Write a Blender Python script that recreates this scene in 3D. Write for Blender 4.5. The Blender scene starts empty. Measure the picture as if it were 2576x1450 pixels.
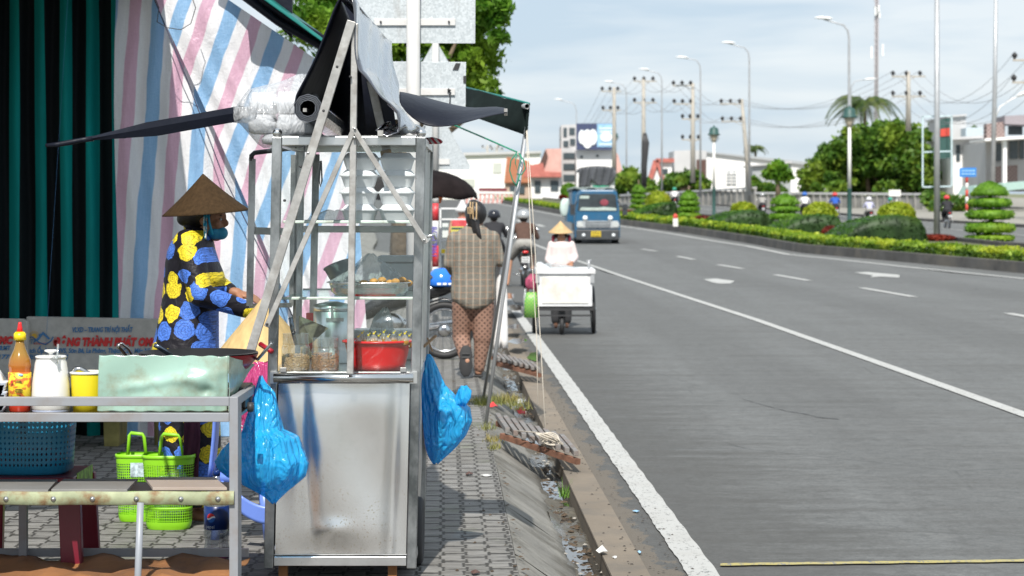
import bpy, math, random
import numpy as np
from mathutils import Vector, Matrix, Quaternion
random.seed(7); RNG = np.random.default_rng(7)
PI = math.pi; R = math.radians
sc = bpy.context.scene
COL = sc.collection

# ---------------------------------------------------------------- camera
F = 5500.0; H = 1.6; U0 = 1288.0; V0 = 527.0      # focal length / horizon measured in photo units (2576 px wide)
cd = bpy.data.cameras.new("camera"); cam = bpy.data.objects.new("camera", cd); COL.objects.link(cam)
cam.location = (0, 0, H); cam.rotation_euler = (PI / 2, 0, 0)
cd.sensor_width = 36; cd.lens = F / 2576 * 36; cd.shift_y = -(725 - V0) / 2576
cd.clip_start = 0.1; cd.clip_end = 6000
cd.dof.use_dof = True; cd.dof.focus_distance = 9.3; cd.dof.aperture_fstop = 6.3
sc.camera = cam
sc.view_settings.view_transform = 'Standard'; sc.view_settings.look = 'None'
sc.view_settings.gamma = 1; sc.view_settings.exposure = 0.25
try:
    sc.cycles.use_denoising = True
    sc.cycles.max_bounces = 9; sc.cycles.transparent_max_bounces = 24; sc.cycles.caustics_reflective = False; sc.cycles.caustics_refractive = False
    sc.cycles.sample_clamp_indirect = 6
except Exception: pass

# ---------------------------------------------------------------- sun + sky
SUN_EL = R(48); SUN_AZ = (-0.07, -0.99)            # horizontal direction towards the sun: behind the camera, slightly left
n_ = math.hypot(*SUN_AZ); SX, SY = SUN_AZ[0] / n_, SUN_AZ[1] / n_
sdir = Vector((SX * math.cos(SUN_EL), SY * math.cos(SUN_EL), math.sin(SUN_EL)))
sl = bpy.data.lights.new("sun", 'SUN'); so = bpy.data.objects.new("sun", sl); COL.objects.link(so)
sl.energy = 4.6; sl.angle = R(0.53); sl.color = (1.0, 0.955, 0.89)
so.rotation_euler = (-sdir).to_track_quat('-Z', 'Y').to_euler(); so.location = (-10, -10, 20)
w = bpy.data.worlds.new("World"); sc.world = w; w.use_nodes = True
nt = w.node_tree; nt.nodes.clear(); N = nt.nodes; L = nt.links
sky = N.new('ShaderNodeTexSky'); sky.sky_type = 'NISHITA'; sky.sun_disc = False
sky.sun_elevation = SUN_EL; sky.sun_rotation = math.atan2(SX, SY); sky.air_density = 1.0; sky.dust_density = 1.0; sky.ozone_density = 1.6
tc = N.new('ShaderNodeTexCoord'); mp = N.new('ShaderNodeMapping'); mp.inputs['Scale'].default_value = (4.5, 4.5, 30)
mp.inputs['Rotation'].default_value = (0, R(6), 0)
L.new(tc.outputs['Generated'], mp.inputs[0])
nz = N.new('ShaderNodeTexNoise'); nz.inputs['Scale'].default_value = 1.7; nz.inputs['Detail'].default_value = 6; nz.inputs['Roughness'].default_value = .5
nz.inputs['Distortion'].default_value = 0.3
L.new(mp.outputs[0], nz.inputs['Vector'])
cr = N.new('ShaderNodeValToRGB'); cr.color_ramp.elements[0].position = .36; cr.color_ramp.elements[1].position = .64
cr.color_ramp.elements[0].color = (0, 0, 0, 1); cr.color_ramp.elements[1].color = (1, 1, 1, 1)
L.new(nz.outputs['Fac'], cr.inputs[0])
cl_ = N.new('ShaderNodeMixRGB'); cl_.inputs['Color1'].default_value = (5.1, 6.2, 7.3, 1); cl_.inputs['Color2'].default_value = (7.3, 7.85, 8.3, 1); L.new(cr.outputs[0], cl_.inputs['Fac'])
mx = N.new('ShaderNodeMixRGB'); mx.inputs['Fac'].default_value = .85; L.new(sky.outputs[0], mx.inputs['Color1']); L.new(cl_.outputs[0], mx.inputs['Color2'])
bg = N.new('ShaderNodeBackground'); bg.inputs['Strength'].default_value = 0.1
L.new(mx.outputs[0], bg.inputs[0]); wo = N.new('ShaderNodeOutputWorld'); L.new(bg.outputs[0], wo.inputs[0])

# ---------------------------------------------------------------- measuring helpers
def P(u, v, Y):
    return Vector(((u - U0) * Y / F, Y, H - (v - V0) * Y / F))
def G(u, v, dz=0.0):                                # ground point seen at (u, v)
    Y = F * (H - dz) / (v - V0) if v > V0 + 1 else 1e9
    if Y > 55 or Y <= 0: Y = (2.33333 - dz) * F / (v - 453.67)
    return Vector(((u - U0) * Y / F, Y, TZ(Y) + dz))
def TZ(Y): return max(0.0, (min(Y, 420) - 55) * 0.0133333)
def RD(xp, Y, z): return Vector((xp - 0.0313 * Y, Y, z))   # across-the-road coordinate near the camera

# ---------------------------------------------------------------- mesh builder
class MB:
    def __init__(s): s.v = []; s.f = []; s.m = []; s.mi = 0; s.sm = []; s.smooth = False
    def add(s, vs, fs):
        o = len(s.v); s.v += [tuple(p) for p in vs]
        for f in fs: s.f.append(tuple(i + o for i in f)); s.m.append(s.mi); s.sm.append(s.smooth)
        return s
    def poly(s, pts): return s.add(pts, [tuple(range(len(pts)))])
    def box(s, x0, x1, y0, y1, z0, z1):
        if x0 > x1: x0, x1 = x1, x0
        vs = [(x, y, z) for z in (z0, z1) for y in (y0, y1) for x in (x0, x1)]
        return s.add(vs, [(0, 2, 3, 1), (4, 5, 7, 6), (0, 1, 5, 4), (2, 6, 7, 3), (0, 4, 6, 2), (1, 3, 7, 5)])
    def beam(s, a, b, w, h, up=(0, 0, 1)):
        a = Vector(a); b = Vector(b); d = (b - a).normalized(); up = Vector(up)
        if abs(d.dot(up)) > .95: up = Vector((0, 1, 0))
        x = d.cross(up).normalized(); y = x.cross(d).normalized()
        vs = [q + x * i * w / 2 + y * j * h / 2 for q in (a, b) for i, j in ((-1, -1), (1, -1), (1, 1), (-1, 1))]
        return s.add(vs, [(0, 1, 2, 3), (7, 6, 5, 4), (0, 4, 5, 1), (1, 5, 6, 2), (2, 6, 7, 3), (3, 7, 4, 0)])
    def ext(s, pts, d):                              # polygon extruded by vector d
        n = len(pts); d = Vector(d); vs = [Vector(p) for p in pts]; vs += [p + d for p in vs]
        return s.add(vs, [tuple(range(n)), tuple(range(2 * n - 1, n - 1, -1))] + [(i, i + n, (i + 1) % n + n, (i + 1) % n) for i in range(n)])
    def tube(s, pts, r, n=10, closed=False, cap=True, flat=1.0):
        pts = [Vector(p) for p in pts]; k = len(pts)
        rs = r if isinstance(r, (list, tuple)) else [r] * k
        vs = []; x = None
        for i in range(k):
            if closed: d = pts[(i + 1) % k] - pts[i - 1]
            else: d = pts[min(i + 1, k - 1)] - pts[max(i - 1, 0)]
            if d.length < 1e-9: d = Vector((0, 0, 1))
            d.normalize()
            if x is None:
                ref = Vector((0, 0, 1)) if abs(d.z) < .9 else Vector((1, 0, 0)); x = ref.cross(d).normalized()
            else:
                x = x - d * x.dot(d); x = x.normalized() if x.length > 1e-6 else d.orthogonal().normalized()
            y = d.cross(x)
            for j in range(n):
                t = 2 * PI * j / n; vs.append(pts[i] + x * math.cos(t) * rs[i] + y * math.sin(t) * rs[i] * flat)
        fs = [(i * n + j, i * n + (j + 1) % n, ((i + 1) % k) * n + (j + 1) % n, ((i + 1) % k) * n + j) for i in range(k if closed else k - 1) for j in range(n)]
        if cap and not closed: fs += [tuple(range(n - 1, -1, -1)), tuple(range((k - 1) * n, k * n))]
        sm = s.smooth; s.smooth = True; s.add(vs, fs); s.smooth = sm
        return s
    def lathe(s, c, prof, n=24, sx=1, sy=1, axis=None, cap=True):
        c = Vector(c); q = None
        if axis is not None: q = Vector((0, 0, 1)).rotation_difference(Vector(axis).normalized())
        vs = []
        for r, z in prof:
            for j in range(n):
                t = 2 * PI * j / n; p = Vector((r * sx * math.cos(t), r * sy * math.sin(t), z))
                if q: p = q @ p
                vs.append(c + p)
        k = len(prof)
        fs = [(i * n + j, i * n + (j + 1) % n, (i + 1) * n + (j + 1) % n, (i + 1) * n + j) for i in range(k - 1) for j in range(n)]
        if cap: fs += [tuple(range(n - 1, -1, -1)), tuple(range((k - 1) * n, k * n))]
        sm = s.smooth; s.smooth = True; s.add(vs, fs); s.smooth = sm
        return s
    def ell(s, c, rx, ry, rz, n=16, k=10, rot=None):
        c = Vector(c); vs = []
        for i in range(k + 1):
            a = PI * (i + (.02 if i == 0 else -.02 if i == k else 0)) / k
            for j in range(n):
                t = 2 * PI * j / n; p = Vector((rx * math.sin(a) * math.cos(t), ry * math.sin(a) * math.sin(t), -rz * math.cos(a)))
                if rot: p = rot @ p
                vs.append(c + p)
        fs = [(i * n + j, i * n + (j + 1) % n, (i + 1) * n + (j + 1) % n, (i + 1) * n + j) for i in range(k) for j in range(n)]
        fs += [tuple(range(n - 1, -1, -1)), tuple(range(k * n, (k + 1) * n))]
        sm = s.smooth; s.smooth = True; s.add(vs, fs); s.smooth = sm
        return s
    def caps(s, a, b, ra, rb, n=14):                 # tapered capsule, closed
        a = Vector(a); b = Vector(b); d = b - a; Ln = max(d.length, 1e-4); d = d / Ln; pts = []; rs = []
        for i in range(5):
            t = PI / 2 * (i / 5); pts.append(a - d * ra * math.cos(t)); rs.append(max(ra * math.sin(t), .0015))
        for i in range(5): pts.append(a + d * Ln * i / 4); rs.append(ra + (rb - ra) * i / 4)
        for i in range(1, 6):
            t = PI / 2 * (i / 5); pts.append(b + d * rb * math.sin(t)); rs.append(max(rb * math.cos(t), .0015))
        return s.tube(pts, rs, n)
    def loft(s, rings, cap=True):                    # rings: list of lists of points (closed loops)
        n = len(rings[0]); k = len(rings); vs = [p for r in rings for p in r]
        fs = [(i * n + j, i * n + (j + 1) % n, (i + 1) * n + (j + 1) % n, (i + 1) * n + j) for i in range(k - 1) for j in range(n)]
        if cap: fs += [tuple(range(n - 1, -1, -1)), tuple(range((k - 1) * n, k * n))]
        sm = s.smooth; s.smooth = True; s.add(vs, fs); s.smooth = sm
        return s
    def grid(s, rows, smooth=True):                  # rows of equal length
        n = len(rows[0]); k = len(rows); vs = [p for r in rows for p in r]
        fs = [(i * n + j, i * n + j + 1, (i + 1) * n + j + 1, (i + 1) * n + j) for i in range(k - 1) for j in range(n - 1)]
        sm = s.smooth; s.smooth = smooth; s.add(vs, fs); s.smooth = sm
        return s
    def leaves(s, C, size, asp=.55, jit=.35, out=None):
        C = np.asarray(C, float); n = len(C)
        if n == 0: return s
        a = RNG.normal(size=(n, 3)); a /= np.linalg.norm(a, axis=1)[:, None]
        b = RNG.normal(size=(n, 3)); b -= a * (a * b).sum(1)[:, None]; b /= np.linalg.norm(b, axis=1)[:, None]
        sz = size * (1 + jit * RNG.normal(size=n)).clip(.4, 1.8)[:, None]
        V = np.stack([C - a * sz / 2, C + b * sz * asp / 2, C + a * sz / 2, C - b * sz * asp / 2], 1).reshape(-1, 3)
        o = len(s.v); s.v += [tuple(x) for x in V.tolist()]
        for i in range(n): s.f.append((o + 4 * i, o + 4 * i + 1, o + 4 * i + 2, o + 4 * i + 3))
        s.m += [s.mi] * n; s.sm += [False] * n
        return s
    def mesh(s, name, mats):
        me = bpy.data.meshes.new(name); me.from_pydata(s.v, [], s.f)
        if not isinstance(mats, (list, tuple)): mats = [mats]
        for m in mats: me.materials.append(m)
        me.polygons.foreach_set('material_index', s.m); me.polygons.foreach_set('use_smooth', s.sm); me.update()
        return me
    def build(s, name, mats, parent=None, bevel=0, solid=0, sub=0, inv=True):
        o = bpy.data.objects.new(name, s.mesh(name, mats)); COL.objects.link(o)
        if parent is not None: attach(o, parent, inv)
        if solid: m = o.modifiers.new('s', 'SOLIDIFY'); m.thickness = solid; m.offset = 0
        if bevel: m = o.modifiers.new('b', 'BEVEL'); m.width = bevel; m.segments = 2; m.limit_method = 'ANGLE'; m.angle_limit = R(40)
        if sub: m = o.modifiers.new('u', 'SUBSURF'); m.levels = sub; m.render_levels = sub
        return o

def wmat(o):                                         # world matrix by hand (no depsgraph)
    M = Matrix.LocRotScale(o.location, o.rotation_euler, o.scale)
    return wmat(o.parent) @ o.matrix_parent_inverse @ M if o.parent else M
def attach(o, parent, inv=True):                     # inv: the child's mesh is in world coordinates
    o.parent = parent
    if inv: o.matrix_parent_inverse = wmat(parent).inverted()
def tag(o, label, cat, group=None, kind=None):
    if label: o['label'] = label
    if cat: o['category'] = cat
    if group: o['group'] = group
    if kind: o['kind'] = kind
    return o
def thing(name, label, cat, loc=(0, 0, 0), rz=0, group=None, scale=1):
    o = bpy.data.objects.new(name, None); COL.objects.link(o); o.empty_display_size = .2
    o.location = loc; o.rotation_euler = (0, 0, rz); o.scale = (scale,) * 3
    return tag(o, label, cat, group)
def struct(name, mb, m, **k):
    o = mb.build(name, m, **k); o['kind'] = 'structure'; return o
def kids(o): return [c for c in bpy.data.objects if c.parent is o]
def dup(root, loc, rz=None, label=None, scale=None):
    c = root.copy(); COL.objects.link(c); c.location = loc
    if rz is not None: c.rotation_euler = (0, 0, rz)
    if scale is not None: c.scale = (scale,) * 3 if not isinstance(scale, tuple) else scale
    if label: c['label'] = label
    def rec(a, b):
        for ch in kids(a):
            d = ch.copy(); COL.objects.link(d); d.parent = b; rec(ch, d)
    rec(root, c); return c
def remesh(mb, voxel, smooth=3):
    """union of the closed shells in mb as one smooth continuous surface"""
    me = mb.mesh('tmp', []); o = bpy.data.objects.new('tmp', me); COL.objects.link(o)
    m = o.modifiers.new('r', 'REMESH'); m.mode = 'VOXEL'; m.voxel_size = voxel; m.use_smooth_shade = True
    m = o.modifiers.new('s', 'SMOOTH'); m.factor = .6; m.iterations = smooth
    dg = bpy.context.evaluated_depsgraph_get(); ev = o.evaluated_get(dg)
    out = bpy.data.meshes.new_from_object(ev)
    bpy.data.objects.remove(o); bpy.data.meshes.remove(me)
    return out
def rbuild(name, mb, mats, parent, voxel, smooth=3, inv=True, fn=None):
    me = remesh(mb, voxel, smooth); me.name = name; me.materials.clear()
    for m in (mats if isinstance(mats, (list, tuple)) else [mats]): me.materials.append(m)
    if fn: fn(me)
    o = bpy.data.objects.new(name, me); COL.objects.link(o)
    if parent is not None: attach(o, parent, inv)
    return o

# ---------------------------------------------------------------- materials
class NT:
    def __init__(s, name):
        s.mat = bpy.data.materials.new(name); s.mat.use_nodes = True; s.t = s.mat.node_tree; s.t.nodes.clear()
        s.out = s.t.nodes.new('ShaderNodeOutputMaterial')
    def n(s, typ, **k):
        x = s.t.nodes.new(typ)
        for a, b in k.items():
            if hasattr(x, a) and a not in x.inputs: setattr(x, a, b)
        return x
    def l(s, a, b): s.t.links.new(a, b)
    def val(s, sock, v):
        if hasattr(v, 'links') or hasattr(v, 'is_output'): s.l(v, sock)
        else: sock.default_value = v
    def math(s, op, a, b=0.0, c=None, clamp=False):
        x = s.n('ShaderNodeMath', operation=op); x.use_clamp = clamp; s.val(x.inputs[0], a); s.val(x.inputs[1], b)
        if c is not None: s.val(x.inputs[2], c)
        return x.outputs[0]
    def mix(s, f, a, b, typ='MIX'):
        x = s.n('ShaderNodeMixRGB', blend_type=typ); s.val(x.inputs[0], f); s.val(x.inputs[1], c4(a)); s.val(x.inputs[2], c4(b)); return x.outputs[0]
    def obj(s):
        x = s.n('ShaderNodeTexCoord'); return x.outputs['Object']
    def xyz(s, v=None):
        x = s.n('ShaderNodeSeparateXYZ'); s.l(v or s.obj(), x.inputs[0]); return x.outputs
    def noise(s, scale, detail=4, rough=.55, vec=None, dist=0, stretch=None):
        v = vec or s.obj()
        if stretch:
            m = s.n('ShaderNodeMapping'); s.l(v, m.inputs[0]); m.inputs['Scale'].default_value = stretch; v = m.outputs[0]
        x = s.n('ShaderNodeTexNoise'); x.inputs['Scale'].default_value = scale; x.inputs['Detail'].default_value = detail
        x.inputs['Roughness'].default_value = rough; x.inputs['Distortion'].default_value = dist; s.l(v, x.inputs['Vector']); return x.outputs['Fac']
    def ramp(s, f, stops):
        x = s.n('ShaderNodeValToRGB'); e = x.color_ramp.elements
        while len(e) < len(stops): e.new(.5)
        for i, (p, c) in enumerate(stops): e[i].position = p; e[i].color = c4(c)
        s.l(f, x.inputs[0]); return x.outputs[0]
    def bump(s, h, strength=.3, dist=.01, normal=None):
        x = s.n('ShaderNodeBump'); x.inputs['Strength'].default_value = strength; x.inputs['Distance'].default_value = dist
        s.l(h, x.inputs['Height'])
        if normal: s.l(normal, x.inputs['Normal'])
        return x.outputs[0]
    def bsdf(s, color, rough=.6, metal=0, normal=None, spec=None, out=True, **k):
        x = s.n('ShaderNodeBsdfPrincipled'); s.val(x.inputs['Base Color'], c4(color)); s.val(x.inputs['Roughness'], rough); s.val(x.inputs['Metallic'], metal)
        if spec is not None: s.val(x.inputs['Specular IOR Level'], spec)
        for a, b in k.items(): s.val(x.inputs[a], b)
        if normal: s.l(normal, x.inputs['Normal'])
        if out: s.l(x.outputs[0], s.out.inputs[0])
        return x.outputs[0]
    def mixs(s, f, a, b):
        x = s.n('ShaderNodeMixShader'); s.val(x.inputs[0], f); s.l(a, x.inputs[1]); s.l(b, x.inputs[2]); return x.outputs[0]
def c4(c):
    if isinstance(c, (tuple, list)): return tuple(c) + (1,) if len(c) == 3 else tuple(c)
    return c
MC = {}
def mat(name, color, rough=.6, metal=0, var=.15, scale=8, bump=0, bscale=60, bdist=.003, dirt=0, dirtc=(.12, .09, .06), dscale=3, spec=None, stretch=None, **k):
    if name in MC: return MC[name]
    t = NT(name); col = color
    if var:
        d = tuple(c * (1 - var) for c in color); b = tuple(min(1, c * (1 + var)) for c in color)
        col = t.ramp(t.noise(scale, 5, stretch=stretch), [(.3, d), (.7, b)])
    if dirt: col = t.mix(t.math('MULTIPLY', t.ramp(t.noise(dscale, 7, .65), [(.48, (0, 0, 0)), (.66, (1, 1, 1))]), dirt), col, dirtc)
    nm = t.bump(t.noise(bscale, 4, stretch=stretch), bump, bdist) if bump else None
    t.bsdf(col, rough, metal, nm, spec, **k); MC[name] = t.mat; return t.mat
def leafmat(name, c0, c1, tr=.35, rough=.5):
    if name in MC: return MC[name]
    t = NT(name); g = t.n('ShaderNodeNewGeometry'); col = t.ramp(g.outputs['Random Per Island'], [(0, c0), (1, c1)])
    col = t.mix(t.ramp(t.noise(1.3, 3), [(.35, (0, 0, 0)), (.7, (1, 1, 1))]), col, tuple(x * .7 for x in c0)); col = t.mix(t.math('MULTIPLY', t.ramp(t.noise(.55, 3), [(.50, (0, 0, 0)), (.62, (1, 1, 1))]), .55), col, (c1[0] * 1.5, c1[1] * 1.15, c1[2]))
    a = t.bsdf(col, rough, out=False, spec=.3); b = t.n('ShaderNodeBsdfTranslucent'); t.l(t.mix(.0, col, (1, 1, 1)), b.inputs[0])
    t.l(t.mixs(tr, a, b.outputs[0]), t.out.inputs[0]); MC[name] = t.mat; return t.mat
def glassmat(name, tint=(.86, .94, .93), refl=.14, rough=.02, haze=.03):
    t = NT(name); tr = t.n('ShaderNodeBsdfTransparent'); tr.inputs[0].default_value = c4(tint)
    gl = t.n('ShaderNodeBsdfGlossy'); gl.inputs['Roughness'].default_value = rough; gl.inputs[0].default_value = (.9, .95, .95, 1)
    df = t.n('ShaderNodeBsdfDiffuse'); df.inputs[0].default_value = (.75, .8, .78, 1)
    lw = t.n('ShaderNodeLayerWeight'); lw.inputs[0].default_value = .5; fr = t.math('ADD', .035, t.math('MULTIPLY', t.math('POWER', lw.outputs['Facing'], 4.0), .5))
    sm = t.math('MULTIPLY', t.ramp(t.noise(9, 8, .75, dist=2.0), [(.55, (0, 0, 0)), (.78, (1, 1, 1))]), .12)
    a = t.mixs(t.math('ADD', sm, haze), tr.outputs[0], df.outputs[0])
    t.l(t.mixs(t.math('MAXIMUM', fr, refl * .5), a, gl.outputs[0]), t.out.inputs[0]); return t.mat
def filmmat(name, col, alpha, rough=.12, crink=.6, cs=22, white=0.0):     # thin crinkled plastic film
    t = NT(name); h = t.noise(cs * .55, 3, .5, dist=1.2, stretch=(1, 1, .22)); v = t.n('ShaderNodeTexVoronoi', feature='DISTANCE_TO_EDGE'); v.inputs['Scale'].default_value = cs * .45
    m = t.n('ShaderNodeMapping'); m.inputs['Scale'].default_value = (1, 1, .32); t.l(t.obj(), m.inputs[0])
    wn = t.n('ShaderNodeTexNoise'); wn.inputs['Scale'].default_value = 6; t.l(m.outputs[0], wn.inputs['Vector'])
    t.l(t.mix(.25, m.outputs[0], wn.outputs['Color']), v.inputs['Vector'])
    rd = lambda s_, d_: t.math('ABSOLUTE', t.math('SUBTRACT', t.noise(s_, 2, .5, dist=d_, stretch=(1, 1, .38)), .5))
    nm = t.bump(t.math('ADD', t.math('ADD', t.math('MULTIPLY', rd(cs * .8, 1.0), 1.3), t.math('MULTIPLY', rd(cs * 2.1, .6), .55)), t.math('MULTIPLY', v.outputs['Distance'], .5)), crink, .05)
    a = t.bsdf(col, rough, out=False, normal=nm, spec=1.0)
    tl = t.n('ShaderNodeBsdfTranslucent'); tl.inputs[0].default_value = c4(col); t.l(nm, tl.inputs['Normal'])
    tr = t.n('ShaderNodeBsdfTransparent'); tr.inputs[0].default_value = c4(tuple(min(1, .25 + .8 * x) for x in col))
    b = t.mixs(.22, a, tl.outputs[0])
    t.l(t.mixs(alpha, tr.outputs[0], b), t.out.inputs[0]); return t.mat
def text(name, s, p, size, m, parent, ang=0, shear=0, align='LEFT', rot=(PI / 2, 0, 0), width=None, bold=0, ext=.001):
    c = bpy.data.curves.new(name, 'FONT'); c.body = s; c.size = size; c.shear = shear; c.align_x = align; c.extrude = ext; c.offset = bold; c.resolution_u = 2
    o = bpy.data.objects.new(name, c); COL.objects.link(o)
    dg = bpy.context.evaluated_depsgraph_get(); me = bpy.data.meshes.new_from_object(o.evaluated_get(dg))
    bpy.data.objects.remove(o)
    xs = [v.co.x for v in me.vertices]
    if width and xs:
        k = width / (max(xs) - min(xs))
        for v in me.vertices: v.co.x *= k
    me.materials.clear(); me.materials.append(m)
    o = bpy.data.objects.new(name, me); COL.objects.link(o); o.location = p; o.rotation_euler = rot
    if parent: attach(o, parent)
    return o
# ================================================================= SETTING
def asphalt():
    t = NT('asphalt'); x = t.xyz()
    base = t.ramp(t.noise(.35, 6, .6), [(.3, (.125, .134, .130)), (.7, (.168, .177, .173))])
    g = t.math('ADD', t.math('MULTIPLY', t.noise(140, 3, .8), .5), t.math('MULTIPLY', t.noise(38, 4, .8), .5)); base = t.mix(.55, base, t.ramp(g, [(.38, (.05, .05, .05)), (.64, (.27, .27, .265))]))
    bl = t.noise(9, 4, .7); base = t.mix(t.math('MULTIPLY', t.ramp(bl, [(.46, (0, 0, 0)), (.62, (1, 1, 1))]), .38), base, (.062, .063, .06)); base = t.mix(t.math('MULTIPLY', t.ramp(t.noise(5, 5, .75), [(.54, (0, 0, 0)), (.68, (1, 1, 1))]), .25), base, (.26, .26, .25))
    ty = t.math('PINGPONG', t.math('ADD', t.math('ADD', x[0], t.math('MULTIPLY', x[1], .0313)), .55), 1.85); base = t.mix(t.math('MULTIPLY', t.ramp(ty, [(.35, (1, 1, 1)), (.8, (0, 0, 0))]), .22), base, (.07, .07, .068))
    ed = t.math('ADD', t.math('ADD', x[0], t.math('MULTIPLY', x[1], .0313)), t.math('MULTIPLY', t.math('SUBTRACT', t.noise(2.5, 7, .75, stretch=(.4, 1.6, 1)), .5), 3.2)); base = t.mix(t.math('MULTIPLY', t.ramp(t.math('DIVIDE', ed, 5), [(.30, (1, 1, 1)), (.46, (0, 0, 0))]), .55), base, (.062, .06, .055))
    st = t.noise(1.1, 5, .65, stretch=(2.2, .12, 1)); base = t.mix(t.math('MULTIPLY', t.ramp(st, [(.42, (0, 0, 0)), (.75, (1, 1, 1))]), .30), base, (.085, .083, .08))
    st2 = t.noise(2.0, 6, .7, stretch=(.25, 1.6, 1)); base = t.mix(t.math('MULTIPLY', t.ramp(st2, [(.47, (0, 0, 0)), (.66, (1, 1, 1))]), .42), base, (.075, .072, .066))
    xp = t.math('ADD', x[0], t.math('MULTIPLY', x[1], .0313)); mud = t.ramp(t.math('SUBTRACT', t.math('ADD', xp, t.math('MULTIPLY', t.math('SUBTRACT', t.noise(3.5, 6, .7), .5), .5)), 0), [(.98, (1, 1, 1)), (1.0, (0, 0, 0))])
    mud = t.math('MULTIPLY', t.math('LESS_THAN', t.math('ADD', xp, t.math('MULTIPLY', t.math('SUBTRACT', t.noise(3.5, 7, .75, stretch=(1, .5, 1)), .5), .55)), 1.0), t.math('LESS_THAN', x[1], 50)); base = t.mix(t.math('MULTIPLY', mud, .75), base, (.16, .135, .105))
    v = t.n('ShaderNodeTexVoronoi', feature='DISTANCE_TO_EDGE'); v.inputs['Scale'].default_value = .55; wn = t.n('ShaderNodeTexNoise'); wn.inputs['Scale'].default_value = 1.5
    t.l(t.mix(.2, t.obj(), wn.outputs['Color']), v.inputs['Vector'])
    ck = t.ramp(v.outputs['Distance'], [(0, (1, 1, 1)), (.006, (0, 0, 0))]); base = t.mix(t.math('MULTIPLY', ck, t.math('MULTIPLY', t.ramp(t.noise(.4, 3), [(.5, (0, 0, 0)), (.6, (1, 1, 1))]), .5)), base, (.04, .04, .04))
    t.bsdf(base, .82, normal=t.bump(t.math('ADD', g, t.math('MULTIPLY', t.noise(30, 3), .6)), .75, .008), spec=.35); return t.mat
def pavers():
    t = NT('pavers'); o = t.obj(); m = t.n('ShaderNodeMapping'); t.l(o, m.inputs[0]); m.inputs['Rotation'].default_value = (0, 0, R(-1.8))
    x = t.xyz(m.outputs[0]); PXw, PYw = .098, .20
    ky = t.math('DIVIDE', x[1], PYw)
    zig = t.math('MULTIPLY', t.math('SINE', t.math('MULTIPLY', ky, 2 * PI)), .018)     # interlocking zigzag sides
    kx = t.math('DIVIDE', t.math('ADD', x[0], t.math('MULTIPLY', t.math('GREATER_THAN', t.math('FRACT', t.math('ADD', t.math('MULTIPLY', ky, 1), .25)), .5), .014)), PXw)
    par = t.math('MULTIPLY', t.math('FLOORED_MODULO', t.math('FLOOR', kx), 2), .5)
    fy = t.math('FRACT', t.math('ADD', t.math('ADD', ky, par), zig))
    fx = t.math('FRACT', kx)
    ex = t.math('MINIMUM', fx, t.math('SUBTRACT', 1, fx)); ey = t.math('MINIMUM', fy, t.math('SUBTRACT', 1, fy))
    e = t.math('MINIMUM', t.math('MULTIPLY', ex, PXw), t.math('MULTIPLY', ey, PYw * .42))
    e = t.math('ADD', e, t.math('MULTIPLY', t.math('SUBTRACT', t.noise(14, 5, .7), .5), .022))
    j = t.ramp(e, [(.0035, (0, 0, 0)), (.0085, (1, 1, 1))])
    cid = t.n('ShaderNodeTexWhiteNoise', noise_dimensions='2D'); cb = t.n('ShaderNodeCombineXYZ')
    t.l(t.math('FLOOR', kx), cb.inputs[0]); t.l(t.math('FLOOR', t.math('ADD', t.math('ADD', ky, par), zig)), cb.inputs[1]); t.l(cb.outputs[0], cid.inputs['Vector'])
    col = t.ramp(cid.outputs['Value'], [(0, (.135, .13, .12)), (1, (.215, .208, .195))])
    wood = t.noise(28, 4, .6, vec=m.outputs[0], dist=1.2, stretch=(.25, 2.6, 1)); col = t.mix(.5, col, t.ramp(wood, [(.40, (.05, .048, .045)), (.56, (.33, .32, .30))]))
    col = t.mix(t.math('MULTIPLY', t.ramp(t.noise(1.2, 7, .7), [(.45, (0, 0, 0)), (.7, (1, 1, 1))]), .45), col, (.12, .11, .085))
    col = t.mix(t.math('MULTIPLY', t.ramp(t.noise(2.1, 5, .6), [(.58, (0, 0, 0)), (.7, (1, 1, 1))]), .35), col, (.10, .125, .05))
    col = t.mix(j, (.035, .032, .026), col)
    t.bsdf(col, .75, normal=t.bump(t.math('ADD', t.math('MULTIPLY', wood, .25), j), .7, .006)); return t.mat
M_asph = asphalt(); M_pave = pavers()
M_conc = mat('worn_concrete', (.205, .197, .175), .9, var=.3, scale=3, bump=1.0, bscale=16, bdist=.014, dirt=.85, dirtc=(.085, .078, .06), dscale=3.2)
M_lip = mat('muddy_concrete', (.20, .165, .125), .85, var=.2, scale=2, bump=.4, bscale=50, dirt=.6, dirtc=(.12, .11, .095), dscale=2.2, stretch=(1, .4, 1))
def wetmud():
    t = NT('wet_gutter'); n = t.noise(1.6, 6, .6, stretch=(1.4, .55, 1)); c = t.ramp(t.noise(14, 6, .7), [(.3, (.05, .045, .035)), (.7, (.15, .135, .105))])
    wet = t.ramp(n, [(.47, (0, 0, 0)), (.53, (1, 1, 1))])
    t.bsdf(c, t.math('SUBTRACT', .75, t.math('MULTIPLY', wet, .6)), normal=t.bump(t.noise(40, 5), .5, .01)); return t.mat
M_gut = wetmud()
def water():
    t = NT('puddle_water'); t.bsdf((.055, .05, .042), .04, normal=t.bump(t.noise(14, 2), .04, .01), spec=1.0); return t.mat
M_wat = water()
def paintm(name, c, thr=.60):
    t = NT(name); base = t.mix(t.ramp(t.noise(55, 5, .7, dist=.3, stretch=(1, .45, 1)), [(thr - .02, (0, 0, 0)), (thr + .05, (1, 1, 1))]), c, (.17, .17, .165))
    base = t.mix(t.math('MULTIPLY', t.ramp(t.noise(2.5, 6, .7), [(.45, (0, 0, 0)), (.75, (1, 1, 1))]), .4), base, (.33, .31, .28))
    t.bsdf(base, .7, normal=t.bump(t.noise(90, 3), .4, .004)); return t.mat
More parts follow.
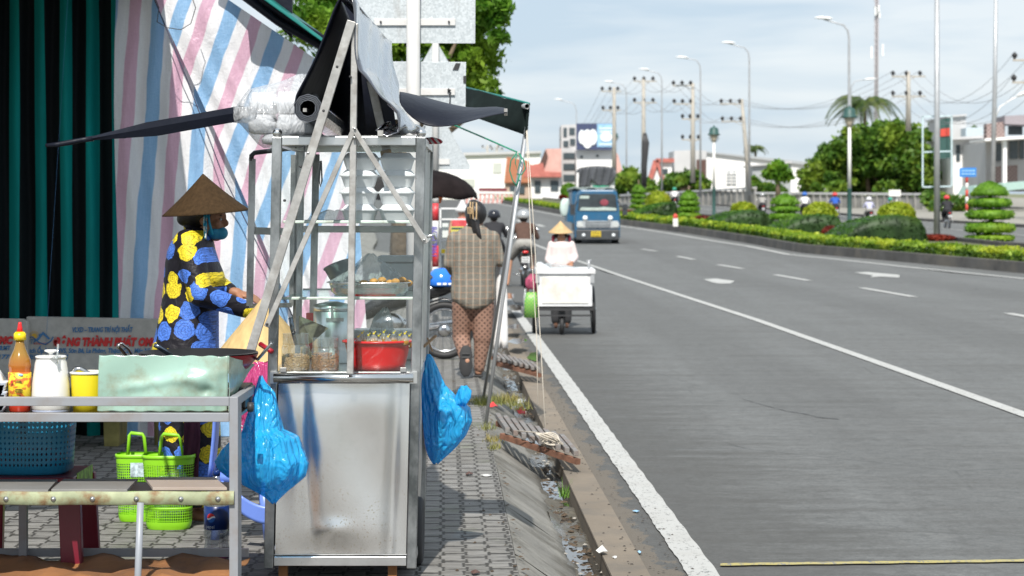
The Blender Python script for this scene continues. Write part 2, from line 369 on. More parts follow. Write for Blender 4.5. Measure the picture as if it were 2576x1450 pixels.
M_line = paintm('white_road_paint', (.45, .45, .43), .58); M_yel = paintm('worn_yellow_paint', (.40, .34, .12), .55)
M_soil = mat('median_soil', (.10, .105, .05), .95, var=.3, scale=3)
M_far = mat('far_ground', (.16, .17, .09), .95, var=.25, scale=.08)
M_kerb = mat('dark_kerb_stone', (.075, .072, .068), .85, var=.3, scale=1.2, bump=.3, dirt=.5, dirtc=(.17, .15, .12), dscale=.9)

# ground sheet reaching the horizon
g = MB(); ys = [-30, 0, 20, 40, 55] + [55 + i * 15 for i in range(1, 26)] + [800, 1600, 5000]
xs = [-3000, -600, -100, -30, 0, 30, 100, 600, 3000]
g.grid([[(x, y, TZ(y) - .30) for x in xs] for y in ys]); struct('ground', g, M_far)

# median kerb line (measured), everything on the far side is laid out from it
KB = [G(2576, 688), G(2275, 660), G(2007, 636), G(1887, 613), G(1720, 586), G(1560, 566), G(1402, 538), G(1315, 521), G(1243, 508)]
d0 = (KB[0] - KB[1]); KB = [Vector((KB[0].x + d0.x * 6, KB[0].y + d0.y * 6, 0)), Vector((KB[0].x + d0.x * 2.5, KB[0].y + d0.y * 2.5, 0))] + KB
KB = sorted(KB, key=lambda p: p.y)
def kx(Y):
    if Y <= KB[0].y: return KB[0].x
    for a, b in zip(KB, KB[1:]):
        if Y <= b.y: return a.x + (b.x - a.x) * (Y - a.y) / (b.y - a.y)
    a, b = KB[-2], KB[-1]; return b.x + (b.x - a.x) * (Y - b.y) / (b.y - a.y)
def lx(Y):                                           # left edge of the near carriageway
    return .73 - .0313 * Y if Y < 55 else .73 - .0313 * Y + (kx(Y) - kx(55) + .0313 * (Y - 55)) * 1.0
YS = [-3 + i * 1.0 for i in range(0, 60)] + [58 + i * 4 for i in range(60)]
YS = [y for y in YS if y <= 262]
road = MB(); road.grid([[(lx(y) + (kx(y) - lx(y)) * k / 6, y, TZ(y)) for k in range(7)] for y in YS]); struct('road', road, M_asph)
def strip(name, left, right, ys, m, dz=.004, kind='structure'):
    b = MB(); b.grid([[(left(y), y, TZ(y) + dz), (right(y), y, TZ(y) + dz)] for y in ys]); o = b.build(name, m); o['kind'] = kind; return o
near = [y for y in YS if y <= 56]
lip = MB(); lip.grid([[(RD(.73, y, 0).x, y, -.16), (RD(.732, y, 0).x, y, .006), (RD(.90, y, 0).x, y, .0065)] for y in near], smooth=False); struct('gutter_edge', lip, M_lip)
# sidewalk, sloping apron, gutter
YF = [-3 + .25 * i for i in range(0, 240)]
sw = MB(); sw.grid([[(-14, y, .12), (RD(.305, y, 0).x, y, .12)] for y in near], smooth=False); struct('sidewalk', sw, M_pave)
ap = MB()
for y0 in [-3 + 1.55 * i for i in range(38)]:
    y1 = y0 + 1.542
    ap.grid([[RD(.307, y, .118 + .004 * math.sin(y0 * 7)), RD(.325, y, .108), RD(.45, y, .022 + .004 * math.sin(y0 * 3)), RD(.55, y, -.045), RD(.60 + .012 * math.sin(y * 5.1), y, -.078), RD(.60, y, -.2)] for y in [y0 + (y1 - y0) * k / 8 for k in range(9)]])
struct('kerb_apron', ap, M_conc)
def gn(x, y): return .010 * math.sin(y * 2.3 + 9 * x) + .008 * math.sin(y * 5.1 + 20 * x) + .006 * math.sin(y * 11.7 - 31 * x) + random.uniform(-.003, .003)
gu = MB(); gu.grid([[RD(x, y, -.088 + gn(x, y) + .02 * max(0, .63 - x) / .05) for x in (.57, .60, .62, .64, .66, .68, .70, .72, .737)] for y in [-2 + .07 * i for i in range(820)]]); struct('gutter', gu, M_gut)
fs = MB(); fs.grid([[(-14, 19.9, .1), (-14, 56, .1)], [(-14.01, 19.9, -.3), (-14.01, 56, -.3)]])
# puddles in the gutter and on the verge
def blob(c, rx, ry, z, n=40, seed=0):
    r = random.Random(seed); ph = [r.uniform(0, 6.3) for _ in range(4)]
    return [Vector((c[0] + rx * math.cos(t) * (1 + .22 * math.sin(2 * t + ph[0]) + .08 * math.sin(4 * t + ph[1])), c[1] + ry * math.sin(t) * (1 + .15 * math.sin(3 * t + ph[2])), z)) for t in [2 * PI * i / n for i in range(n)]]
wt = MB()
wt.grid([[RD(.60, y, -.088), RD(.732, y, -.088)] for y in (5, 60)])
for i, (u, v, rx, ry) in enumerate([(1290, 822, .09, .5), (1292, 775, .13, 1.0), (1302, 858, .1, .5), (1345, 870, .08, .7), (1283, 745, .08, 1.2)]):
    p = G(u, v, .122); wt.poly(blob(p, rx, ry, .124 if i in (0, 1, 4) else .0085 if i == 3 else .1225, seed=20 + i))
struct('puddle_water', wt, M_wat)

# road paint
strip('edge_line', lambda y: RD(1.066 + .003 * math.sin(y * 9) + .002 * math.sin(y * 31), y, 0).x, lambda y: RD(1.203 + .003 * math.sin(y * 11 + 1), y, 0).x, [4 + .07 * i for i in range(514)], M_line, .008)
L2 = [G(2576, 1045), G(2240, 925), G(1900, 805), G(1700, 740), G(1560, 694), G(1450, 656), G(1385, 632), G(1335, 612), G(1290, 592)]
def poly_line(name, pts, wdt, m, dz=.008):
    b = MB(); rows = []
    for i, p in enumerate(pts):
        d = (pts[min(i + 1, len(pts) - 1)] - pts[max(i - 1, 0)]).normalized(); s_ = Vector((d.y, -d.x, 0)).normalized() * wdt / 2
        rows.append([p - s_ + Vector((0, 0, dz)), p + s_ + Vector((0, 0, dz))])
    b.grid(rows); return struct(name, b, m)
L2 = [L2[0] + (L2[0] - L2[1]) * 1.5] + L2
def dense(pts, k=8):
    out = []
    for a, b in zip(pts, pts[1:]): out += [a.lerp(b, i / k) for i in range(k)]
    return out + [pts[-1]]
poly_line('lane_line', dense(L2), .13, M_line)
ML = [G(u, v) for u, v in [(2576, 702), (2315, 676), (2114, 654), (1983, 641), (1881, 620), (1802, 608), (1685, 588), (1560, 569), (1402, 542), (1315, 525), (1243, 511)]]
ML = [ML[0] + (ML[0] - ML[1]) * 3] + ML
poly_line('median_line', dense(ML), .2, M_line)
ds = MB()
for u0, v0, u1, v1 in [(1615, 627, 1652, 632), (1704, 645, 1746, 653), (1807, 666, 1867, 676), (1949, 691, 2035, 706), (2167, 724, 2300, 747), (2536, 788, 2720, 822), (1301, 554, 1314, 559), (1350, 565, 1367, 570), (1241, 540, 1252, 543)]:
    a, b = G(u0, v0, .008), G(u1, v1, .008); s_ = Vector((.085 if v0 > 600 else .14, 0, 0)); ds.poly([a - s_, a + s_, b + s_, b - s_])
struct('lane_dashes', ds, M_line)
ar = MB()
for pts in [[(2148, 686), (2182, 684.5), (2263, 692), (2262, 698.5), (2215, 696), (2190, 698), (2196, 693)], [(1770, 703), (1800, 701), (1848, 707), (1838, 713.5), (1806, 713.5), (1790, 710)]]:
    ar.poly([G(u, v, .008) for u, v in pts][::-1])
struct('lane_arrows', ar, M_line)
yl = MB(); yl.grid([[G(1812 + k * 20, 1423 - k * .26 + math.sin(k) * .4, .008), G(1812 + k * 20, 1417 - k * .26 + math.sin(k * 2.1) * .4, .008)] for k in range(50)]); struct('yellow_line', yl, M_yel)

# median: kerb, soil, far carriageway
MYS = [y for y in [40 + 3 * i for i in range(72)] if y < 256]
kb = MB(); kb.grid([[(kx(y), y, TZ(y) - .05), (kx(y) + .03, y, TZ(y) + .27), (kx(y) + .2, y, TZ(y) + .28), (kx(y) + .2, y, TZ(y) + .1)] for y in MYS], smooth=False); struct('median_kerb', kb, M_kerb)
strip('median_soil', lambda y: kx(y) + .19, lambda y: kx(y) + 6.2, MYS, M_soil, .24)
strip('far_road', lambda y: kx(y) + 6.5, lambda y: kx(y) + 15.2, MYS, M_asph, .22)
k2 = MB()
for off in (6.3, 15.2): k2.grid([[(kx(y) + off, y, TZ(y)), (kx(y) + off + .01, y, TZ(y) + .36), (kx(y) + off + .2, y, TZ(y) + .365), (kx(y) + off + .21, y, TZ(y) + .1)] for y in MYS], smooth=False)
struct('far_kerb', k2, M_kerb)
M_pv2 = mat('far_pavement', (.27, .255, .22), .9, var=.2, scale=.6)
strip('far_sidewalk', lambda y: kx(y) + 15.4, lambda y: kx(y) + 60, MYS, M_pv2, .34)
fl = MB(); fl.grid([[(kx(y) + 14.6, y, TZ(y) + .228), (kx(y) + 14.8, y, TZ(y) + .228)] for y in MYS]); fl.grid([[(kx(y) + 10.9, y, TZ(y) + .228), (kx(y) + 11.05, y, TZ(y) + .228)] for y in MYS]); struct('far_lane_line', fl, M_line)
strip('left_pavement', lambda y: lx(y) - 30, lambda y: lx(y) - .02, [y for y in YS if y >= 55], M_conc, .09)
# ================================================================= VEGETATION on the median
LM_hedge = leafmat('hedge_leaf_lit', (.14, .26, .015), (.36, .50, .04))  # lighter leaves for hedge tops, sunlight put into the colour
LM_hlow = leafmat('hedge_leaf_shade', (.04, .10, .012), (.12, .22, .025))  # darker leaves for the hedge front, its shade painted into the colour
LM_top = leafmat('topiary_leaf', (.09, .24, .015), (.24, .44, .04))
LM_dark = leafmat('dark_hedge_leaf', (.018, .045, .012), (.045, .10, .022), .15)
LM_mtop = leafmat('mound_leaf_lit', (.04, .13, .015), (.11, .25, .03))  # brighter leaves on mound tops: their sunlit look is in the colour
LM_lime = leafmat('lime_leaf', (.26, .36, .02), (.50, .55, .05))
LM_red = leafmat('red_leaf', (.14, .02, .02), (.30, .06, .03))
LM_tree = leafmat('tree_leaf', (.05, .14, .015), (.20, .34, .04))
LM_near = leafmat('near_tree_leaf', (.06, .19, .015), (.25, .46, .05), .5)
LM_palm = leafmat('palm_leaf', (.05, .10, .03), (.15, .22, .06))
M_bark = mat('bark', (.16, .12, .08), .9, var=.3, scale=6, bump=.6, bscale=20, bdist=.02)
def surf_pts(fn, n): return np.array([fn() for _ in range(n)])
# hedges along the kerb, in clipped lengths
def hedge_len(y0, y1, tone, first=False):
    b = MB(); rows = []; ys = np.arange(y0, y1 + .01, 1.0)
    h = .25; wd = .8
    for y in ys:
        x = kx(y) + .28; z = TZ(y) + .26; j = lambda: random.uniform(-.04, .04)
        rows.append([(x + j(), y, z), (x + j(), y, z + h * .6), (x + .06, y, z + h + j()), (x + wd / 2, y, z + h + j()), (x + wd, y, z + h * .9), (x + wd, y, z)])
    b.grid(rows); n = int((y1 - y0) * (210 if y0 < 90 else 90)); pts = []
    for _ in range(n):
        y = random.uniform(y0, y1); x = kx(y) + .28; z = TZ(y) + .26; r = random.random(); wv = .05 * math.sin(y * 2.1) + .03 * math.sin(y * 5.3)
        if r < .5: pts.append((x + random.uniform(-.07, .04), y, z + random.uniform(.0, h) + wv * .3))
        else: pts.append((x + random.uniform(-.05, wd), y, z + h + random.uniform(-.04, .05) + wv * .6))
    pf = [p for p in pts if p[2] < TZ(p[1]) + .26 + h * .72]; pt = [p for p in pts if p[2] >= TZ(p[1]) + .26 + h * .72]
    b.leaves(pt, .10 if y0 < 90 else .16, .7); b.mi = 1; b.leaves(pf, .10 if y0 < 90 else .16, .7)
    return b
hl = [("lime topped clipped hedge at the right end of the median kerb", 42, 70), ("clipped hedge along the median kerb below the dark mounds", 70.3, 92), ("clipped hedge along the kerb to the right of the blue truck", 92.3, 126), ("clipped hedge on the median left of the blue truck", 126.5, 190), ("far tip of the median hedge beside the red and white barrier", 190.5, 240)]
for lab, a, b_ in hl:
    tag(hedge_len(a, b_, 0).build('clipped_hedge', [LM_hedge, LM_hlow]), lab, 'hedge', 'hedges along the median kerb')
def tier_topiary(name, label, tiers, base, cat='topiary tree', leaf=.05, trunk_h=1.0, nl=900, m=None):
    t = thing(name, label, cat, base, 0, 'cloud pruned trees on the median')
    tr = MB(); tr.tube([(0, 0, -.1), (.02, 0, trunk_h * .5), (-.01, 0, trunk_h)], [.07, .06, .04], 8); tr.build('trunk', M_bark, t, inv=False)
    tot = sum(r for r, *_ in tiers)
    for r, z0, z1, dome in tiers:
        b = MB(); n = 20; h = z1 - z0
        prof = [(.05, z0), (r * .8, z0 + .01), (r * .93, z0 + h * .25), (r * .95, z0 + h * .5), (r * (.62 if dome else .85), z0 + h * .84), (.02, z1)] if not dome else [(.05, z0), (r * .9, z0), (r * .93, z0 + h * .15), (r * .78, z0 + h * .5), (r * .45, z0 + h * .82), (.02, z1)]
        b.lathe((0, 0, 0), prof, n); pts = []
        for _ in range(int(nl * r / tot)):
            k = random.random() * (len(prof) - 1); i = int(k); f = k - i; rr = prof[i][0] * (1 - f) + prof[i + 1][0] * f; zz = prof[i][1] * (1 - f) + prof[i + 1][1] * f
            a = random.uniform(0, 2 * PI); rr = rr * random.uniform(.95, 1.08); pts.append((rr * math.cos(a), rr * math.sin(a), zz + random.uniform(-.02, .02)))
        b.leaves(pts, leaf, .7); b.build('foliage_tier', m or LM_top, t, inv=False)
    return t
DZ = .3
def GM(u, v): return G(u, v, .26)
def spx(Y): return F / Y
def tiers_px(base, lst):                              # (half width px, v_top, v_bottom, dome)
    s = spx(base.y); return [(w / 2 / s, (-(b - V0) * base.y / F + H) - base.z, (-(a - V0) * base.y / F + H) - base.z, dm) for w, a, b, dm in lst]
tp = GM(2490, 604); tier_topiary('topiary_tree', 'largest cloud pruned tree, near the right edge in front of the far road', tiers_px(tp, [(98, 457, 492, 1), (112, 497, 521, 0), (122, 526, 552, 0), (128, 558, 586, 0), (124, 590, 606, 0)]), tp, nl=5200, leaf=.075, trunk_h=1.8)
tp = GM(1975, 588); tier_topiary('topiary_tree', 'second cloud pruned tree, between the two nearest dark mounds left of the lamp post', tiers_px(tp, [(74, 488, 514, 1), (74, 517, 533, 0), (80, 535, 552, 0), (66, 556, 577, 0)]), tp, nl=2600, leaf=.09, trunk_h=1.5)
tp = GM(1733, 560); tier_topiary('topiary_tree', 'cloud pruned tree behind the red topped milestone', tiers_px(tp, [(48, 480, 502, 1), (54, 504, 517, 0), (56, 519, 532, 0), (62, 534, 551, 0)]), tp, nl=1700, leaf=.12, trunk_h=1.8)
tp = GM(1607, 532); tier_topiary('topiary_tree', 'slim cloud pruned tree just right of the blue truck', tiers_px(tp, [(38, 466, 485, 1), (38, 488, 496, 0), (38, 499, 511, 0), (42, 514, 524, 0)]), tp, nl=1200, leaf=.15, trunk_h=2.1)
tp = GM(1373, 497); tier_topiary('topiary_tree', 'cloud pruned tree on the far left tip of the median', tiers_px(tp, [(30, 446, 460, 1), (34, 463, 471, 0), (36, 474, 483, 0), (42, 486, 495, 0)]), tp, nl=800, leaf=.25, trunk_h=2.1)
def bush(name, label, cat, c, rx, ry, rz, m, n, leaf, group=None, flat=.0):
    b = MB(); b.ell((0, 0, rz * .45), rx * .93, ry * .93, rz * .5, 18, 9); pts = []
    for _ in range(n):
        a = RNG.normal(size=3); a /= np.linalg.norm(a); k = random.uniform(.92, 1.07); pts.append((a[0] * rx * k, a[1] * ry * k, rz * .45 + a[2] * rz * .52 * k))
    b.leaves(pts, leaf, .7); o = b.build(name, m, inv=False); o.location = c; return tag(o, label, cat, group)
for u, v, w_, h_, m, lab, nm in [(1432, 498, 42, 38, LM_top, 'round clipped bush left of the blue truck', 'round_bush'), (1530, 480, 30, 16, LM_top, 'small round bush just above the truck roof', 'round_bush'),
        (1423, 498, 34, 11, LM_red, 'dark red bush on the left part of the median', 'red_bush'), (1575, 536, 46, 9, LM_red, 'low dark red bush beside the truck mirror', 'red_bush'),
        (1767, 559, 44, 17, LM_red, 'dark red bush between the milestone tree and the next mound', 'red_bush'), (2095, 594, 50, 26, LM_red, 'bright red bush in front of the second dark mound', 'red_bush'),
        (2345, 602, 110, 13, LM_red, 'long low red bush around the thick pole foot', 'red_bush'), (2255, 560, 92, 48, LM_lime, 'lime green bush on top of the nearest dark mound', 'lime_bush'),
        (2062, 562, 84, 50, LM_lime, 'lime green bush behind the second dark mound', 'lime_bush'), (1870, 548, 66, 36, LM_lime, 'lime green bush behind the third dark mound', 'lime_bush'),
        (1655, 524, 62, 40, LM_lime, 'lime green bush behind the mound nearest the truck', 'lime_bush')]:
    p = GM(u, v + 3 if nm != 'lime_bush' else v + 12); s = spx(p.y)
    bush(nm, lab, 'bush', p, w_ / 2 / s, max(w_ / 2 / s * .6, .3), h_ / s * 1.05 if nm != 'lime_bush' else (h_ + 16) / s, m, int(500 + w_ * 14), 7.5 / s if v > 540 else 5 / s, 'bushes on the median')
# wedge shaped dark mounds
def mound(label, outl, base_v, depth):
    p0 = GM(outl[0][0], base_v); Y = p0.y; b = MB(); front = [P(u, v, Y) for u, v in outl]
    gz = TZ(Y) + .24
    rows = []
    for k in range(7):
        f = k / 6; row = []
        for q in front:
            hh = q.z - gz; row.append(Vector((q.x - f * depth * .30, q.y + f * depth, gz + (hh) * (1 - .12 * f * f - (.5 if k == 6 else 0)))))
        rows.append(row)
    fr = [Vector((q.x, q.y + .02, gz - .1)) for q in front]; rows = [fr] + [[Vector((q.x, q.y - .03, gz + (q.z - gz) * .5)) for q in front]] + rows
    b.grid(rows); pts = []
    for _ in range(2600):
        i = random.randrange(len(rows) - 1); j = random.randrange(len(front) - 1); a = rows[i][j].lerp(rows[i][j + 1], random.random()); c = rows[i + 1][j].lerp(rows[i + 1][j + 1], random.random()); q = a.lerp(c, random.random())
        pts.append((i, q + Vector((random.uniform(-.03, .03),) * 3)))
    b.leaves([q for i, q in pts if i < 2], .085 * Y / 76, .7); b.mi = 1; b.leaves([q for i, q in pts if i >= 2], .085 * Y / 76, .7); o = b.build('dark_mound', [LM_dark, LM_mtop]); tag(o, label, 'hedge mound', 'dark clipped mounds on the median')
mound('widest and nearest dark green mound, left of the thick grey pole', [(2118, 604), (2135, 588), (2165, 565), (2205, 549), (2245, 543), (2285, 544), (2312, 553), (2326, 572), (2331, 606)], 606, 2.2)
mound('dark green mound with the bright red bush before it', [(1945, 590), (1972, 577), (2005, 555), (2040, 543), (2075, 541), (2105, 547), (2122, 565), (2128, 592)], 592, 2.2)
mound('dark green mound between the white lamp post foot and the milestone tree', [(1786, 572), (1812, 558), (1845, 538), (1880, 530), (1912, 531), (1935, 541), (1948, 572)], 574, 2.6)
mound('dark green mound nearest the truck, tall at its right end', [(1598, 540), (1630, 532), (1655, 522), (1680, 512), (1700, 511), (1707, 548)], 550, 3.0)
# milestone
p = GM(1699, 570); ms = thing('milestone', 'small white milestone with a red round top in the hedge', 'milestone', p); b = MB(); sx = 1 / spx(p.y); b.box(-6 * sx, 6 * sx, -.1, .1, 0, 20 * sx); b.build('stone', mat('white_paint', (.75, .74, .7), .6), ms, inv=False)
b = MB(); b.lathe((0, 0, 20 * sx), [(6.2 * sx, 0), (6.2 * sx, 6 * sx), (4.5 * sx, 10 * sx), (.01, 12.5 * sx)], 14, 1, .6); b.build('cap', mat('red_paint', (.55, .06, .04), .6), ms, inv=False)

# ================================================================= LAMPS, POLES, WIRES
M_white = mat('white_paint', (.75, .74, .7), .6); M_dgreen = mat('dark_green_paint', (.03, .085, .075), .5, var=.2)
M_galv = mat('galvanised', (.46, .47, .48), .45, .5, var=.12, scale=3); M_lens = mat('lamp_lens', (.55, .48, .38), .3); M_lampw = mat('lamp_head_white', (.85, .86, .86), .4)
M_conpole = mat('concrete_pole', (.42, .39, .34), .85, var=.12); M_dark = mat('dark_metal', (.035, .035, .037), .5, var=.2); M_black = mat('black_rubber', (.022, .022, .023), .6, var=.2)
def park_lamp(label, u, vt, vb):
    p = GM(u, vb); s = 1 / spx(p.y); hh = (vb - vt) * s; t = thing('park_lamp', label, 'street lamp', p, 0, 'lantern lamp posts on the median')
    b = MB(); b.tube([(0, 0, hh * .32), (0, 0, hh - .85)], [.085, .07], 12); b.build('pole', M_white, t, inv=False)
    b = MB(); b.lathe((0, 0, 0), [(.13, 0), (.13, .12), (.1, .2), (.095, hh * .32), (.1, hh * .322)], 14); b.build('pole_base', M_dgreen, t, inv=False)
    z = hh - .88; b = MB(); b.lathe((0, 0, z), [(.05, 0), (.09, .03), (.2, .22), (.24, .45)], 16, cap=False); b.build('lantern_glass', M_lens, t, inv=False)
    b = MB(); b.lathe((0, 0, z), [(.36, .42), (.37, .47), (.27, .52), (.26, .74), (.2, .84), (.06, .88), (.03, .97), (.01, .99)], 16)
    for a in range(4): b.tube([(.3 * math.cos(a * PI / 2 + .4), .3 * math.sin(a * PI / 2 + .4), .45 + z), (.3 * math.cos(a * PI / 2 + .4), .3 * math.sin(a * PI / 2 + .4), z + .2), (.1 * math.cos(a * PI / 2 + .4), .1 * math.sin(a * PI / 2 + .4), z)], .012, 5)
    b.build('lantern_cap', M_dgreen, t, inv=False)
park_lamp('nearest lantern lamp post, in front of the coconut palm', 2137, 271, 572); park_lamp('lantern lamp post in front of the white warehouse', 1796, 320, 545)
park_lamp('lantern lamp post right of the billboard above the truck', 1548, 335, 505); park_lamp('leftmost lantern lamp post, beside the round bush', 1416, 343, 498)
def street_light(label, u, vb, vt, ul, vl, Y=None, r=.09, base=None):
    b = MB(); Y = Y or GM(u, vb).y; s = Y / F; p = P(u, vb, Y); hh = (vb - vt) * s; t = thing('street_light', label, 'street light', p, 0, 'tall curved arm street lights')
    dx = (ul - u) * s; dzl = (vb - vl) * s; sg = 1 if dx > 0 else -1; bend = min(abs(dx) * .35, 1.1)
    b = MB(); pts = [(0, 0, 0), (0, 0, hh * .5), (0, 0, hh - bend * 1.2), (sg * bend * .10, 0, hh - bend * .6), (sg * bend * .45, 0, hh - bend * .12), (sg * bend, 0, hh + .02), (dx * .75, 0, hh + (dzl - hh) * .75)]
    b.tube(pts, [r, r * .8, r * .6, r * .5, r * .45, r * .4, r * .38], 8); b.build('pole', M_galv, t, inv=False)
    b = MB(); L_ = .9; a = Vector((dx, 0, dzl)); q = a - Vector((sg * L_, 0, -(-.12) * 1)); b.tube([a + Vector((sg * .02, 0, 0)), a - Vector((sg * .3, 0, .0)), a - Vector((sg * .75, 0, .03)), a - Vector((sg * .95, 0, .04))], [.06, .15, .14, .07], 10, flat=.55); b.build('lamp_head', M_lampw, t, inv=False)
street_light('street light with its lamp highest, above the nearest lantern post', 2136, 560, 60, 2050, 45, Y=118, r=.10)
street_light('street light in front of the leaning utility pole at the white warehouse', 1885, 492, 118, 1815, 107, Y=150)
street_light('street light between two utility poles, third in the row from the right', 1762, 492, 150, 1700, 144, Y=170)
street_light('street light just right of the cable laden utility pole', 1665, 494, 182, 1607, 174, Y=195)
street_light('street light right of the billboard', 1576, 496, 212, 1520, 205, Y=225)
street_light('leftmost street light, over the grey tower block', 1450, 494, 258, 1395, 250, Y=262)
street_light('street light whose arm points right behind the palm', 2140, 500, 203, 2205, 199, Y=170)
# thick pole + thin right pole
def plain_pole(label, u, vb, vt, r, dz=.26):
    p = G(u, vb, dz); b = MB(); hh = (vb - vt) * p.y / F; b.tube([(0, 0, -.1), (0, 0, hh * .45), (0, 0, hh)], [r, r * .86, r * .72], 14); b.lathe((0, 0, 0), [(r * 1.6, 0), (r * 1.6, .05), (r * 1.05, .06)], 14)
    o = b.build('lamp_pole', M_galv, inv=False); o.location = p; return tag(o, label, 'pole')
plain_pole('thick grey pole that runs out of the top of the photo, among red bushes', 2352 + 5, 602, -60, .115)
t = thing('lamp_pole', 'thin grey pole near the right edge rising past the brick fronted houses', 'pole', G(2495, 553, .3)); p = t.location; s = p.y / F
b = MB(); b.tube([p, P(2503, 200, p.y), P(2506, -60, p.y)], [.14, .11, .08], 10); b.build('shaft', M_galv, t)
b = MB(); b.tube([P(2503, 300, p.y), P(2515, 270, p.y), P(2545, 250, p.y), P(2566, 240, p.y)], .04, 6); b.tube([P(2556, 243, p.y), P(2572, 236, p.y), P(2590, 232, p.y)], [.08, .2, .15], 8, flat=.6); b.build('lamp_arm', M_lampw, t)
# utility poles
M_wire = mat('wire', (.2, .2, .21), .6, var=0)
def utility(label, u, vb, vt, Y, arms, lean=0, extra=None):
    t = thing('utility_pole', label, 'utility pole', P(u, vb, Y), 0, 'concrete utility poles with crossarms')
    b = MB(); b.tube([P(u, vb, Y), P(u + lean * .5, (vb + vt) / 2, Y), P(u + lean, vt, Y)], [.2, .17, .12], 8); b.build('pole', M_conpole, t); tips = []
    for (u0, u1, v_) in arms:
        b = MB(); b.beam(P(u0, v_, Y), P(u1, v_, Y), .1, .1); uc = u + lean * (vb - v_) / (vb - vt)
        for e in (u0, u1):
            if abs(e - uc) > 10: b.beam(P(uc, v_ + 12, Y), P(uc + (e - uc) * .45, v_, Y), .04, .04)
        b.build('crossarm', M_conpole, t); k = 3
        for i in range(3):
            uu = u0 + (u1 - u0) * (.04 + .40 * i); q = P(uu, v_, Y); b = MB(); b.lathe(q, [(.05, 0), (.06, .12), (.14, .15), (.12, .22), (.16, .26), (.1, .34), (.02, .42)], 8); b.build('insulator', M_dark, t); tips.append(q + Vector((0, 0, .4)))
    if extra: extra(t)
    return tips
def cable_bundle(t):
    b = MB(); Y = 176
    for du in (0, 3, -3): b.tube([P(1622 + du, 335, Y - .3), P(1624 + du * 1.4, 360, Y - .3), P(1620 + du * 1.2, 420, Y - .3), P(1621 + du, 470, Y - .3)], [.05, .18, .14, .12], 6)
    b.build('cable_bundle', M_dark, t)
A_ = utility('utility pole behind the dense green tree, right of the palm', 2285, 330, 180, 150, [(2243, 2328, 193), (2243, 2328, 243)])
Z_ = utility('utility pole mostly cut by the right edge of the photo', 2604, 480, 100, 110, [(2548, 2660, 152), (2546, 2660, 208)])
B_ = utility('leaning utility pole in front of the white warehouse', 1886, 480, 250, 172, [(1812, 1870, 262), (1815, 1872, 306)], lean=-20)
C_ = utility('utility pole with three crossarms above the grey shed', 1743, 460, 210, 172, [(1692, 1746, 216), (1694, 1746, 262), (1715, 1763, 300), (1715, 1765, 352)])
D_ = utility('utility pole with a thick dark cable bundle on its lower half', 1619, 478, 196, 176, [(1594, 1652, 205), (1594, 1652, 259)], extra=cable_bundle)
E_ = utility('utility pole behind the right end of the billboard', 1545, 440, 220, 184, [(1513, 1562, 230), (1515, 1562, 278)])
E2 = utility('small distant utility pole left of the tall palmless row, over the long white building', 1226, 500, 365, 330, [(1212, 1262, 372)])
E3 = utility('small distant utility pole over the long white building, beside its twin', 1250, 500, 365, 330, [(1236, 1268, 378)])
def wires(name, label, T1, T2, sag, r=.018):
    b = MB()
    for a, c in zip(T1, T2):
        pts = [a.lerp(c, i / 14) - Vector((0, 0, sag * 4 * (i / 14) * (1 - i / 14))) for i in range(15)]; b.tube(pts, r * .65, 4, cap=False)
    tag(b.build(name, M_wire), label, 'power lines', 'power lines between the utility poles')
wires('power_lines', 'power lines leaving the right edge of the photo to the pole by the palm', Z_, A_, 2.4, .022)
wires('power_lines', 'power lines from the pole by the palm down to the leaning pole', A_, B_, 1.6, .02); wires('power_lines', 'power lines between the leaning pole and the three armed pole', B_, C_, 1.1, .02)
wires('power_lines', 'power lines between the three armed pole and the cable laden pole', C_, D_, 1.1, .02); wires('power_lines', 'power lines between the cable laden pole and the billboard pole', D_, E_, 1.0, .02)
wires('power_lines', 'power lines falling from the billboard pole to the grey tower block', E_, [P(1420 + i * 5, 365 + 4 * (i % 3), 250) for i in range(6)], .8, .02)
# telecom mast
t = thing('telecom_mast', 'tall slim lattice telecom mast rising out of the photo behind the palm', 'mast', P(2203, 470, 320)); b = MB(); Y = 320
for du, dy in ((-4, 0), (4, 0), (0, .8)): b.tube([P(2203 + du, 470, Y + dy), P(2206 + du * .8, -20, Y + dy)], .09, 5)
for i in range(60):
    v0 = 470 - i * 8.2; sgn = 1 if i % 2 else -1; b.tube([P(2203 - 4 * sgn, v0, Y), P(2203 + 4 * sgn, v0 - 8, Y)], .05, 4); b.tube([P(2199, v0, Y), P(2203, v0 - 4, Y + .8), P(2207, v0, Y)], .045, 4)
b.build('lattice', mat('mast_grey', (.35, .32, .33), .6), t)
for du, v0, v1 in ((-4, 18, 40), (4, 14, 36), (-14, 118, 148), (14, 112, 142), (6, 30, 46)): b = MB(); b.box(P(2205 + du - 2, 0, Y).x, P(2205 + du + 2, 0, Y).x, Y - .6, Y - .3, P(0, v1, Y).z, P(0, v0, Y).z); b.build('antenna_panel', M_lampw, t)

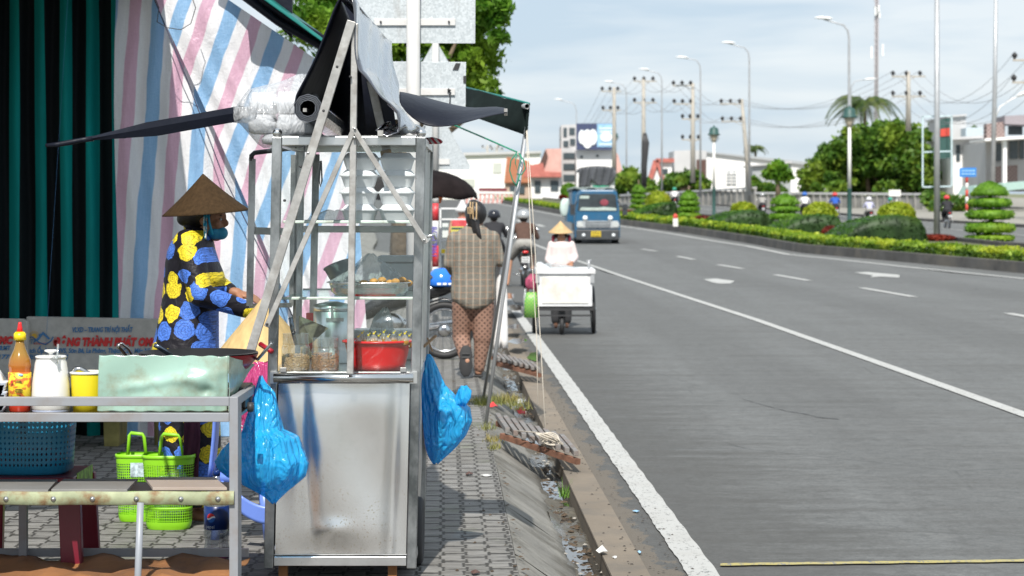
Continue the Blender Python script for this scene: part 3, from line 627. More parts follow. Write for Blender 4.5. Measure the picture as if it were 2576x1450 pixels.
# ================================================================= FAR BUILDINGS
def facade(t, name, pts, Y, m, depth=8, lab=None):
    b = MB(); b.ext([P(u, v, Y) for u, v in pts], (0, depth, 0)); o = b.build(name, m, t); return o
def wins(t, rects, Y, m=None, name='window'):
    for (u0, v0, u1, v1) in rects:
        b = MB(); a = P(u0, v1, Y); c = P(u1, v0, Y); b.box(a.x, c.x, Y - .06, Y + .05, a.z, c.z); b.build(name, m or M_glassf, t)
M_glassf = mat('far_window_glass', (.06, .08, .09), .15, var=.3); M_ww = mat('white_wall', (.86, .85, .83), .8, var=.03, scale=.3, dirt=.12, dirtc=(.5, .48, .44), dscale=.2)
M_gw = mat('grey_wall', (.50, .50, .50), .85, var=.08, scale=.4); M_red = mat('red_tiles', (.46, .15, .12), .8, var=.2, scale=1.5); M_pink = mat('pink_tiles', (.60, .36, .31), .8, var=.15, scale=1.2); M_zinc = mat('corrugated_sheet', (.42, .44, .45), .5, .4, var=.15, stretch=(8, 1, 1))
M_brown = mat('brown_board', (.10, .055, .045), .8)
B = thing('warehouse', 'long white warehouse with a sloping roofline behind the leaning utility pole', 'warehouse', P(1900, 500, 235))
facade(B, 'wall', [(1778, 480), (1778, 383), (2060, 414), (2120, 425), (2120, 490)], 235, M_ww, 20); wins(B, [(1828, 430, 1838, 468), (1842, 430, 1852, 468)], 235, M_zinc, 'louvre')
facade(B, 'roof', [(1774, 385), (1774, 381), (2062, 411), (2125, 422), (2125, 427)], 234.6, M_zinc, 20)
for k in range(4): facade(B, 'louvre_blade', [(1827, 436 + 8 * k), (1827, 438 + 8 * k), (1853, 438 + 8 * k), (1853, 436 + 8 * k)], 234.8, M_ww, .1)
B = thing('shed', 'grey two part shed with a steep gable left of the warehouse', 'shed', P(1730, 500, 225)); facade(B, 'wall', [(1696, 480), (1696, 380), (1745, 378), (1777, 380), (1777, 480)], 225, M_gw, 8)
facade(B, 'gable_wall', [(1640, 480), (1640, 440), (1655, 405), (1690, 405), (1690, 480)], 222, M_ww, 6); b = MB(); b.beam(P(1652, 404, 221.8), P(1668, 452, 221.8), .5, .3); b.beam(P(1650, 404, 221.8), P(1636, 450, 221.8), .5, .3); b.beam(P(1650, 404, 221.8), P(1696, 404, 221.8), .5, .4); b.build('roof', M_red, B); wins(B, [(1660, 425, 1680, 440)], 222)
wins(B, [(1752, 402, 1776, 455)], 224.9, M_brown, 'doorway')
B = thing('lean_to', 'low grey corrugated lean-to in front of the warehouse', 'shed', P(1925, 500, 190)); facade(B, 'wall', [(1893, 495), (1893, 418), (1990, 410), (1990, 495)], 190, M_zinc, 6); facade(B, 'roof', [(1889, 419), (1889, 415), (1992, 406), (1992, 411)], 189.6, M_gw, 7)
# billboard building
B = thing('billboard_building', 'white building with a dark blue billboard on its upper half', 'building', P(1500, 500, 250)); facade(B, 'wall', [(1450, 490), (1450, 376), (1546, 376), (1546, 490)], 250, M_ww, 12)
facade(B, 'side_roof', [(1546, 480), (1546, 376), (1556, 392), (1568, 440), (1568, 480)], 250.2, M_pink, 11.5)
bb = facade(B, 'billboard', [(1450, 377), (1450, 311), (1547, 311), (1547, 377)], 249, mat('billboard_blue', (.05, .065, .14), .5, var=.1), .5)
M_lb = mat('light_blue_print', (.30, .52, .72), .5, var=.15); M_wp = mat('white_print', (.82, .86, .88), .5)
def decal(nm, pts, m, y): b = MB(); b.ext([P(u, v, y) for u, v in pts], (0, .03, 0)); return b.build(nm, m, bb)
decal('printed_panel', [(1502, 370), (1502, 312), (1546, 312), (1546, 370)], M_lb, 248.96)
def pblob(cx, cy, rx, ry, n=20): return [(cx + rx * math.cos(2 * PI * i / n), cy + ry * math.sin(2 * PI * i / n)) for i in range(n)]
for cx, cy, rx, ry in ((1478, 350, 14, 24), (1464, 345, 9, 18), (1492, 345, 10, 20), (1525, 345, 15, 12)): decal('printed_shape', pblob(cx, cy, rx, ry), M_wp, 248.92 - .004 * cx / 100)
for v_ in (322, 330, 362): decal('printed_line', [(1508, v_), (1508, v_ + 3), (1541, v_ + 3), (1541, v_)], M_wp, 248.9)
wins(B, [(1460, 392, 1466, 398), (1500, 390, 1506, 395)], 249.95)
B = thing('tower_block', 'narrow grey multi storey building left of the billboard', 'building', P(1432, 500, 256)); facade(B, 'wall', [(1412, 490), (1412, 315), (1450, 313), (1450, 490)], 256, M_gw, 10)
wins(B, [(1417, 322, 1426, 345), (1432, 322, 1446, 340), (1417, 355, 1430, 370), (1434, 350, 1447, 366), (1417, 385, 1446, 400), (1417, 412, 1446, 428), (1417, 440, 1446, 456)], 255.95)
B = thing('tiled_house', 'house with a steep pink tiled roof left of the grey tower block', 'house', P(1375, 500, 250)); facade(B, 'wall', [(1336, 500), (1336, 440), (1412, 440), (1412, 500)], 250, M_ww, 9)
facade(B, 'roof', [(1372, 442), (1362, 428), (1374, 375), (1412, 374), (1412, 445)], 249.5, M_pink, 9.5); facade(B, 'porch_roof', [(1318, 446), (1322, 418), (1366, 410), (1370, 432), (1412, 434), (1412, 446)], 249, M_red, 3); facade(B, 'gable', [(1352, 425), (1372, 376), (1378, 392), (1366, 430)], 249.2, M_brown, .6)
wins(B, [(1345, 455, 1360, 485), (1385, 455, 1405, 480)], 249.9)
B = thing('brick_house', 'orange brown roofed house behind the green cord coil', 'house', P(1310, 500, 262)); facade(B, 'wall', [(1270, 500), (1270, 455), (1345, 455), (1345, 500)], 262, mat('warm_wall', (.5, .38, .3), .8), 8); facade(B, 'roof', [(1268, 460), (1275, 395), (1330, 405), (1350, 445), (1350, 460)], 261.5, mat('orange_tiles', (.42, .17, .09), .8, scale=2), 8); wins(B, [(1282, 468, 1296, 488), (1306, 468, 1320, 488)], 261.9)
B = thing('long_building', 'long low white building across the end of the road', 'building', P(1200, 505, 300)); facade(B, 'wall', [(1085, 505), (1085, 392), (1130, 388), (1360, 384), (1360, 505)], 300, M_ww, 12); wins(B, [(1150, 450, 1195, 470), (1240, 410, 1262, 436)], 299.95, mat('pale_shutter', (.5, .52, .47), .6), 'shutter'); facade(B, 'roof', [(1083, 394), (1083, 390), (1130, 385), (1362, 380), (1362, 386)], 299.5, M_gw, 13)
# right hand cluster
B = thing('brick_front_house', 'house with a brown lattice brick front at the right edge', 'house', P(2550, 540, 150)); facade(B, 'wall', [(2480, 475), (2480, 358), (2530, 350), (2640, 342), (2640, 480)], 152, M_gw, 9)
def lattice():
    t = NT('lattice_brick'); x = t.xyz(); a = t.math('PINGPONG', t.math('ADD', x[0], x[2]), .14); c = t.math('PINGPONG', t.math('SUBTRACT', x[0], x[2]), .14)
    f = t.ramp(t.math('MAXIMUM', a, c), [(.08, (0, 0, 0)), (.11, (1, 1, 1))]); t.bsdf(t.mix(f, (.13, .085, .08), (.36, .28, .26)), .8); return t.mat
M_lat = lattice()
facade(B, 'lattice_panel', [(2482, 352), (2482, 312), (2528, 306), (2528, 350)], 149, M_lat, 1); facade(B, 'lattice_screen', [(2497, 462), (2497, 420), (2560, 415), (2560, 470)], 150.5, M_lat, .5)
facade(B, 'parapet', [(2528, 312), (2528, 292), (2640, 286), (2640, 316)], 148.5, mat('purple_grey', (.30, .27, .29), .8), 3); wins(B, [(2536, 318, 2572, 340), (2540, 350, 2560, 400), (2565, 345, 2576, 400), (2505, 362, 2520, 405)], 151.9); facade(B, 'balcony_slab', [(2478, 355), (2478, 349), (2640, 338), (2640, 345)], 147, M_ww, 5)
facade(B, 'column', [(2524, 475), (2524, 350), (2533, 350), (2533, 475)], 147.5, M_ww, .5)
B = thing('white_house', 'white two storey house behind the blue road sign', 'house', P(2450, 540, 160)); facade(B, 'wall', [(2398, 500), (2398, 352), (2480, 348), (2480, 500)], 160, M_ww, 9); facade(B, 'roof_slab', [(2394, 352), (2394, 346), (2484, 340), (2484, 348)], 159, M_gw, 10); wins(B, [(2462, 350, 2478, 378), (2405, 365, 2415, 405), (2445, 395, 2470, 425)], 159.95); facade(B, 'awning', [(2440, 490), (2452, 468), (2600, 455), (2610, 472)], 140, mat('pale_green_sheet', (.35, .5, .45), .6), 4)
B = thing('concrete_block_house', 'grey windowless block rising behind the empty sign frame', 'building', P(2410, 500, 170)); facade(B, 'wall', [(2385, 480), (2385, 294), (2430, 290), (2430, 480)], 170, M_gw, 8); facade(B, 'roof_edge', [(2383, 296), (2383, 292), (2432, 287), (2432, 292)], 169.7, M_gw, 9); facade(B, 'annex', [(2430, 350), (2430, 322), (2482, 320), (2482, 350)], 168, mat('pale_blue_wall', (.5, .58, .62), .8), 5)
B = thing('shop_banner', 'dark green hanging banner with red marks behind the thick pole', 'banner', P(2378, 400, 140)); facade(B, 'cloth', [(2364, 400), (2364, 302), (2390, 296), (2391, 398)], 140, M_dgreen, .1); facade(B, 'red_mark', [(2366, 344), (2366, 325), (2389, 322), (2389, 342)], 139.93, mat('red_paint', (.55, .06, .04), .6), .03)
# bridge parapets
M_par = mat('parapet_concrete', (.27, .265, .25), .85, var=.25, scale=.8, dirt=.5, dirtc=(.15, .14, .12), dscale=.7)
def parapet(label, a, b_, n):
    t = thing('bridge_parapet', label, 'bridge railing', (a[0], a[1], a[2]), 0, 'bridge parapets behind the median'); A = Vector(a[:3]); Bq = Vector(b_[:3]); ha, hb = a[3], b_[3]
    b = MB(); b.ext([A + Vector((0, 0, -1)), Bq + Vector((0, 0, -1)), Bq + Vector((0, 0, hb * .86)), A + Vector((0, 0, ha * .86))], (0, .25, 0)); b.build('wall', M_par, t)
    b = MB()
    for i in range(n + 1):
        q = A.lerp(Bq, i / n); h = ha + (hb - ha) * i / n; b.box(q.x - .09, q.x + .09, q.y - .12, q.y - .01, q.z - .5, q.z + h)
    b.build('ribs', M_par, t)
    b = MB(); b.beam(A + Vector((0, .1, ha)), Bq + Vector((0, .1, hb)), .3, .16); b.build('handrail', M_gw, t)
def PB(u, vb, vt, Y): q = P(u, vb, Y); return (q.x, q.y, q.z, (vb - vt) * Y / F)
parapet('higher left length of bridge railing, behind the cloud pruned trees', PB(1562, 512, 492, 205), PB(1900, 522, 473, 172), 26)
parapet('lower right length of bridge railing, behind the riders', PB(1902, 524, 486, 168), PB(2322, 532, 489, 148), 24)
# barrier
t = thing('traffic_barrier', 'red and white plastic barrier row across the end of the road', 'barrier', P(1235, 512, 222)); Mw = M_white; Mr = mat('red_paint', (.55, .06, .04), .6)
for k in range(11):
    u = 1170 + k * 11; b = MB(); b.ext([P(u, 513, 222), P(u + 10.6, 513, 222), P(u + 9, 498, 222), P(u + 9, 486, 222), P(u + 1.5, 486, 222), P(u + 1.5, 498, 222)], (0, .5, 0)); o = b.build('barrier_block', Mw, t)
    b = MB(); b.ext([P(u + 2, 512, 221.9), P(u + 5, 512, 221.9), P(u + 6.5, 498, 221.9), P(u + 6.5, 488, 221.9), P(u + 4, 488, 221.9), P(u + 4, 498, 221.9)], (0, .05, 0)); b.build('red_stripe', Mr, o)
b = MB(); b.beam(P(1168, 484, 222), P(1292, 486, 222), .2, .25); b.build('top_rail', Mw, t)
tag(MB().box(P(1205, 0, 240).x, P(1275, 0, 240).x, 239, 241, P(0, 490, 240).z, P(0, 474, 240).z).build('red_cart', mat('maroon_paint', (.18, .03, .04), .6)), 'dark red flatbed standing behind the barrier', 'trailer')
# empty sign frame on the thick pole
p = P(2357, 380, 78); t = thing('empty_sign', 'empty pale blue rectangular sign frame clamped to the thick pole', 'sign', p); b = MB(); Y = 77.6; ms_ = mat('pale_blue_paint', (.55, .68, .72), .5)
for a, c in (((2321, 294), (2321, 471)), ((2394, 292), (2394, 469)), ((2319, 294), (2396, 292)), ((2321, 471), (2394, 469)), ((2321, 383), (2394, 381))): b.beam(P(*a, Y), P(*c, Y), .05, .05)
b.build('frame', ms_, t)
# blue road sign, small white sign
t = thing('road_sign', 'blue rectangular road sign on a red and white striped post', 'road sign', P(2433, 545, 112)); b = MB(); Y = 112
for i in range(6):
    b.mi = i % 2; b.tube([P(2432, 548 - i * 17.5, Y), P(2432.5, 548 - (i + 1) * 17.5, Y)], .07, 10)
b.build('post', [Mw, Mr], t); b = MB(); b.ext([P(2414, 446, Y - .1), P(2456, 445, Y - .1), P(2456, 422, Y - .1), P(2414, 423, Y - .1)], (0, .05, 0)); sg = b.build('panel', mat('sign_blue', (.03, .22, .62), .4, var=.05), t)
b = MB()
for v_ in (428, 436):
    for i in range(4): b.ext([P(2419 + i * 9, v_ + 4, Y - .13), P(2426 + i * 9, v_ + 4, Y - .13), P(2426 + i * 9, v_, Y - .13), P(2419 + i * 9, v_, Y - .13)], (0, .02, 0))
b.build('lettering', M_lb, sg)
t = thing('notice_board', 'small white notice board on a post in front of the bridge railing', 'sign', P(2252, 545, 118)); b = MB(); b.tube([P(2256, 545, 118), P(2256, 480, 118)], .05, 8); b.build('post', Mw, t); b = MB(); b.ext([P(2236, 494, 117.8), P(2266, 494, 117.8), P(2266, 478, 117.8), P(2236, 478, 117.8)], (0, .05, 0)); b.build('panel', Mw, t)

# ================================================================= TREES
def tree(name, label, base, clumps, nleaf, leaf, m, trunk=None, cat='tree', asp=.5, group='trees'):
    t = thing(name, label, cat, base, 0, group); b = MB(); vol = [c[3] ** 2 for c in clumps]; tot = sum(vol)
    for (x, y, z, r), vv in zip(clumps, vol):
        n = int(nleaf * vv / tot); d = RNG.normal(size=(n, 3)); d /= np.linalg.norm(d, axis=1)[:, None]
        rr = r * (RNG.random(n) ** .45)[:, None] * (1 + .15 * RNG.normal(size=n))[:, None]; b.leaves(np.array([x, y, z]) + d * rr * np.array([1, 1, .8]), leaf, asp)
    b.build('crown', m, t)
    b = MB(); top = Vector(clumps[0][:3]); base = Vector(base); tp_ = trunk or [base, base.lerp(top, .5), top]
    b.tube(tp_, [.22, .15, .08] if len(tp_) == 3 else .1, 8)
    for c in clumps[:: max(1, len(clumps) // 9)]: b.tube([tp_[1], Vector(tp_[1]).lerp(Vector(c[:3]), .5) + Vector((0, 0, .1)), c[:3]], [.08, .05, .02], 5)
    b.build('trunk', M_bark, t); return t
def px_clumps(lst, Y, dj=2.0):                         # (u, v, radius px)
    s = Y / F; out = []
    for u, v, r in lst: q = P(u, v, Y + random.uniform(-dj, dj)); out.append((q.x, q.y, q.z, r * s))
    return out
rt = random.Random(3); cl = []
for u, v, r in [(2170, 345, 42), (2230, 350, 45), (2290, 345, 40), (2120, 385, 45), (2180, 400, 50), (2250, 405, 50), (2310, 395, 42), (2070, 420, 42), (2120, 440, 45), (2190, 450, 45), (2260, 450, 45), (2320, 445, 40), (2045, 452, 34), (2355, 420, 28), (2025, 440, 22), (2215, 325, 25), (2265, 322, 22), (2140, 340, 25), (2085, 385, 30), (2040, 475, 30), (2100, 480, 30), (2345, 470, 26), (2140, 475, 30), (2300, 480, 26), (2230, 480, 30)]:
    cl.append((u, v, r)); cl += [(u + rt.uniform(-r, r), v + rt.uniform(-r, r) * .8, r * .4) for _ in range(2)]
tree('broad_tree', 'very large dense green tree behind the bridge railing', P(2190, 520, 165), px_clumps(cl, 165, 3), 26000, .42, LM_tree)
tree('small_tree', 'small umbrella shaped tree in front of the grey lean-to', P(1958, 500, 160), px_clumps([(1955, 432, 28), (1935, 438, 18), (1975, 440, 20), (1960, 420, 20)], 160, 1), 2600, .33, LM_top)
tree('dark_shrub_tree', 'dark bushy tree right of the truck cab, behind the railing', P(1600, 500, 215), px_clumps([(1575, 455, 26), (1600, 462, 30), (1585, 435, 18), (1630, 470, 24), (1560, 478, 20), (1605, 480, 26)], 215, 2), 4500, .5, LM_tree)
tree('dark_shrub_tree', 'rounded green tree at the foot of the three armed utility pole', P(1730, 500, 205), px_clumps([(1700, 455, 26), (1740, 452, 30), (1765, 468, 24), (1680, 472, 24), (1720, 475, 26), (1755, 480, 24)], 205, 2), 5200, .48, LM_tree)
tree('thin_tree', 'thin dark tree at the left end of the lean-to', P(1897, 500, 180), px_clumps([(1897, 455, 14), (1898, 470, 16), (1920, 480, 26), (1935, 478, 20), (1960, 484, 22)], 180, 1), 2600, .36, LM_tree)
tree('roadside_bush_tree', 'leafy green clump between the railing and the blue road sign', P(2370, 540, 140), px_clumps([(2340, 500, 24), (2370, 508, 26), (2400, 512, 26), (2425, 515, 20), (2355, 525, 18), (2400, 532, 18)], 140, 2), 3600, .32, LM_tree)
tree('conical_tree', 'dark conical tree between the grey block and the lattice brick house', P(2455, 480, 185), px_clumps([(2455, 345, 14), (2450, 325, 8), (2458, 365, 18)], 185, 1), 1500, .3, LM_tree)
tree('conical_tree', 'dark conical tree behind the empty sign frame', P(2335, 480, 185), px_clumps([(2335, 335, 18), (2345, 310, 10), (2335, 360, 22)], 185, 1), 1800, .3, LM_tree)
def palm(label, base, top, nf, L_, Y):
    t = thing('palm_tree', label, 'palm tree', base, 0, 'coconut palms'); b = MB(); b.tube([base, Vector(base).lerp(top, .5) + Vector((.3, 0, 0)), top], [.25, .18, .15], 8); b.build('trunk', M_bark, t); b = MB(); r = random.Random(5)
    for i in range(nf):
        a = 2 * PI * i / nf + r.uniform(-.2, .2); el = r.uniform(-.1, 1.0); d = Vector((math.cos(a), math.sin(a) * .8, 0)); Lf = L_ * r.uniform(.8, 1.1); pts = []
        for k in range(9):
            f = k / 8; pts.append(Vector(top) + d * Lf * f * (1 - .15 * f) + Vector((0, 0, Lf * (el * f - (.55 + el * .75) * f * f))))
        b.tube(pts, .035, 4)
        for k in range(1, 9):
            for q in range(4):
                f = q / 4; c = pts[k - 1].lerp(pts[k], f); tan = (pts[k] - pts[k - 1]).normalized(); sd = tan.cross(Vector((0, 0, 1))).normalized(); ln = L_ * .24 * math.sin(PI * min(.95, (k + f) / 9 + .1))
                for sg in (-1, 1):
                    e = c + sd * sg * ln * .8 + Vector((0, 0, -ln * .55)) + tan * ln * .3; b.poly([c, c + tan * .10, e])
    b.build('crown', LM_palm, t)
palm('large coconut palm above the dense green tree', P(2175, 480, 190), P(2172, 262, 190), 21, 4.3, 190); palm('small distant palm above the warehouse roof', P(1900, 480, 300), P(1898, 372, 300), 15, 2.2, 300)
# near tree behind the road signs
cl = []
for u, v, r in [(800, -40, 90), (780, 60, 75), (860, 30, 80), (940, 130, 75), (1010, 200, 70), (1080, 240, 60), (1120, 130, 85), (1180, 60, 75), (1210, 150, 60), (1150, 220, 62), (1210, 215, 42), (1240, 30, 45), (1100, 0, 90), (960, 0, 90), (1190, -60, 80), (1235, 245, 26), (1268, 15, 24), (1200, 265, 30), (1160, 275, 32), (840, 120, 50), (1000, 90, 80), (1255, 90, 26)]:
    cl.append((u, v, r)); cl += [(u + rt.uniform(-r, r) * .95, v + rt.uniform(-r, r) * .8, r * .35) for _ in range(3)]
cl = [c for c in cl if c[0] + c[2] < 1300]
tree('street_tree', 'leafy green street tree behind the galvanised sign backs', P(1010, 760, 33), px_clumps(cl, 33, .7), 30000, .125, LM_near, trunk=[P(1010, 760, 33), P(1015, 450, 33), P(1040, 150, 33)], asp=.38)
# hanging twigs at its right edge
# ================================================================= STALL BACK: curtain, striped tarp, stone benches
YC = 14.3; SCt = F / 14.2
def curtain_mat():
    t = NT('striped_curtain'); x = t.xyz(); q = t.math('ADD', x[0], t.math('MULTIPLY', x[2], .004)); per = 65.5 / (F / YC)
    f = t.math('FRACT', t.math('ADD', t.math('DIVIDE', q, per), .0 - (24 - U0) / 65.5)); m = t.ramp(f, [(.0, (0, 0, 0)), (.02, (1, 1, 1)), (.45, (1, 1, 1)), (.47, (0, 0, 0))])
    col = t.mix(m, (.004, .007, .009), t.ramp(t.noise(3, 4, stretch=(3, 1, .3)), [(.3, (.0, .20, .19)), (.7, (.0, .30, .28))])); t.bsdf(col, .7, normal=t.bump(t.noise(300, 2), .2, .001), spec=.2); return t.mat
b = MB(); rows = []
for j in range(30):
    v = 1105 - j * 42; rows.append([P(-60 + i * 4, v, YC + .035 * math.sin(i * .42 + .3 * math.sin(j * .4)) + .02 * math.sin(i * .13 + j * .2)) for i in range(91)])
b.grid(rows); tag(b.build('curtain', curtain_mat()), 'dark hanging curtain with wide teal and black stripes', 'curtain')
def tarp_mat(name, k, q0, per):
    t = NT(name); x = t.xyz(); s = SCt
    q = t.math('ADD', t.math('MULTIPLY', x[0], s), t.math('MULTIPLY', x[2], -k * s)); q = t.math('ADD', q, U0 + k * (V0 + H * s) - q0)
    wob = t.math('MULTIPLY', t.math('SUBTRACT', t.noise(1.6, 3), .5), 26); q = t.math('ADD', q, wob)
    f = t.math('FRACT', t.math('DIVIDE', q, per)); W = (.84, .84, .86)
    blue = (.15, .40, .70); pink = (.68, .36, .50)
    col = t.ramp(f, [(0, blue), (.13, blue), (.15, W), (.355, W), (.375, pink), (.60, pink), (.62, W), (.84, W), (.86, blue)])
    thin = t.ramp(t.noise(220, 2, vec=None, stretch=(1, 1, .03)), [(.35, (0, 0, 0)), (.65, (1, 1, 1))]); thin2 = t.ramp(t.noise(220, 2, stretch=(.03, 1, 1)), [(.35, (0, 0, 0)), (.65, (1, 1, 1))])
    col = t.mix(.10, col, t.mix(.5, thin, thin2)); col = t.mix(.12, col, (.8, .8, .82)); 
    n1 = t.noise(8, 5, .6, dist=1.2, stretch=(1, 1, .35)); n2 = t.noise(45, 3, .6, dist=.8); r = t.math('ADD', n1, t.math('MULTIPLY', n2, .25))
    nm = t.bump(r, .42, .04); a = t.bsdf(col, .38, out=False, normal=nm, spec=.5); tl = t.n('ShaderNodeBsdfTranslucent'); t.l(col, tl.inputs[0]); t.l(t.mixs(.2, a, tl.outputs[0]), t.out.inputs[0]); return t.mat
def fold(i, j, a=1): return a * (.05 * math.sin(i * .30 + .12 * j) + .03 * math.sin(i * .83 + 1.3 * math.sin(j * .21)) + .02 * math.sin(j * .5 + i * .15))
tr_ = thing('striped_tarp', 'pink, blue and white striped woven plastic tarp hanging in two overlapping sheets', 'tarp', P(560, 1095, 14.2))
b = MB(); rows = []
for j in range(60):
    v = 1098 - j * 20; rows.append([P(293 + i * 7 + 6 * math.sin(j * .11) * (1 - i / 80), max(v, (293 + i * 7 - 575) * .68 + 25 if i > 35 else -99), 14.2 + fold(i, j, .42)) for i in range(84)])
b.grid(rows); b.build('left_sheet', tarp_mat('striped_tarp_left', .066, 400 - 0, 121), tr_)
b = MB(); rows = []
for j in range(60):                                  # sheet whose left border runs down to the right, and whose top border drops to the right
    f = j / 59; row = []
    for i in range(50):
        g_ = i / 49; top = Vector((370 + 560 * g_ + 0, -60 + 0 * g_, 0)); 
        uT = 360 + g_ * 520; vT = max(-60, (uT - 575) * .68)
        uB = 850 + g_ * 90; vB = 1085
        u = uT + (uB - uT) * f + 16 * math.sin(PI * f) * (1 - g_) ; v = vT + (vB - vT) * f
        row.append(P(u, v, 14.09 + .04 * g_ + fold(i, j, .28)))
    rows.append(row)
b.grid(rows); b.build('right_sheet', tarp_mat('striped_tarp_right', .352, 732, 129), tr_)
b = MB(); b.tube([P(385, -10, 14.04), P(470, 200, 14.04), P(560, 440, 14.03), P(640, 600, 14.04), P(738, 800, 14.04)], .004, 5); b.build('hem_cord', mat('dark_cord', (.05, .05, .09), .8), tr_)
b = MB(); b.tube([P(385 + 0, -20, 13.8), P(400, 20, 13.8), P(395, 55, 13.8), P(420, 70, 13.8), P(455, 75, 13.8), P(480, 60, 13.8), P(492, 20, 13.8), P(480, -15, 13.8)], .003, 5); tag(b.build('loose_cord', M_dark), 'thin dark cord looping down over the striped tarp at the top of the photo', 'cord')
# side awning edge at the top (dark beams, teal sheet)
M_navy = mat('dark_tarp', (.008, .010, .018), .45, var=.3, scale=3, bump=.35, bscale=9, bdist=.02, spec=.22); M_teal = mat('teal_tarp_edge', (.01, .17, .15), .45, var=.2)
t = thing('stall_awning', 'dark awning edge with a teal border sloping down at the top left', 'awning', P(700, 60, 13))
b = MB(); b.tube([P(545, -60, 13.97), P(700, 55, 13.98), P(850, 140, 13.98)], .028, 10); b.tube([P(560, -70, 13.98), P(715, 40, 13.99), P(860, 130, 14.0)], .03, 10); b.build('edge_pole', M_navy, t)
b = MB(); b.ext([P(640, -60, 14.02), P(735, -60, 14.02), P(735, 98, 14.02), P(650, 18, 14.02)], (0, .03, 0)); b.build('hanging_flap', M_navy, t)
b = MB(); b.grid([[P(600 + 27 * i, -48 + 19.5 * i, 13.7 + .02 * i) for i in range(10)], [P(608 + 27 * i, -58 + 19.5 * i, 14.0 + .02 * i) for i in range(10)]]); b.build('teal_sheet', M_teal, t, solid=.01)
t = thing('stall_roof', 'dark tarp roof of the stall above the top of the photo, shading the curtain', 'awning', (-3.5, 13.5, .12))
b = MB(); b.ext([(-2.28, 14.4, 3.05), (-2.15, 12.2, 3.05), (-1.87, 9.8, 3.05), (-1.87, 8.4, 3.05), (-2.6, 8.1, 3.05), (-7.5, 8.1, 3.05), (-7.5, 14.4, 3.05)], (0, 0, .02)); b.build('roof_sheet', M_navy, t)
b = MB(); b.tube([(-3.2, 8.2, .12), (-3.2, 8.2, 3.05)], .025, 8); b.tube([(-5.4, 14.35, .12), (-5.4, 14.35, 3.05)], .025, 8); b.build('post', M_galv, t)
# stone benches with printed backs
M_stone = mat('polished_stone', (.50, .48, .44), .5, var=.12, scale=25, bump=.15, bscale=120, dirt=.25, dirtc=(.25, .23, .2), dscale=2); M_moss = mat('mossy_stone', (.22, .19, .06), .8, var=.4, scale=9, bump=.5, bscale=30)
M_tb = mat('blue_lettering', (.06, .20, .42), .6, var=0); M_tr = mat('red_lettering', (.62, .03, .03), .55, var=0); M_ty = mat('yellow_print', (.7, .42, .05), .6, var=0)
def bench(label, u0, u1, Y, lg):
    t = thing('stone_bench', label, 'stone bench', P((u0 + u1) / 2, 1120, Y + .2), 0, 'stone benches against the stall back')
    b = MB(); pts = [P(u0, 797, Y), P(u1 - 14, 803, Y), P(u1 - 3, 808, Y), P(u1, 822, Y), P(u1, 985, Y), P(u0, 985, Y)]; b.ext(pts, (0, .06, 0)); b.build('backrest', M_stone, t, bevel=.008)
    a = P(u0, 1010, Y); c = P(u1, 1010, Y); b = MB(); b.box(a.x, c.x, Y - .45, Y - .02, .50, .56); b.build('seat', M_stone, t, bevel=.01)
    for uu in lg:
        q = P(uu, 1100, Y - .25); b = MB()
        b.ext([(q.x - .05, q.y, .11), (q.x + .04, q.y, .11), (q.x + .05, q.y, .30), (q.x + .10, q.y, .50), (q.x - .06, q.y, .50)], (0, .3, 0)); b.build('leg', M_moss, t, bevel=.01)
        b = MB(); b.tube([(q.x + .30, q.y + .1, .11), (q.x + .29, q.y + .1, .28), (q.x + .2, q.y + .1, .42), (q.x + .02, q.y + .1, .47)], [.05, .045, .04, .04], 8); b.build('arched_brace', M_moss, t)
    return t
B1 = bench('stone bench printed with a red shop name and a small house emblem', 66, 420, 13.9, [281]); B2 = bench('stone bench cut by the left edge of the photo, its print ending in OMC', -420, 70, 13.84, [-350, 40])
def btext(s, u0, u1, vb, hpx, m, t, Y, **k):
    w_ = (u1 - u0) * Y / F; return text('lettering', s, P(u0, vb, Y - .006), hpx * Y / F * 1.37, m, t, width=w_, **k)
Yb = 13.9
btext('VLXD – TRANG TRÍ NỘI THẤT', 181, 333, 836, 13, M_tb, B1, Yb, shear=.2, bold=.0012); btext('ĐÔNG THÀNH PHÁT OMC', 134, 400, 870, 20, M_tr, B1, Yb, shear=.2, bold=.005)
btext('Gạch Ốp Lát, TBVS, Sơn Bê, La Phông, Thạch Cao, Máy NLMT', 60, 398, 888, 12, M_tb, B1, Yb, shear=.15, bold=.0012); btext('0939.177.679 QL 91, Ô Môn, TPCT', 70, 212, 904, 12, M_tb, B1, Yb, shear=.15, bold=.0012)
btext('OMC', -22, 33, 865, 18, M_tr, B2, 13.84, shear=.2, bold=.005); btext('Cao, Máy NLMT', -60, 26, 881, 11, M_tb, B2, 13.84, shear=.15, bold=.0012); btext('0939.177', -50, 24, 903, 11, M_tb, B2, 13.84, shear=.15, bold=.0012)
lg = MB(); Yl = Yb - .008
lg.ext([P(u, v, Yl) for u, v in [(84, 861), (97, 848), (97, 842), (101, 839), (101, 842), (108, 835), (126, 852), (122, 855), (108, 842), (96, 857)]], (0, .006, 0)); lg.tube([P(66, 850, Yl), P(82, 848, Yl), P(98, 862, Yl), P(114, 867, Yl), P(128, 858, Yl), P(134, 848, Yl)], .004, 5); lg.build('emblem_house', M_tb, B1)
lg = MB(); c_ = P(86, 847, Yl + .003); lg.ext([P(u, v, Yl + .004) for u, v in pblob(86, 846, 7, 7, 14)], (0, .004, 0))
for i in range(9): a = PI * i / 8; lg.beam(P(86 + 9 * math.cos(a), 846 - 9 * math.sin(a), Yl + .003), P(86 + 13 * math.cos(a), 846 - 13 * math.sin(a), Yl + .003), .003, .003, up=(0, 1, 0))
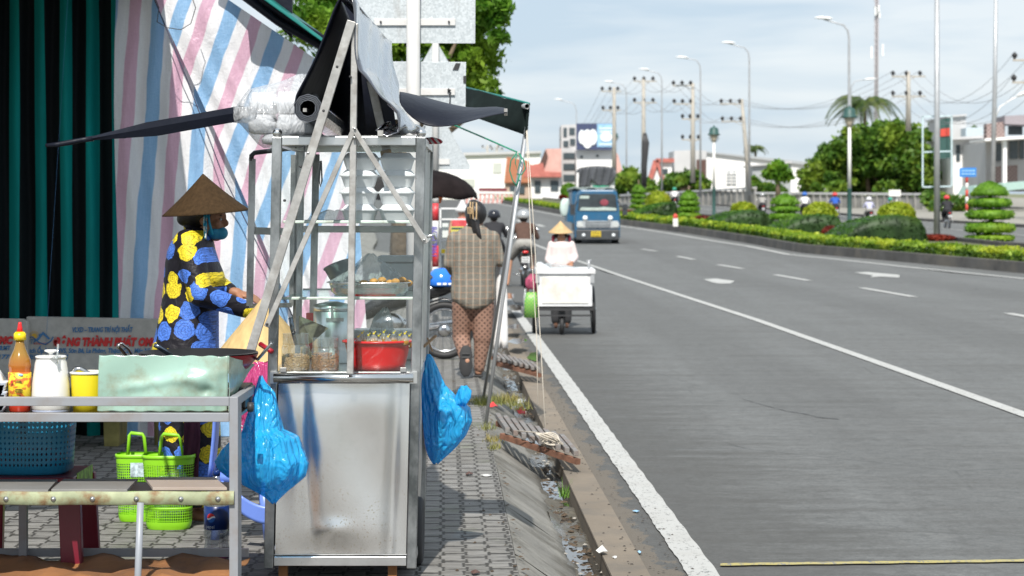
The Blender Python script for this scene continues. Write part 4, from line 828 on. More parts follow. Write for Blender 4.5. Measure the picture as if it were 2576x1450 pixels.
lg.build('emblem_sun', M_ty, B1); btext('DTP', 65, 90, 866, 13, M_tb, B1, Yb, shear=.25); btext('INTERIOR', 84, 122, 867, 5, M_tr, B1, Yb)

# ================================================================= FOLDING FOOD TABLE (left foreground)
YT = 7.9
def TP(u, v, dy=0): return P(u, v, YT) + Vector((0, dy, 0))
M_gpaint = mat('grey_painted_steel', (.27, .28, .30), .5, var=.06, scale=10, dirt=.5, dirtc=(.19, .14, .10), dscale=5, bump=.08, bscale=80)
M_rust = mat('rusty_green_steel', (.33, .36, .22), .7, var=.25, scale=14, dirt=1.0, dirtc=(.20, .075, .02), dscale=9, bump=.35, bscale=60); M_rustp = mat('rusty_plate', (.33, .145, .05), .8, var=.5, scale=5, dirt=.85, dirtc=(.06, .03, .02), dscale=2.5, bump=.3)
M_tile = mat('grey_tile', (.22, .215, .205), .5, var=.1, scale=6, dirt=.4, dirtc=(.17, .15, .12), dscale=4); M_tilered = mat('clay_edge', (.36, .18, .13), .8); M_steel = mat('bolt_steel', (.6, .6, .58), .3, 1, var=.1)
t = thing('food_table', 'grey steel frame food table with rusty shelves, nearest at the left', 'table', TP(300, 1500)); xL = TP(-330, 0).x
def zt(v): return TP(0, v).z
b = MB(); xr = TP(577, 0).x; b.box(xL, xr - .001, YT, YT + .035, zt(1022), zt(1000)); b.box(xL, xr - .001, YT, YT + .035, zt(1062), zt(1040)); x2 = TP(606, 0).x; b.box(xr + .03, xr + .001, YT + .03, YT + .55, zt(1022), zt(1000)); b.build('frame_rail', M_gpaint, t, bevel=.002)
b = MB(); b.box(xr, TP(599, 0).x, YT - .003, YT + .10, .12, zt(999)); b.build('leg', M_gpaint, t, bevel=.002)
b = MB(); b.box(xL, xL + .03, YT, YT + .10, .12, zt(999)); b.build('leg', M_gpaint, t, bevel=.002)
b = MB(); b.box(-1.9, -1.87, YT + .52, YT + .55, .12, zt(1000)); b.build('leg', M_gpaint, t)
ztop = zt(1051)
b = MB(); b.box(xL, xr + .02, YT + .036, YT + .62, ztop - .012, ztop - .0005); b.build('table_top', mat('greasy_plate', (.05, .04, .03), .35, var=.6, scale=12, dirt=.5, dirtc=(.30, .2, .05), dscale=5), t)
b = MB(); r_ = random.Random(4)
for _ in range(160): x = r_.uniform(xL + 1.1, xr - .02); y = YT + .037 + abs(r_.gauss(0, .03)); b.box(x, x + r_.uniform(.002, .009), y, y + .006, ztop, ztop + r_.uniform(.001, .006))
b.build('crumbs', mat('food_crumbs', (.45, .35, .18), .8, var=.4, scale=80), t)['kind'] = 'stuff'
zs = zt(1240); b = MB(); rows = []
for k in range(60):
    u = -330 + (590 + 330) * k / 59; d = .7 * math.sin(k * .5); rows.append([TP(u, 1236 + d, .0), TP(u, 1236 + d, -.012), TP(u, 1240 + d, -.018), TP(u, 1268 + d, -.018), TP(u, 1270 + d, -.012), TP(u, 1270 + d, 0)])
b.grid(rows); b.build('shelf_strip', M_rust, t)
for u in (18, 137, 235, 345, 457, 550):
    b = MB(); c = TP(u, 1254, -.018); b.lathe(c, [(.0095, 0), (.0095, .003), (.006, .0035), (.0055, .008), (.003, .009)], 12, axis=(0, -1, 0)); b.build('bolt', M_steel, t)
b = MB(); b.box(xL, xr, YT + .28, YT + .31, zs - .03, zs); b.box(xL, xr, YT + .01, YT + .04, zs - .03, zs - .001); b.build('shelf_rail', M_gpaint, t)
for nm, (u0, u1, b0, b1, lift) in {'shelf_tile.a': (-200, 121, -150, 145, 0), 'shelf_tile.b': (129, 320, 161, 346, .002), 'shelf_tile.c': (384, 571, 364, 540, .008)}.items():
    yb = YT + .30; z = zs + .002 + lift; f = lambda u, y: Vector(((u - U0) * y / F, y, z)); b = MB(); pts = [f(u0, YT - .01), f(u1, YT - .01), f(b1, yb), f(b0, yb)]; b.ext(pts, (0, 0, .010)); o = b.build('shelf_tile', M_tile if lift < .005 else mat('beige_tile', (.40, .34, .29), .5, var=.1, scale=6, dirt=.5, dirtc=(.28, .2, .16), dscale=3), t, bevel=.001); tag(o, None, None)
b = MB(); rows = []
for j in range(8):
    y = YT + .02 + j * .075; rows.append([(xL + (xr + .01 - xL) * i / 30, y, .255 + .012 * math.sin(i * .8 + j) + .006 * math.sin(i * 1.9)) for i in range(31)])
b.grid(rows); b.build('bottom_plate', M_rustp, t, solid=.004)
b = MB(); b.box(xL, xr, YT + .56, YT + .585, .255, .285); b.build('bottom_rail', M_gpaint, t)
b = MB(); b.tube([TP(357, 1262, -.03), TP(350, 1460, -.03), TP(346, 1560, -.03)], .0125, 12); tag(b.build('plastic_pipe', mat('grey_pvc', (.29, .31, .34), .4, var=.04)), 'slim grey plastic pipe leaning on the rusty table shelf', 'pipe')
# --- things on the table
Yo = 8.1; so_ = F / Yo
def lath(name, lab, cat, u, vb, Y, prof, m, n=28, sx=1, sy=1): return None
def px_prof(lst, vb, Y): return [(r * Y / F, (vb - v) * Y / F) for v, r in lst]
def on_table(name, label, cat, u, Y, group=None): q = P(u, 0, Y); return thing(name, label, cat, (q.x, Y, ztop), 0, group)
def body(t, name, lst, Y, mats, vb=1035, n=28, sx=1, sy=1, dx=0, cap=True, base=None):
    b = MB(); q = t.location; b.lathe((q.x + dx * Y / F, q.y, base if base is not None else q.z), px_prof(lst, vb, Y), n, sx, sy, cap=cap); return b.build(name, mats, t)
t = on_table('chilli_sauce_bottle', 'tall chilli sauce bottle with yellow cap and red tip', 'sauce bottle', 50, Yo)
def sauce():
    t_ = NT('sauce_plastic'); x = t_.xyz(); f = t_.math('SUBTRACT', x[2], ztop); col = t_.ramp(f, [(.0, (.62, .05, .02)), (.118, (.62, .045, .015)), (.135, (.60, .10, .01)), (.18, (.36, .13, .01)), (.22, (.30, .16, .02))]); t_.bsdf(col, .12, spec=.8); return t_.mat
body(t, 'bottle_body', [(1034, 22), (1030, 27), (1005, 28), (985, 27.5), (940, 28), (925, 27), (921, 28.5), (915, 28.5), (900, 26), (888, 20), (876, 15), (862, 11.5), (853, 11)], Yo, sauce())
body(t, 'label_sleeve', [(1001, 27.8), (1000, 28.9), (934, 28.9), (933, 27.8)], Yo, (lambda: (lambda t_: (t_.bsdf(t_.mix(t_.ramp(t_.noise(40, 2, stretch=(1, 1, 1.5)), [(.52, (0, 0, 0)), (.58, (1, 1, 1))]), (.80, .60, .03), (.62, .16, .03)), .4), t_.mat)[1])(NT('sauce_label')))(), cap=False)
b = MB()
qx = t.location.x
for k, (v, w_) in enumerate([(956, 12), (960, 16), (977, 18), (981, 20), (985, 15), (991, 10)]): b.box(qx + .006 - w_ / so_ / 2, qx + .006 + w_ / so_ / 2, Yo - .0445, Yo - .0425, P(0, v + 1, Yo).z, P(0, v - .5, Yo).z)
b.build('label_print', mat('dark_print', (.12, .05, .02), .6), t)
text('label_lettering', 'ỚT', P(25, 966, Yo - .0435), .018, M_tr, t); 
b = MB(); b.ell(P(52, 944, Yo - .041), .009, .003, .005); b.build('label_badge', M_lb, t)
body(t, 'cap', [(853, 10), (853, 15.5), (836, 15), (835, 13), (832, 11)], Yo, mat('yellow_plastic', (.85, .62, .01), .35, var=.04)); body(t, 'nozzle', [(833, 8.5), (822, 6), (812, 4.5), (808, 3.8), (807.5, 1)], Yo, mat('red_plastic', (.72, .02, .02), .3, var=.04))
t = on_table('pump_dispenser', 'white plastic pump dispenser with a flat knob', 'dispenser', 128, Yo); M_wpl = mat('white_plastic', (.78, .78, .76), .35, var=.03)
body(t, 'dispenser_body', [(1028, 44), (1024, 48), (1000, 48), (960, 46), (910, 39.5), (902, 37), (896, 36.5), (895, 34)], Yo, M_wpl); body(t, 'dispenser_base', [(1036, 40), (1035, 45), (1029, 47), (1024, 45)], Yo, mat('grey_blue_plastic', (.35, .40, .52), .4))
body(t, 'lid', [(898, 38.5), (893, 38.5), (892, 36), (891, 10)], Yo, M_wpl); body(t, 'pump_knob', [(893, 5), (886, 5.5), (884, 9), (881, 16), (878, 16), (877, 14)], Yo, M_wpl)
b = MB(); b.tube([P(143, 915, Yo - .075), P(146, 866, Yo - .06)], .004, 8); b.tube([P(130, 903, Yo - .05), P(142, 899, Yo - .075), P(143, 905, Yo - .08)], .007, 8); b.build('spout_straw', glassmat('clear_straw', (.8, .8, .8), .3, .1, .3), t)
t = on_table('yellow_tub', 'small yellow ribbed plastic tub with tongs standing in it', 'tub', 221, Yo + .02)
b = MB(); n = 72; rings = []
for z, r in ((0, .052), (.06, .058), (.142, .062), (.146, .062)): rings.append([Vector((t.location.x + (r + .0012 * (j % 2)) * math.cos(2 * PI * j / n), t.location.y + (r + .0012 * (j % 2)) * math.sin(2 * PI * j / n), ztop + z)) for j in range(n)])
b.loft(rings); b.build('tub_body', mat('yellow_tub_plastic', (.80, .66, .02), .4, var=.05), t); b = MB(); b.lathe((t.location.x, t.location.y, ztop), [(.061, .142), (.066, .143), (.067, .149), (.060, .152)], 36, cap=False); b.lathe((t.location.x, t.location.y, ztop), [(.060, .152), (.055, .12), (.001, .12)], 36, cap=False); b.build('rim', M_wpl, t)
tg = thing('tongs', 'stainless tongs resting in the yellow tub', 'tongs', P(215, 935, 8.1)); b = MB(); b.tube([P(182, 952, 8.1), P(184, 940, 8.1), P(192, 930, 8.1), P(200, 930, 8.1), P(238, 950, 8.12), P(250, 965, 8.12)], .006, 8, flat=2.0); b.tube([P(184, 948, 8.14), P(192, 938, 8.14), P(232, 954, 8.13)], .004, 8, flat=2); b.build('arms', mat('tong_steel', (.45, .45, .45), .2, 1, var=.2), tg)
# foam lids pile at far left
t = on_table('foam_tray_stack', 'stack of white foam trays cut by the left edge of the photo', 'foam trays', -8, Yo)
for k in range(8): b = MB(); x = t.location.x - .02; z = ztop + .012 * k; d = .004 * math.sin(k * 2.1); b.loft([[Vector((x + d + sx_ * w2, Yo + sy_ * .05, z + zz)) for sx_, sy_ in ((-1, -1), (1, -1), (1, 1), (-1, 1))] for w2, zz in ((.045, 0), (.062, .03), (.060, .033))]); b.build('tray', mat('blueish_foam', (.62, .66, .74), .7, var=.04), t)
b = MB(); x = t.location.x - .03; b.loft([[Vector((x + sx_ * w2, Yo + sy_ * w2, ztop + .095 + zz)) for sx_, sy_ in ((-1, -1), (1, -1), (1, 1), (-1, 1))] for w2, zz in ((.05, 0), (.055, .02), (.035, .06))]); b.build('top_tray', mat('white_foam', (.82, .83, .85), .7, var=.02), t)
# pale green windshield sheet
M_mint = mat('mint_enamel_sheet', (.33, .50, .42), .22, .0, var=.06, scale=5, dirt=.45, dirtc=(.24, .15, .06), dscale=9, bump=.2, bscale=5, bdist=.006, spec=.9)
t = thing('wind_shield', 'dented pale green sheet metal wind shield round the frying pan', 'wind shield', TP(410, 1035, .12)); b = MB(); rows = []
cre = lambda u, v: .008 * math.exp(-((v - (978 - (u - 300) * .16)) / 13) ** 2) * max(0, min(1, (u - 270) / 60)) * (1 if u < 480 else .4) + .010 * math.exp(-((u - 545 - (950 - v) * .12) / 12) ** 2) + .006 * math.sin(u * .021 + v * .03) + .016 * math.exp(-(((u - 490) / 34) ** 2 + ((v - 955) / 20) ** 2)) - .012 * math.exp(-(((u - 520) / 18) ** 2 + ((v - 985) / 12) ** 2))
for j in range(49):
    v = 894 + j * 2.95; row = []
    for i in range(61):
        u = 250 - .04 * (v - 894) + (576 - 250) * i / 60; w_ = -.05 + .0 * i; row.append(P(u, v + (1.2 * math.sin(i * .7) + 3 * (i / 60) * (j == 0)), YT + .10) + Vector((0, -cre(u, v), 0)))
    rows.append(row)
b.grid(rows)
rows = []
for j in range(13):
    f = j / 12; a = P(576, 897 + 138 * f, YT + .10); c = P(642 - 56 * max(0, f) ** .8, 917 + (1010 - 917) * f, YT + .10 + .45 * (1 - f * .6)); rows.append([a.lerp(c, i / 8) + Vector((0, -.01 * math.sin(i * .9 + j * .6), 0)) for i in range(9)])
b.grid(rows, smooth=False); b.build('sheet', M_mint, t, solid=.002)
# pan
t = thing('frying_pan', 'wide black frying pan with red outside behind the green shield', 'frying pan', P(500, 930, 8.35)); c = P(500, 887, 8.35); Mred2 = mat('dark_red_enamel', (.30, .01, .02), .25, var=.1); Mblk = mat('non_stick_black', (.02, .02, .022), .45, var=.2)
b = MB(); b.mi = 1; b.lathe(c, [(.226, .0), (.222, .003), (.19, -.05), (.15, -.06), (.001, -.062)], 56, cap=False); b.mi = 0; b.lathe(c, [(.14, -.075), (.18, -.07), (.215, -.03), (.227, -.004)], 56, cap=False); b.build('pan_body', [Mred2, Mblk], t)
b = MB(); b.tube([P(640, 900, 8.3), P(648, 905, 8.28), P(684, 864, 8.2)], [.006, .006, .0065], 8); b.build('handle_rod', mat('tong_steel', (.45, .45, .45), .2, 1), t); b = MB(); b.tube([P(655, 866, 8.35), P(684, 885, 8.3)], .010, 8); b.build('handle_grip', Mred2, t)
t = thing('gas_stove', 'small dark gas stove under the frying pan, behind the green shield', 'stove', (c.x, 8.38, ztop)); b = MB(); b.box(c.x - .17, c.x + .19, 8.25, 8.5, ztop + .001, ztop + .08); b.build('stove_body', M_dark, t, bevel=.005); b = MB(); b.lathe((c.x, 8.37, ztop + .08), [(.10, 0), (.10, .03), (.06, .035)], 20); b.build('burner', M_dark, t); b = MB(); b.lathe((TP(610, 0).x - .005, 8.1, ztop + .02), [(.018, 0), (.018, .02), (.008, .022)], 14, axis=(1, 0, 0)); b.build('knob', M_dark, t)
b = MB(); b.tube([P(300, 866, 8.2), P(298, 872, 8.2), P(318, 896, 8.25), P(336, 900, 8.3)], .006, 8); b.tube([P(300, 866, 8.2), P(306, 864, 8.2), P(322, 878, 8.25), P(336, 900, 8.3)], .005, 8); tag(b.build('ladle', mat('tong_steel', (.45, .45, .45), .2, 1)), 'steel loop handle sticking up at the left of the frying pan', 'ladle')
b = MB(); b.tube([P(388, 868, 8.25), P(400, 874, 8.25), P(440, 902, 8.3)], [.005, .006, .005], 8, flat=1.6); tag(b.build('spatula', mat('dark_steel', (.16, .19, .24), .25, 1)), 'dark steel spatula handle lying over the pan rim before the floral tunic', 'spatula')

# ================================================================= UNDER THE TABLE
def holes(name, col, kind, ctr, sc_=1.0, rough=.35):
    t_ = NT(name); x = t_.xyz(); cx = t_.math('SUBTRACT', x[0], ctr[0]); cy = t_.math('SUBTRACT', x[1], ctr[1]); ang = t_.math('ARCTAN2', cx, t_.math('MULTIPLY', cy, -1.0)); a = t_.math('MULTIPLY', ang, ctr[2]); z = x[2]
    if kind == 'grid':
        p = .0125; fa = t_.math('PINGPONG', a, p / 2); fz = t_.math('PINGPONG', z, p / 2); m = t_.math('MINIMUM', fa, fz); hole = t_.math('GREATER_THAN', m, .0016)
    else:
        p = .036; row = t_.math('FLOORED_MODULO', t_.math('FLOOR', t_.math('DIVIDE', z, .021)), 2); aa = t_.math('ADD', a, t_.math('MULTIPLY', row, p / 2)); fa = t_.math('ABSOLUTE', t_.math('SUBTRACT', t_.math('PINGPONG', aa, p / 2), p / 4)); fz = t_.math('ABSOLUTE', t_.math('SUBTRACT', t_.math('FRACT', t_.math('DIVIDE', z, .021)), .5))
        fz = t_.math('MULTIPLY', fz, .021); hole = t_.math('LESS_THAN', t_.math('ADD', fa, t_.math('MULTIPLY', fz, .7)), .0048)
    lo = t_.math('GREATER_THAN', z, ctr[3]); hi = t_.math('LESS_THAN', z, ctr[4]); hole = t_.math('MULTIPLY', hole, t_.math('MULTIPLY', lo, hi))
    s_ = t_.bsdf(col, rough, out=False); tr = t_.n('ShaderNodeBsdfTransparent'); t_.l(t_.mixs(hole, s_, tr.outputs[0]), t_.out.inputs[0]); return t_.mat
def sbox(c, hw, hd, z, n=40, p=3.2):                  # superellipse ring
    out = []
    for j in range(n):
        a = 2 * PI * j / n; ca, sa = math.cos(a), math.sin(a); out.append(Vector((c[0] + hw * math.copysign(abs(ca) ** (2 / p), ca), c[1] + hd * math.copysign(abs(sa) ** (2 / p), sa), z)))
    return out
zst = P(0, 1200, 8.35).z                              # stool top
M_mar = mat('maroon_plastic', (.16, .008, .022), .35, var=.1)
x0, x1 = P(-70, 0, 8.4).x, P(198, 0, 8.4).x
t = thing('plastic_stool', 'dark maroon plastic stool with a patterned green edge under the blue basket', 'stool', ((x0 + x1) / 2, 8.5, .12))
b = MB(); b.box(x0, x1, 8.32, 8.72, zst - .02, zst); b.build('seat', M_mar, t, bevel=.008)
for sx_, xx in ((-1, x0 + .03), (1, x1 - .02)):
    for y_, dy in ((8.36, -.02), (8.66, .04)):
        b = MB(); d = .018 * sx_; b.ext([(xx - .055 + d * 0, y_, zst - .021), (xx + .03, y_, zst - .021), (xx + .03 + d, y_ + dy, .12), (xx - .05 + d, y_ + dy, .12)], (0, .04, 0)); b.build('leg', M_mar, t, bevel=.004)
b = MB(); b.box(x1 + .001, x1 + .004, 8.36, 8.66, zst - .05, zst + .012); b.build('edge_band', mat('lime_print', (.25, .50, .04), .5, var=.6, scale=30), t)
cx_ = P(78, 0, 8.5).x; Mbb = holes('blue_basket_plastic', (.02, .22, .38), 'tri', (cx_, 8.5, .165, zst + .035, zst + .215))
t = thing('blue_basket', 'blue plastic laundry basket with triangular holes on the maroon stool', 'basket', (cx_, 8.5, zst)); b = MB()
b.loft([sbox((cx_, 8.5), w_, w_ * .82, zst + z) for w_, z in ((.14, .001), (.158, .012), (.163, .1), (.172, .235))], cap=False); b.poly(sbox((cx_, 8.5), .14, .115, zst + .004)[::-1]); b.build('basket_wall', Mbb, t)
b = MB(); b.loft([sbox((cx_, 8.5), w_, w_ * .82, zst + z) for w_, z in ((.172, .235), (.181, .236), (.182, .25), (.174, .252))], cap=False); b.build('rim', mat('blue_plastic', (.02, .22, .38), .35, var=.04), t)
b = MB()
for k in range(5): b.ell((cx_ - .08 + .04 * k, 8.5 + .03 * math.sin(k * 2), zst + .05 + .012 * (k % 2)), .05, .05, .04, 10, 6)
tag(b.build('cloth_bundle', mat('pinkish_cloth', (.35, .2, .24), .9, var=.5, scale=12)), 'crumpled pinkish cloths inside the blue basket', 'cloth')
# lime baskets
def lime_basket(label, u, Y, w_, hgt, handle, m0=(.26, .62, .02)):
    q = P(u, 0, Y); t = thing('lime_basket', label, 'basket', (q.x, Y, .121), 0, 'lime green shopping baskets'); z0 = .121
    m = holes('lime_basket_plastic', m0, 'grid', (q.x, Y, w_, z0 + .035, z0 + hgt - .03)); b = MB(); b.loft([sbox((q.x, Y), w_ * k, w_ * .72 * k, z0 + z, 48, 2.8) for k, z in ((.80, .0), (.86, .015), (.88, .03), (.93, hgt * .6), (1.0, hgt))], cap=False); b.poly(sbox((q.x, Y), w_ * .8, w_ * .58, z0 + .002, 48, 2.8)[::-1]); b.build('basket_wall', m, t)
    ms2 = mat('lime_plastic', m0, .4, var=.05); b = MB(); b.loft([sbox((q.x, Y), w_ * k, w_ * .72 * k, z0 + z, 48, 2.8) for k, z in ((1.0, hgt - .004), (1.035, hgt - .003), (1.035, hgt + .012), (.99, hgt + .014))], cap=False); b.build('rim', ms2, t); b = MB(); b.loft([sbox((q.x, Y), w_ * k, w_ * .72 * k, z0 + z, 48, 2.8) for k, z in ((.895, hgt * .28), (.9, hgt * .28), (.9, hgt * .31), (.895, hgt * .31))], cap=False); b.build('waist_band', ms2, t)
    for yy, dz in handle:
        b = MB(); pts = [(q.x - w_ * .45, yy, z0 + hgt - .01), (q.x - w_ * .36, yy, z0 + hgt + dz - .012), (q.x - w_ * .28, yy, z0 + hgt + dz), (q.x + w_ * .28, yy, z0 + hgt + dz - .006), (q.x + w_ * .36, yy, z0 + hgt + dz - .02), (q.x + w_ * .48, yy, z0 + hgt - .01)]; b.tube(pts, .0065, 8, flat=1.3); b.build('handle', ms2, t)
    return t
lime_basket('front lime green basket of the pair, larger and nearer the drink bottle', 425, 10.15, .12, .33, [(10.15 + .06, .10)]); lime_basket('rear lime green basket of the pair, with its tall handle to the left', 344, 10.4, .097, .305, [(10.4, .11)])
b = MB(); q = P(430, 0, 10.15)
for k in range(7): b.ell((q.x + .03 * math.sin(k * 2.3), 10.15 + .03 * math.cos(k * 1.7), .18 + .03 * k), .05, .045, .04, 10, 6)
tag(b.build('bagged_goods', filmmat('pale_green_film', (.55, .75, .6), .5, cs=30)), 'clear bags of goods inside the front lime basket', 'plastic bags')
b = MB(); b.box(P(328, 0, 10.3).x, P(362, 0, 10.3).x, 10.3, 10.305, P(0, 1200, 10.3).z, P(0, 1165, 10.3).z); tag(b.build('card_label', mat('printed_card', (.45, .55, .62), .5, var=.7, scale=40)), 'small printed card hanging on the rear lime basket', 'card')
# drink bottle
Yp = 9.25; q = P(545, 0, Yp); t = thing('drink_bottle', 'large clear plastic drink bottle with dark blue label', 'drink bottle', (q.x, Yp, .121)); sp = Yp / F
pr = [(.012, .0), (.042, .002), (.052, .02), (.053, .05), (.049, .075), (.052, .10), (.0515, .215), (.053, .235), (.045, .275), (.028, .315), (.014, .34), (.013, .36)]
b = MB(); b.lathe((q.x, Yp, .121), pr, 32); b.build('bottle_body', glassmat('bottle_plastic', (.72, .74, .78), .5, .08, .14), t)
M_pb = mat('label_blue', (.006, .03, .16), .3, var=.1); b = MB(); b.lathe((q.x, Yp, .121), [(.0522, .128), (.0535, .129), (.0535, .226), (.0522, .227)], 40, cap=False); b.build('label_sleeve', M_pb, t)
b = MB(); b.lathe((q.x, Yp, .121), [(.05, .005), (.049, .04), (.001, .042)], 24); b.build('pink_liquid', mat('pink_liquid', (.42, .10, .22), .1), t)
b = MB(); b.lathe((q.x, Yp, .121), [(.015, .352), (.015, .372), (.013, .374)], 20); b.build('cap', M_pb, t)
def wrap(pts, r, k=1.0):                              # lay a flat shape round the bottle
    return [(q.x + r * math.sin(a / r), Yp - r * math.cos(a / r), z) for a, z in pts]
def disc_part(a0, lo, hi, m, nm, n=18, R_=.019, cz=None):
    b = MB(); cz = cz or (.121 + .180); up = []; dn = []
    for i in range(n + 1):
        x = -R_ * .995 + 2 * R_ * .995 * i / n; h = math.sqrt(max(R_ * R_ - x * x, 0)); t1 = max(min(hi(x), h), -h); t0 = max(min(lo(x), h), -h); up.append((a0 + x, cz + t1)); dn.append((a0 + x, cz + t0))
    b.grid([wrap(dn, .0542), wrap(up, .0542)]); return b.build(nm, m, t)
wv = lambda x: .005 * math.sin(x / .019 * 2.2)
disc_part(-.018, lambda x: wv(x) + .003, lambda x: 1, M_tr, 'emblem_red'); disc_part(-.018, lambda x: wv(x) - .004, lambda x: wv(x) + .003, M_wp, 'emblem_white'); disc_part(-.018, lambda x: -1, lambda x: wv(x) - .004, mat('emblem_blue', (.01, .12, .45), .4), 'emblem_blue')
o = text('label_lettering', 'pepsi', (0, 0, 0), .021, M_wp, None, rot=(0, 0, 0))
for v_ in o.data.vertices: a_ = v_.co.x - .045; zz = v_.co.y; v_.co = wrap([(a_, .121 + .136 + zz)], .0543)[0]
attach(o, t)
# periwinkle plastic chair, pink bags
M_peri = mat('periwinkle_plastic', (.16, .27, .75), .35, var=.05); t = thing('plastic_chair', 'periwinkle blue plastic chair behind the left blue bag', 'plastic chair', (P(620, 0, 9.9).x, 9.9, .12)); cx2 = P(615, 0, 9.9).x
b = MB(); b.loft([sbox((cx2, 9.9), w_, w_ * .9, .12 + z, 32, 3) for w_, z in ((.10, .25), (.125, .26), (.13, .28), (.125, .29))]); b.build('seat', M_peri, t)
for sx_ in (-1, 1):
    for sy_ in (-1, 1): b = MB(); b.tube([(cx2 + sx_ * .09, 9.9 + sy_ * .08, .38), (cx2 + sx_ * .12, 9.9 + sy_ * .11, .12)], [.025, .02], 8); b.build('leg', M_peri, t)
b = MB(); rows = [[Vector((cx2 - .15 + .025 * math.sin(f * 2) , 9.82 + .16 * g_, .40 + f * .42)) for g_ in (0, .33, .66, 1)] for f in [i / 8 for i in range(9)]]; b.grid(rows); b.build('backrest', M_peri, t, solid=.012)
b = MB(); b.grid([[Vector((P(605 + 75 * i / 10, 1245 + 12 * math.sin(i) * 0 + (1 - (1 - (i / 10)) ** 2) * 30 + 45 * j / 6, 9.5))) for i in range(11)] for j in range(7)]); b.build('front_panel', M_peri, t, solid=.01)
def film_blob(name, label, cat, rings, Y, m, depth=.5, seed=1, pleat=9, amp=.12, n=64, group=None, parent=None):
    r = random.Random(seed); ph = [r.uniform(0, 6.3) for _ in range(6)]; b = MB(); R_ = []; pts = [(v, u0, u1) for v, u0, u1 in rings]; s = Y / F
    full = []
    for (v0, a0, b0), (v1, a1, b1) in zip(pts, pts[1:]):
        k = max(2, int(abs(v1 - v0) / 7))
        for i in range(k): f = i / k; full.append((v0 + (v1 - v0) * f, a0 + (a1 - a0) * f, b0 + (b1 - b0) * f))
    full.append(pts[-1])
    for i, (v, u0, u1) in enumerate(full):
        cx = (u0 + u1) / 2; hw = (u1 - u0) / 2 * s; ring = []
        for j in range(n):
            a = 2 * PI * j / n; k = 1 + amp * (math.sin(pleat * a + ph[0] + .06 * i) * .6 + math.sin((pleat * 2 + 1) * a + ph[1] - .09 * i) * .35 + .4 * math.sin(3 * a + ph[2] + .15 * i)) + r.uniform(-amp, amp) * .06
            c = P(cx, v, Y); ring.append(Vector((c.x + hw * math.cos(a) * k, Y + min(hw, .22) * depth * math.sin(a) * k * 1.2, c.z + .004 * math.sin(5 * a + .4 * i + ph[3]))))
        R_.append(ring)
    b.loft(R_)
    o = b.build(name, m, parent)
    if label: tag(o, label, cat, group)
    return o
M_pkf = filmmat('pink_film', (.72, .09, .30), .8, cs=26); film_blob('pink_bag', 'crumpled pink plastic bag hanging between the table and the glass cart', 'plastic bag', [(912, 640, 678), (950, 615, 684), (1000, 605, 680), (1050, 608, 660), (1085, 615, 640)], 9.2, M_pkf, seed=3)
t_ = NT('pink_stripe'); x_ = t_.xyz(); f_ = t_.math('FRACT', t_.math('MULTIPLY', t_.math('ADD', x_[0], t_.math('MULTIPLY', x_[2], 1.5)), 45)); t_.bsdf(t_.mix(t_.math('GREATER_THAN', f_, .62), (.62, .03, .16), (.8, .75, .78)), .5); M_pks = t_.mat
film_blob('striped_bag', 'pink and white striped bag behind the table corner', 'bag', [(1000, 600, 645), (1060, 590, 640), (1120, 575, 635), (1160, 570, 625)], 9.6, M_pks, seed=5, amp=.05)
# ================================================================= GLASS FOOD CART
YF_ = 8.7; YB = 9.75
def CU(a, v): ul = 663 + (1431 - v) * .0195; ur = 1047 + (1431 - v) * .0225; return ul + (ur - ul) * a
def C(a, v, dy=0.0): q = P(CU(a, v), v, YF_); return q + Vector((-.008 * dy, dy, 0))
def stainless(name='stainless', rough=.22, dirt=.3):
    t = NT(name); n = t.noise(6, 6, .65, stretch=(1, 1, .6)); col = t.ramp(n, [(.3, (.62, .62, .61)), (.7, (.80, .80, .79))] if dirt < .5 else [(.35, (.14, .15, .15)), (.65, (.52, .53, .53))]); sp = t.ramp(t.noise(55, 4, .8), [(.62, (0, 0, 0)), (.7, (1, 1, 1))]); col = t.mix(t.math('MULTIPLY', sp, dirt), col, (.22, .21, .18))
    r = t.math('ADD', rough, t.math('MULTIPLY', t.noise(9, 4), .18)); t.bsdf(col, r, 1.0, t.bump(t.noise(30, 3, stretch=(1, 1, .05)), .05, .002)); return t.mat
M_ss = stainless(); M_ss2 = stainless('chrome_tube', .12, .1); M_ssd = stainless('dull_stainless', .38, .6)
M_alu = mat('worn_aluminium', (.42, .42, .41), .42, .75, var=.2, scale=14, dirt=.35, dirtc=(.20, .19, .17), dscale=14, bump=.15, bscale=60)
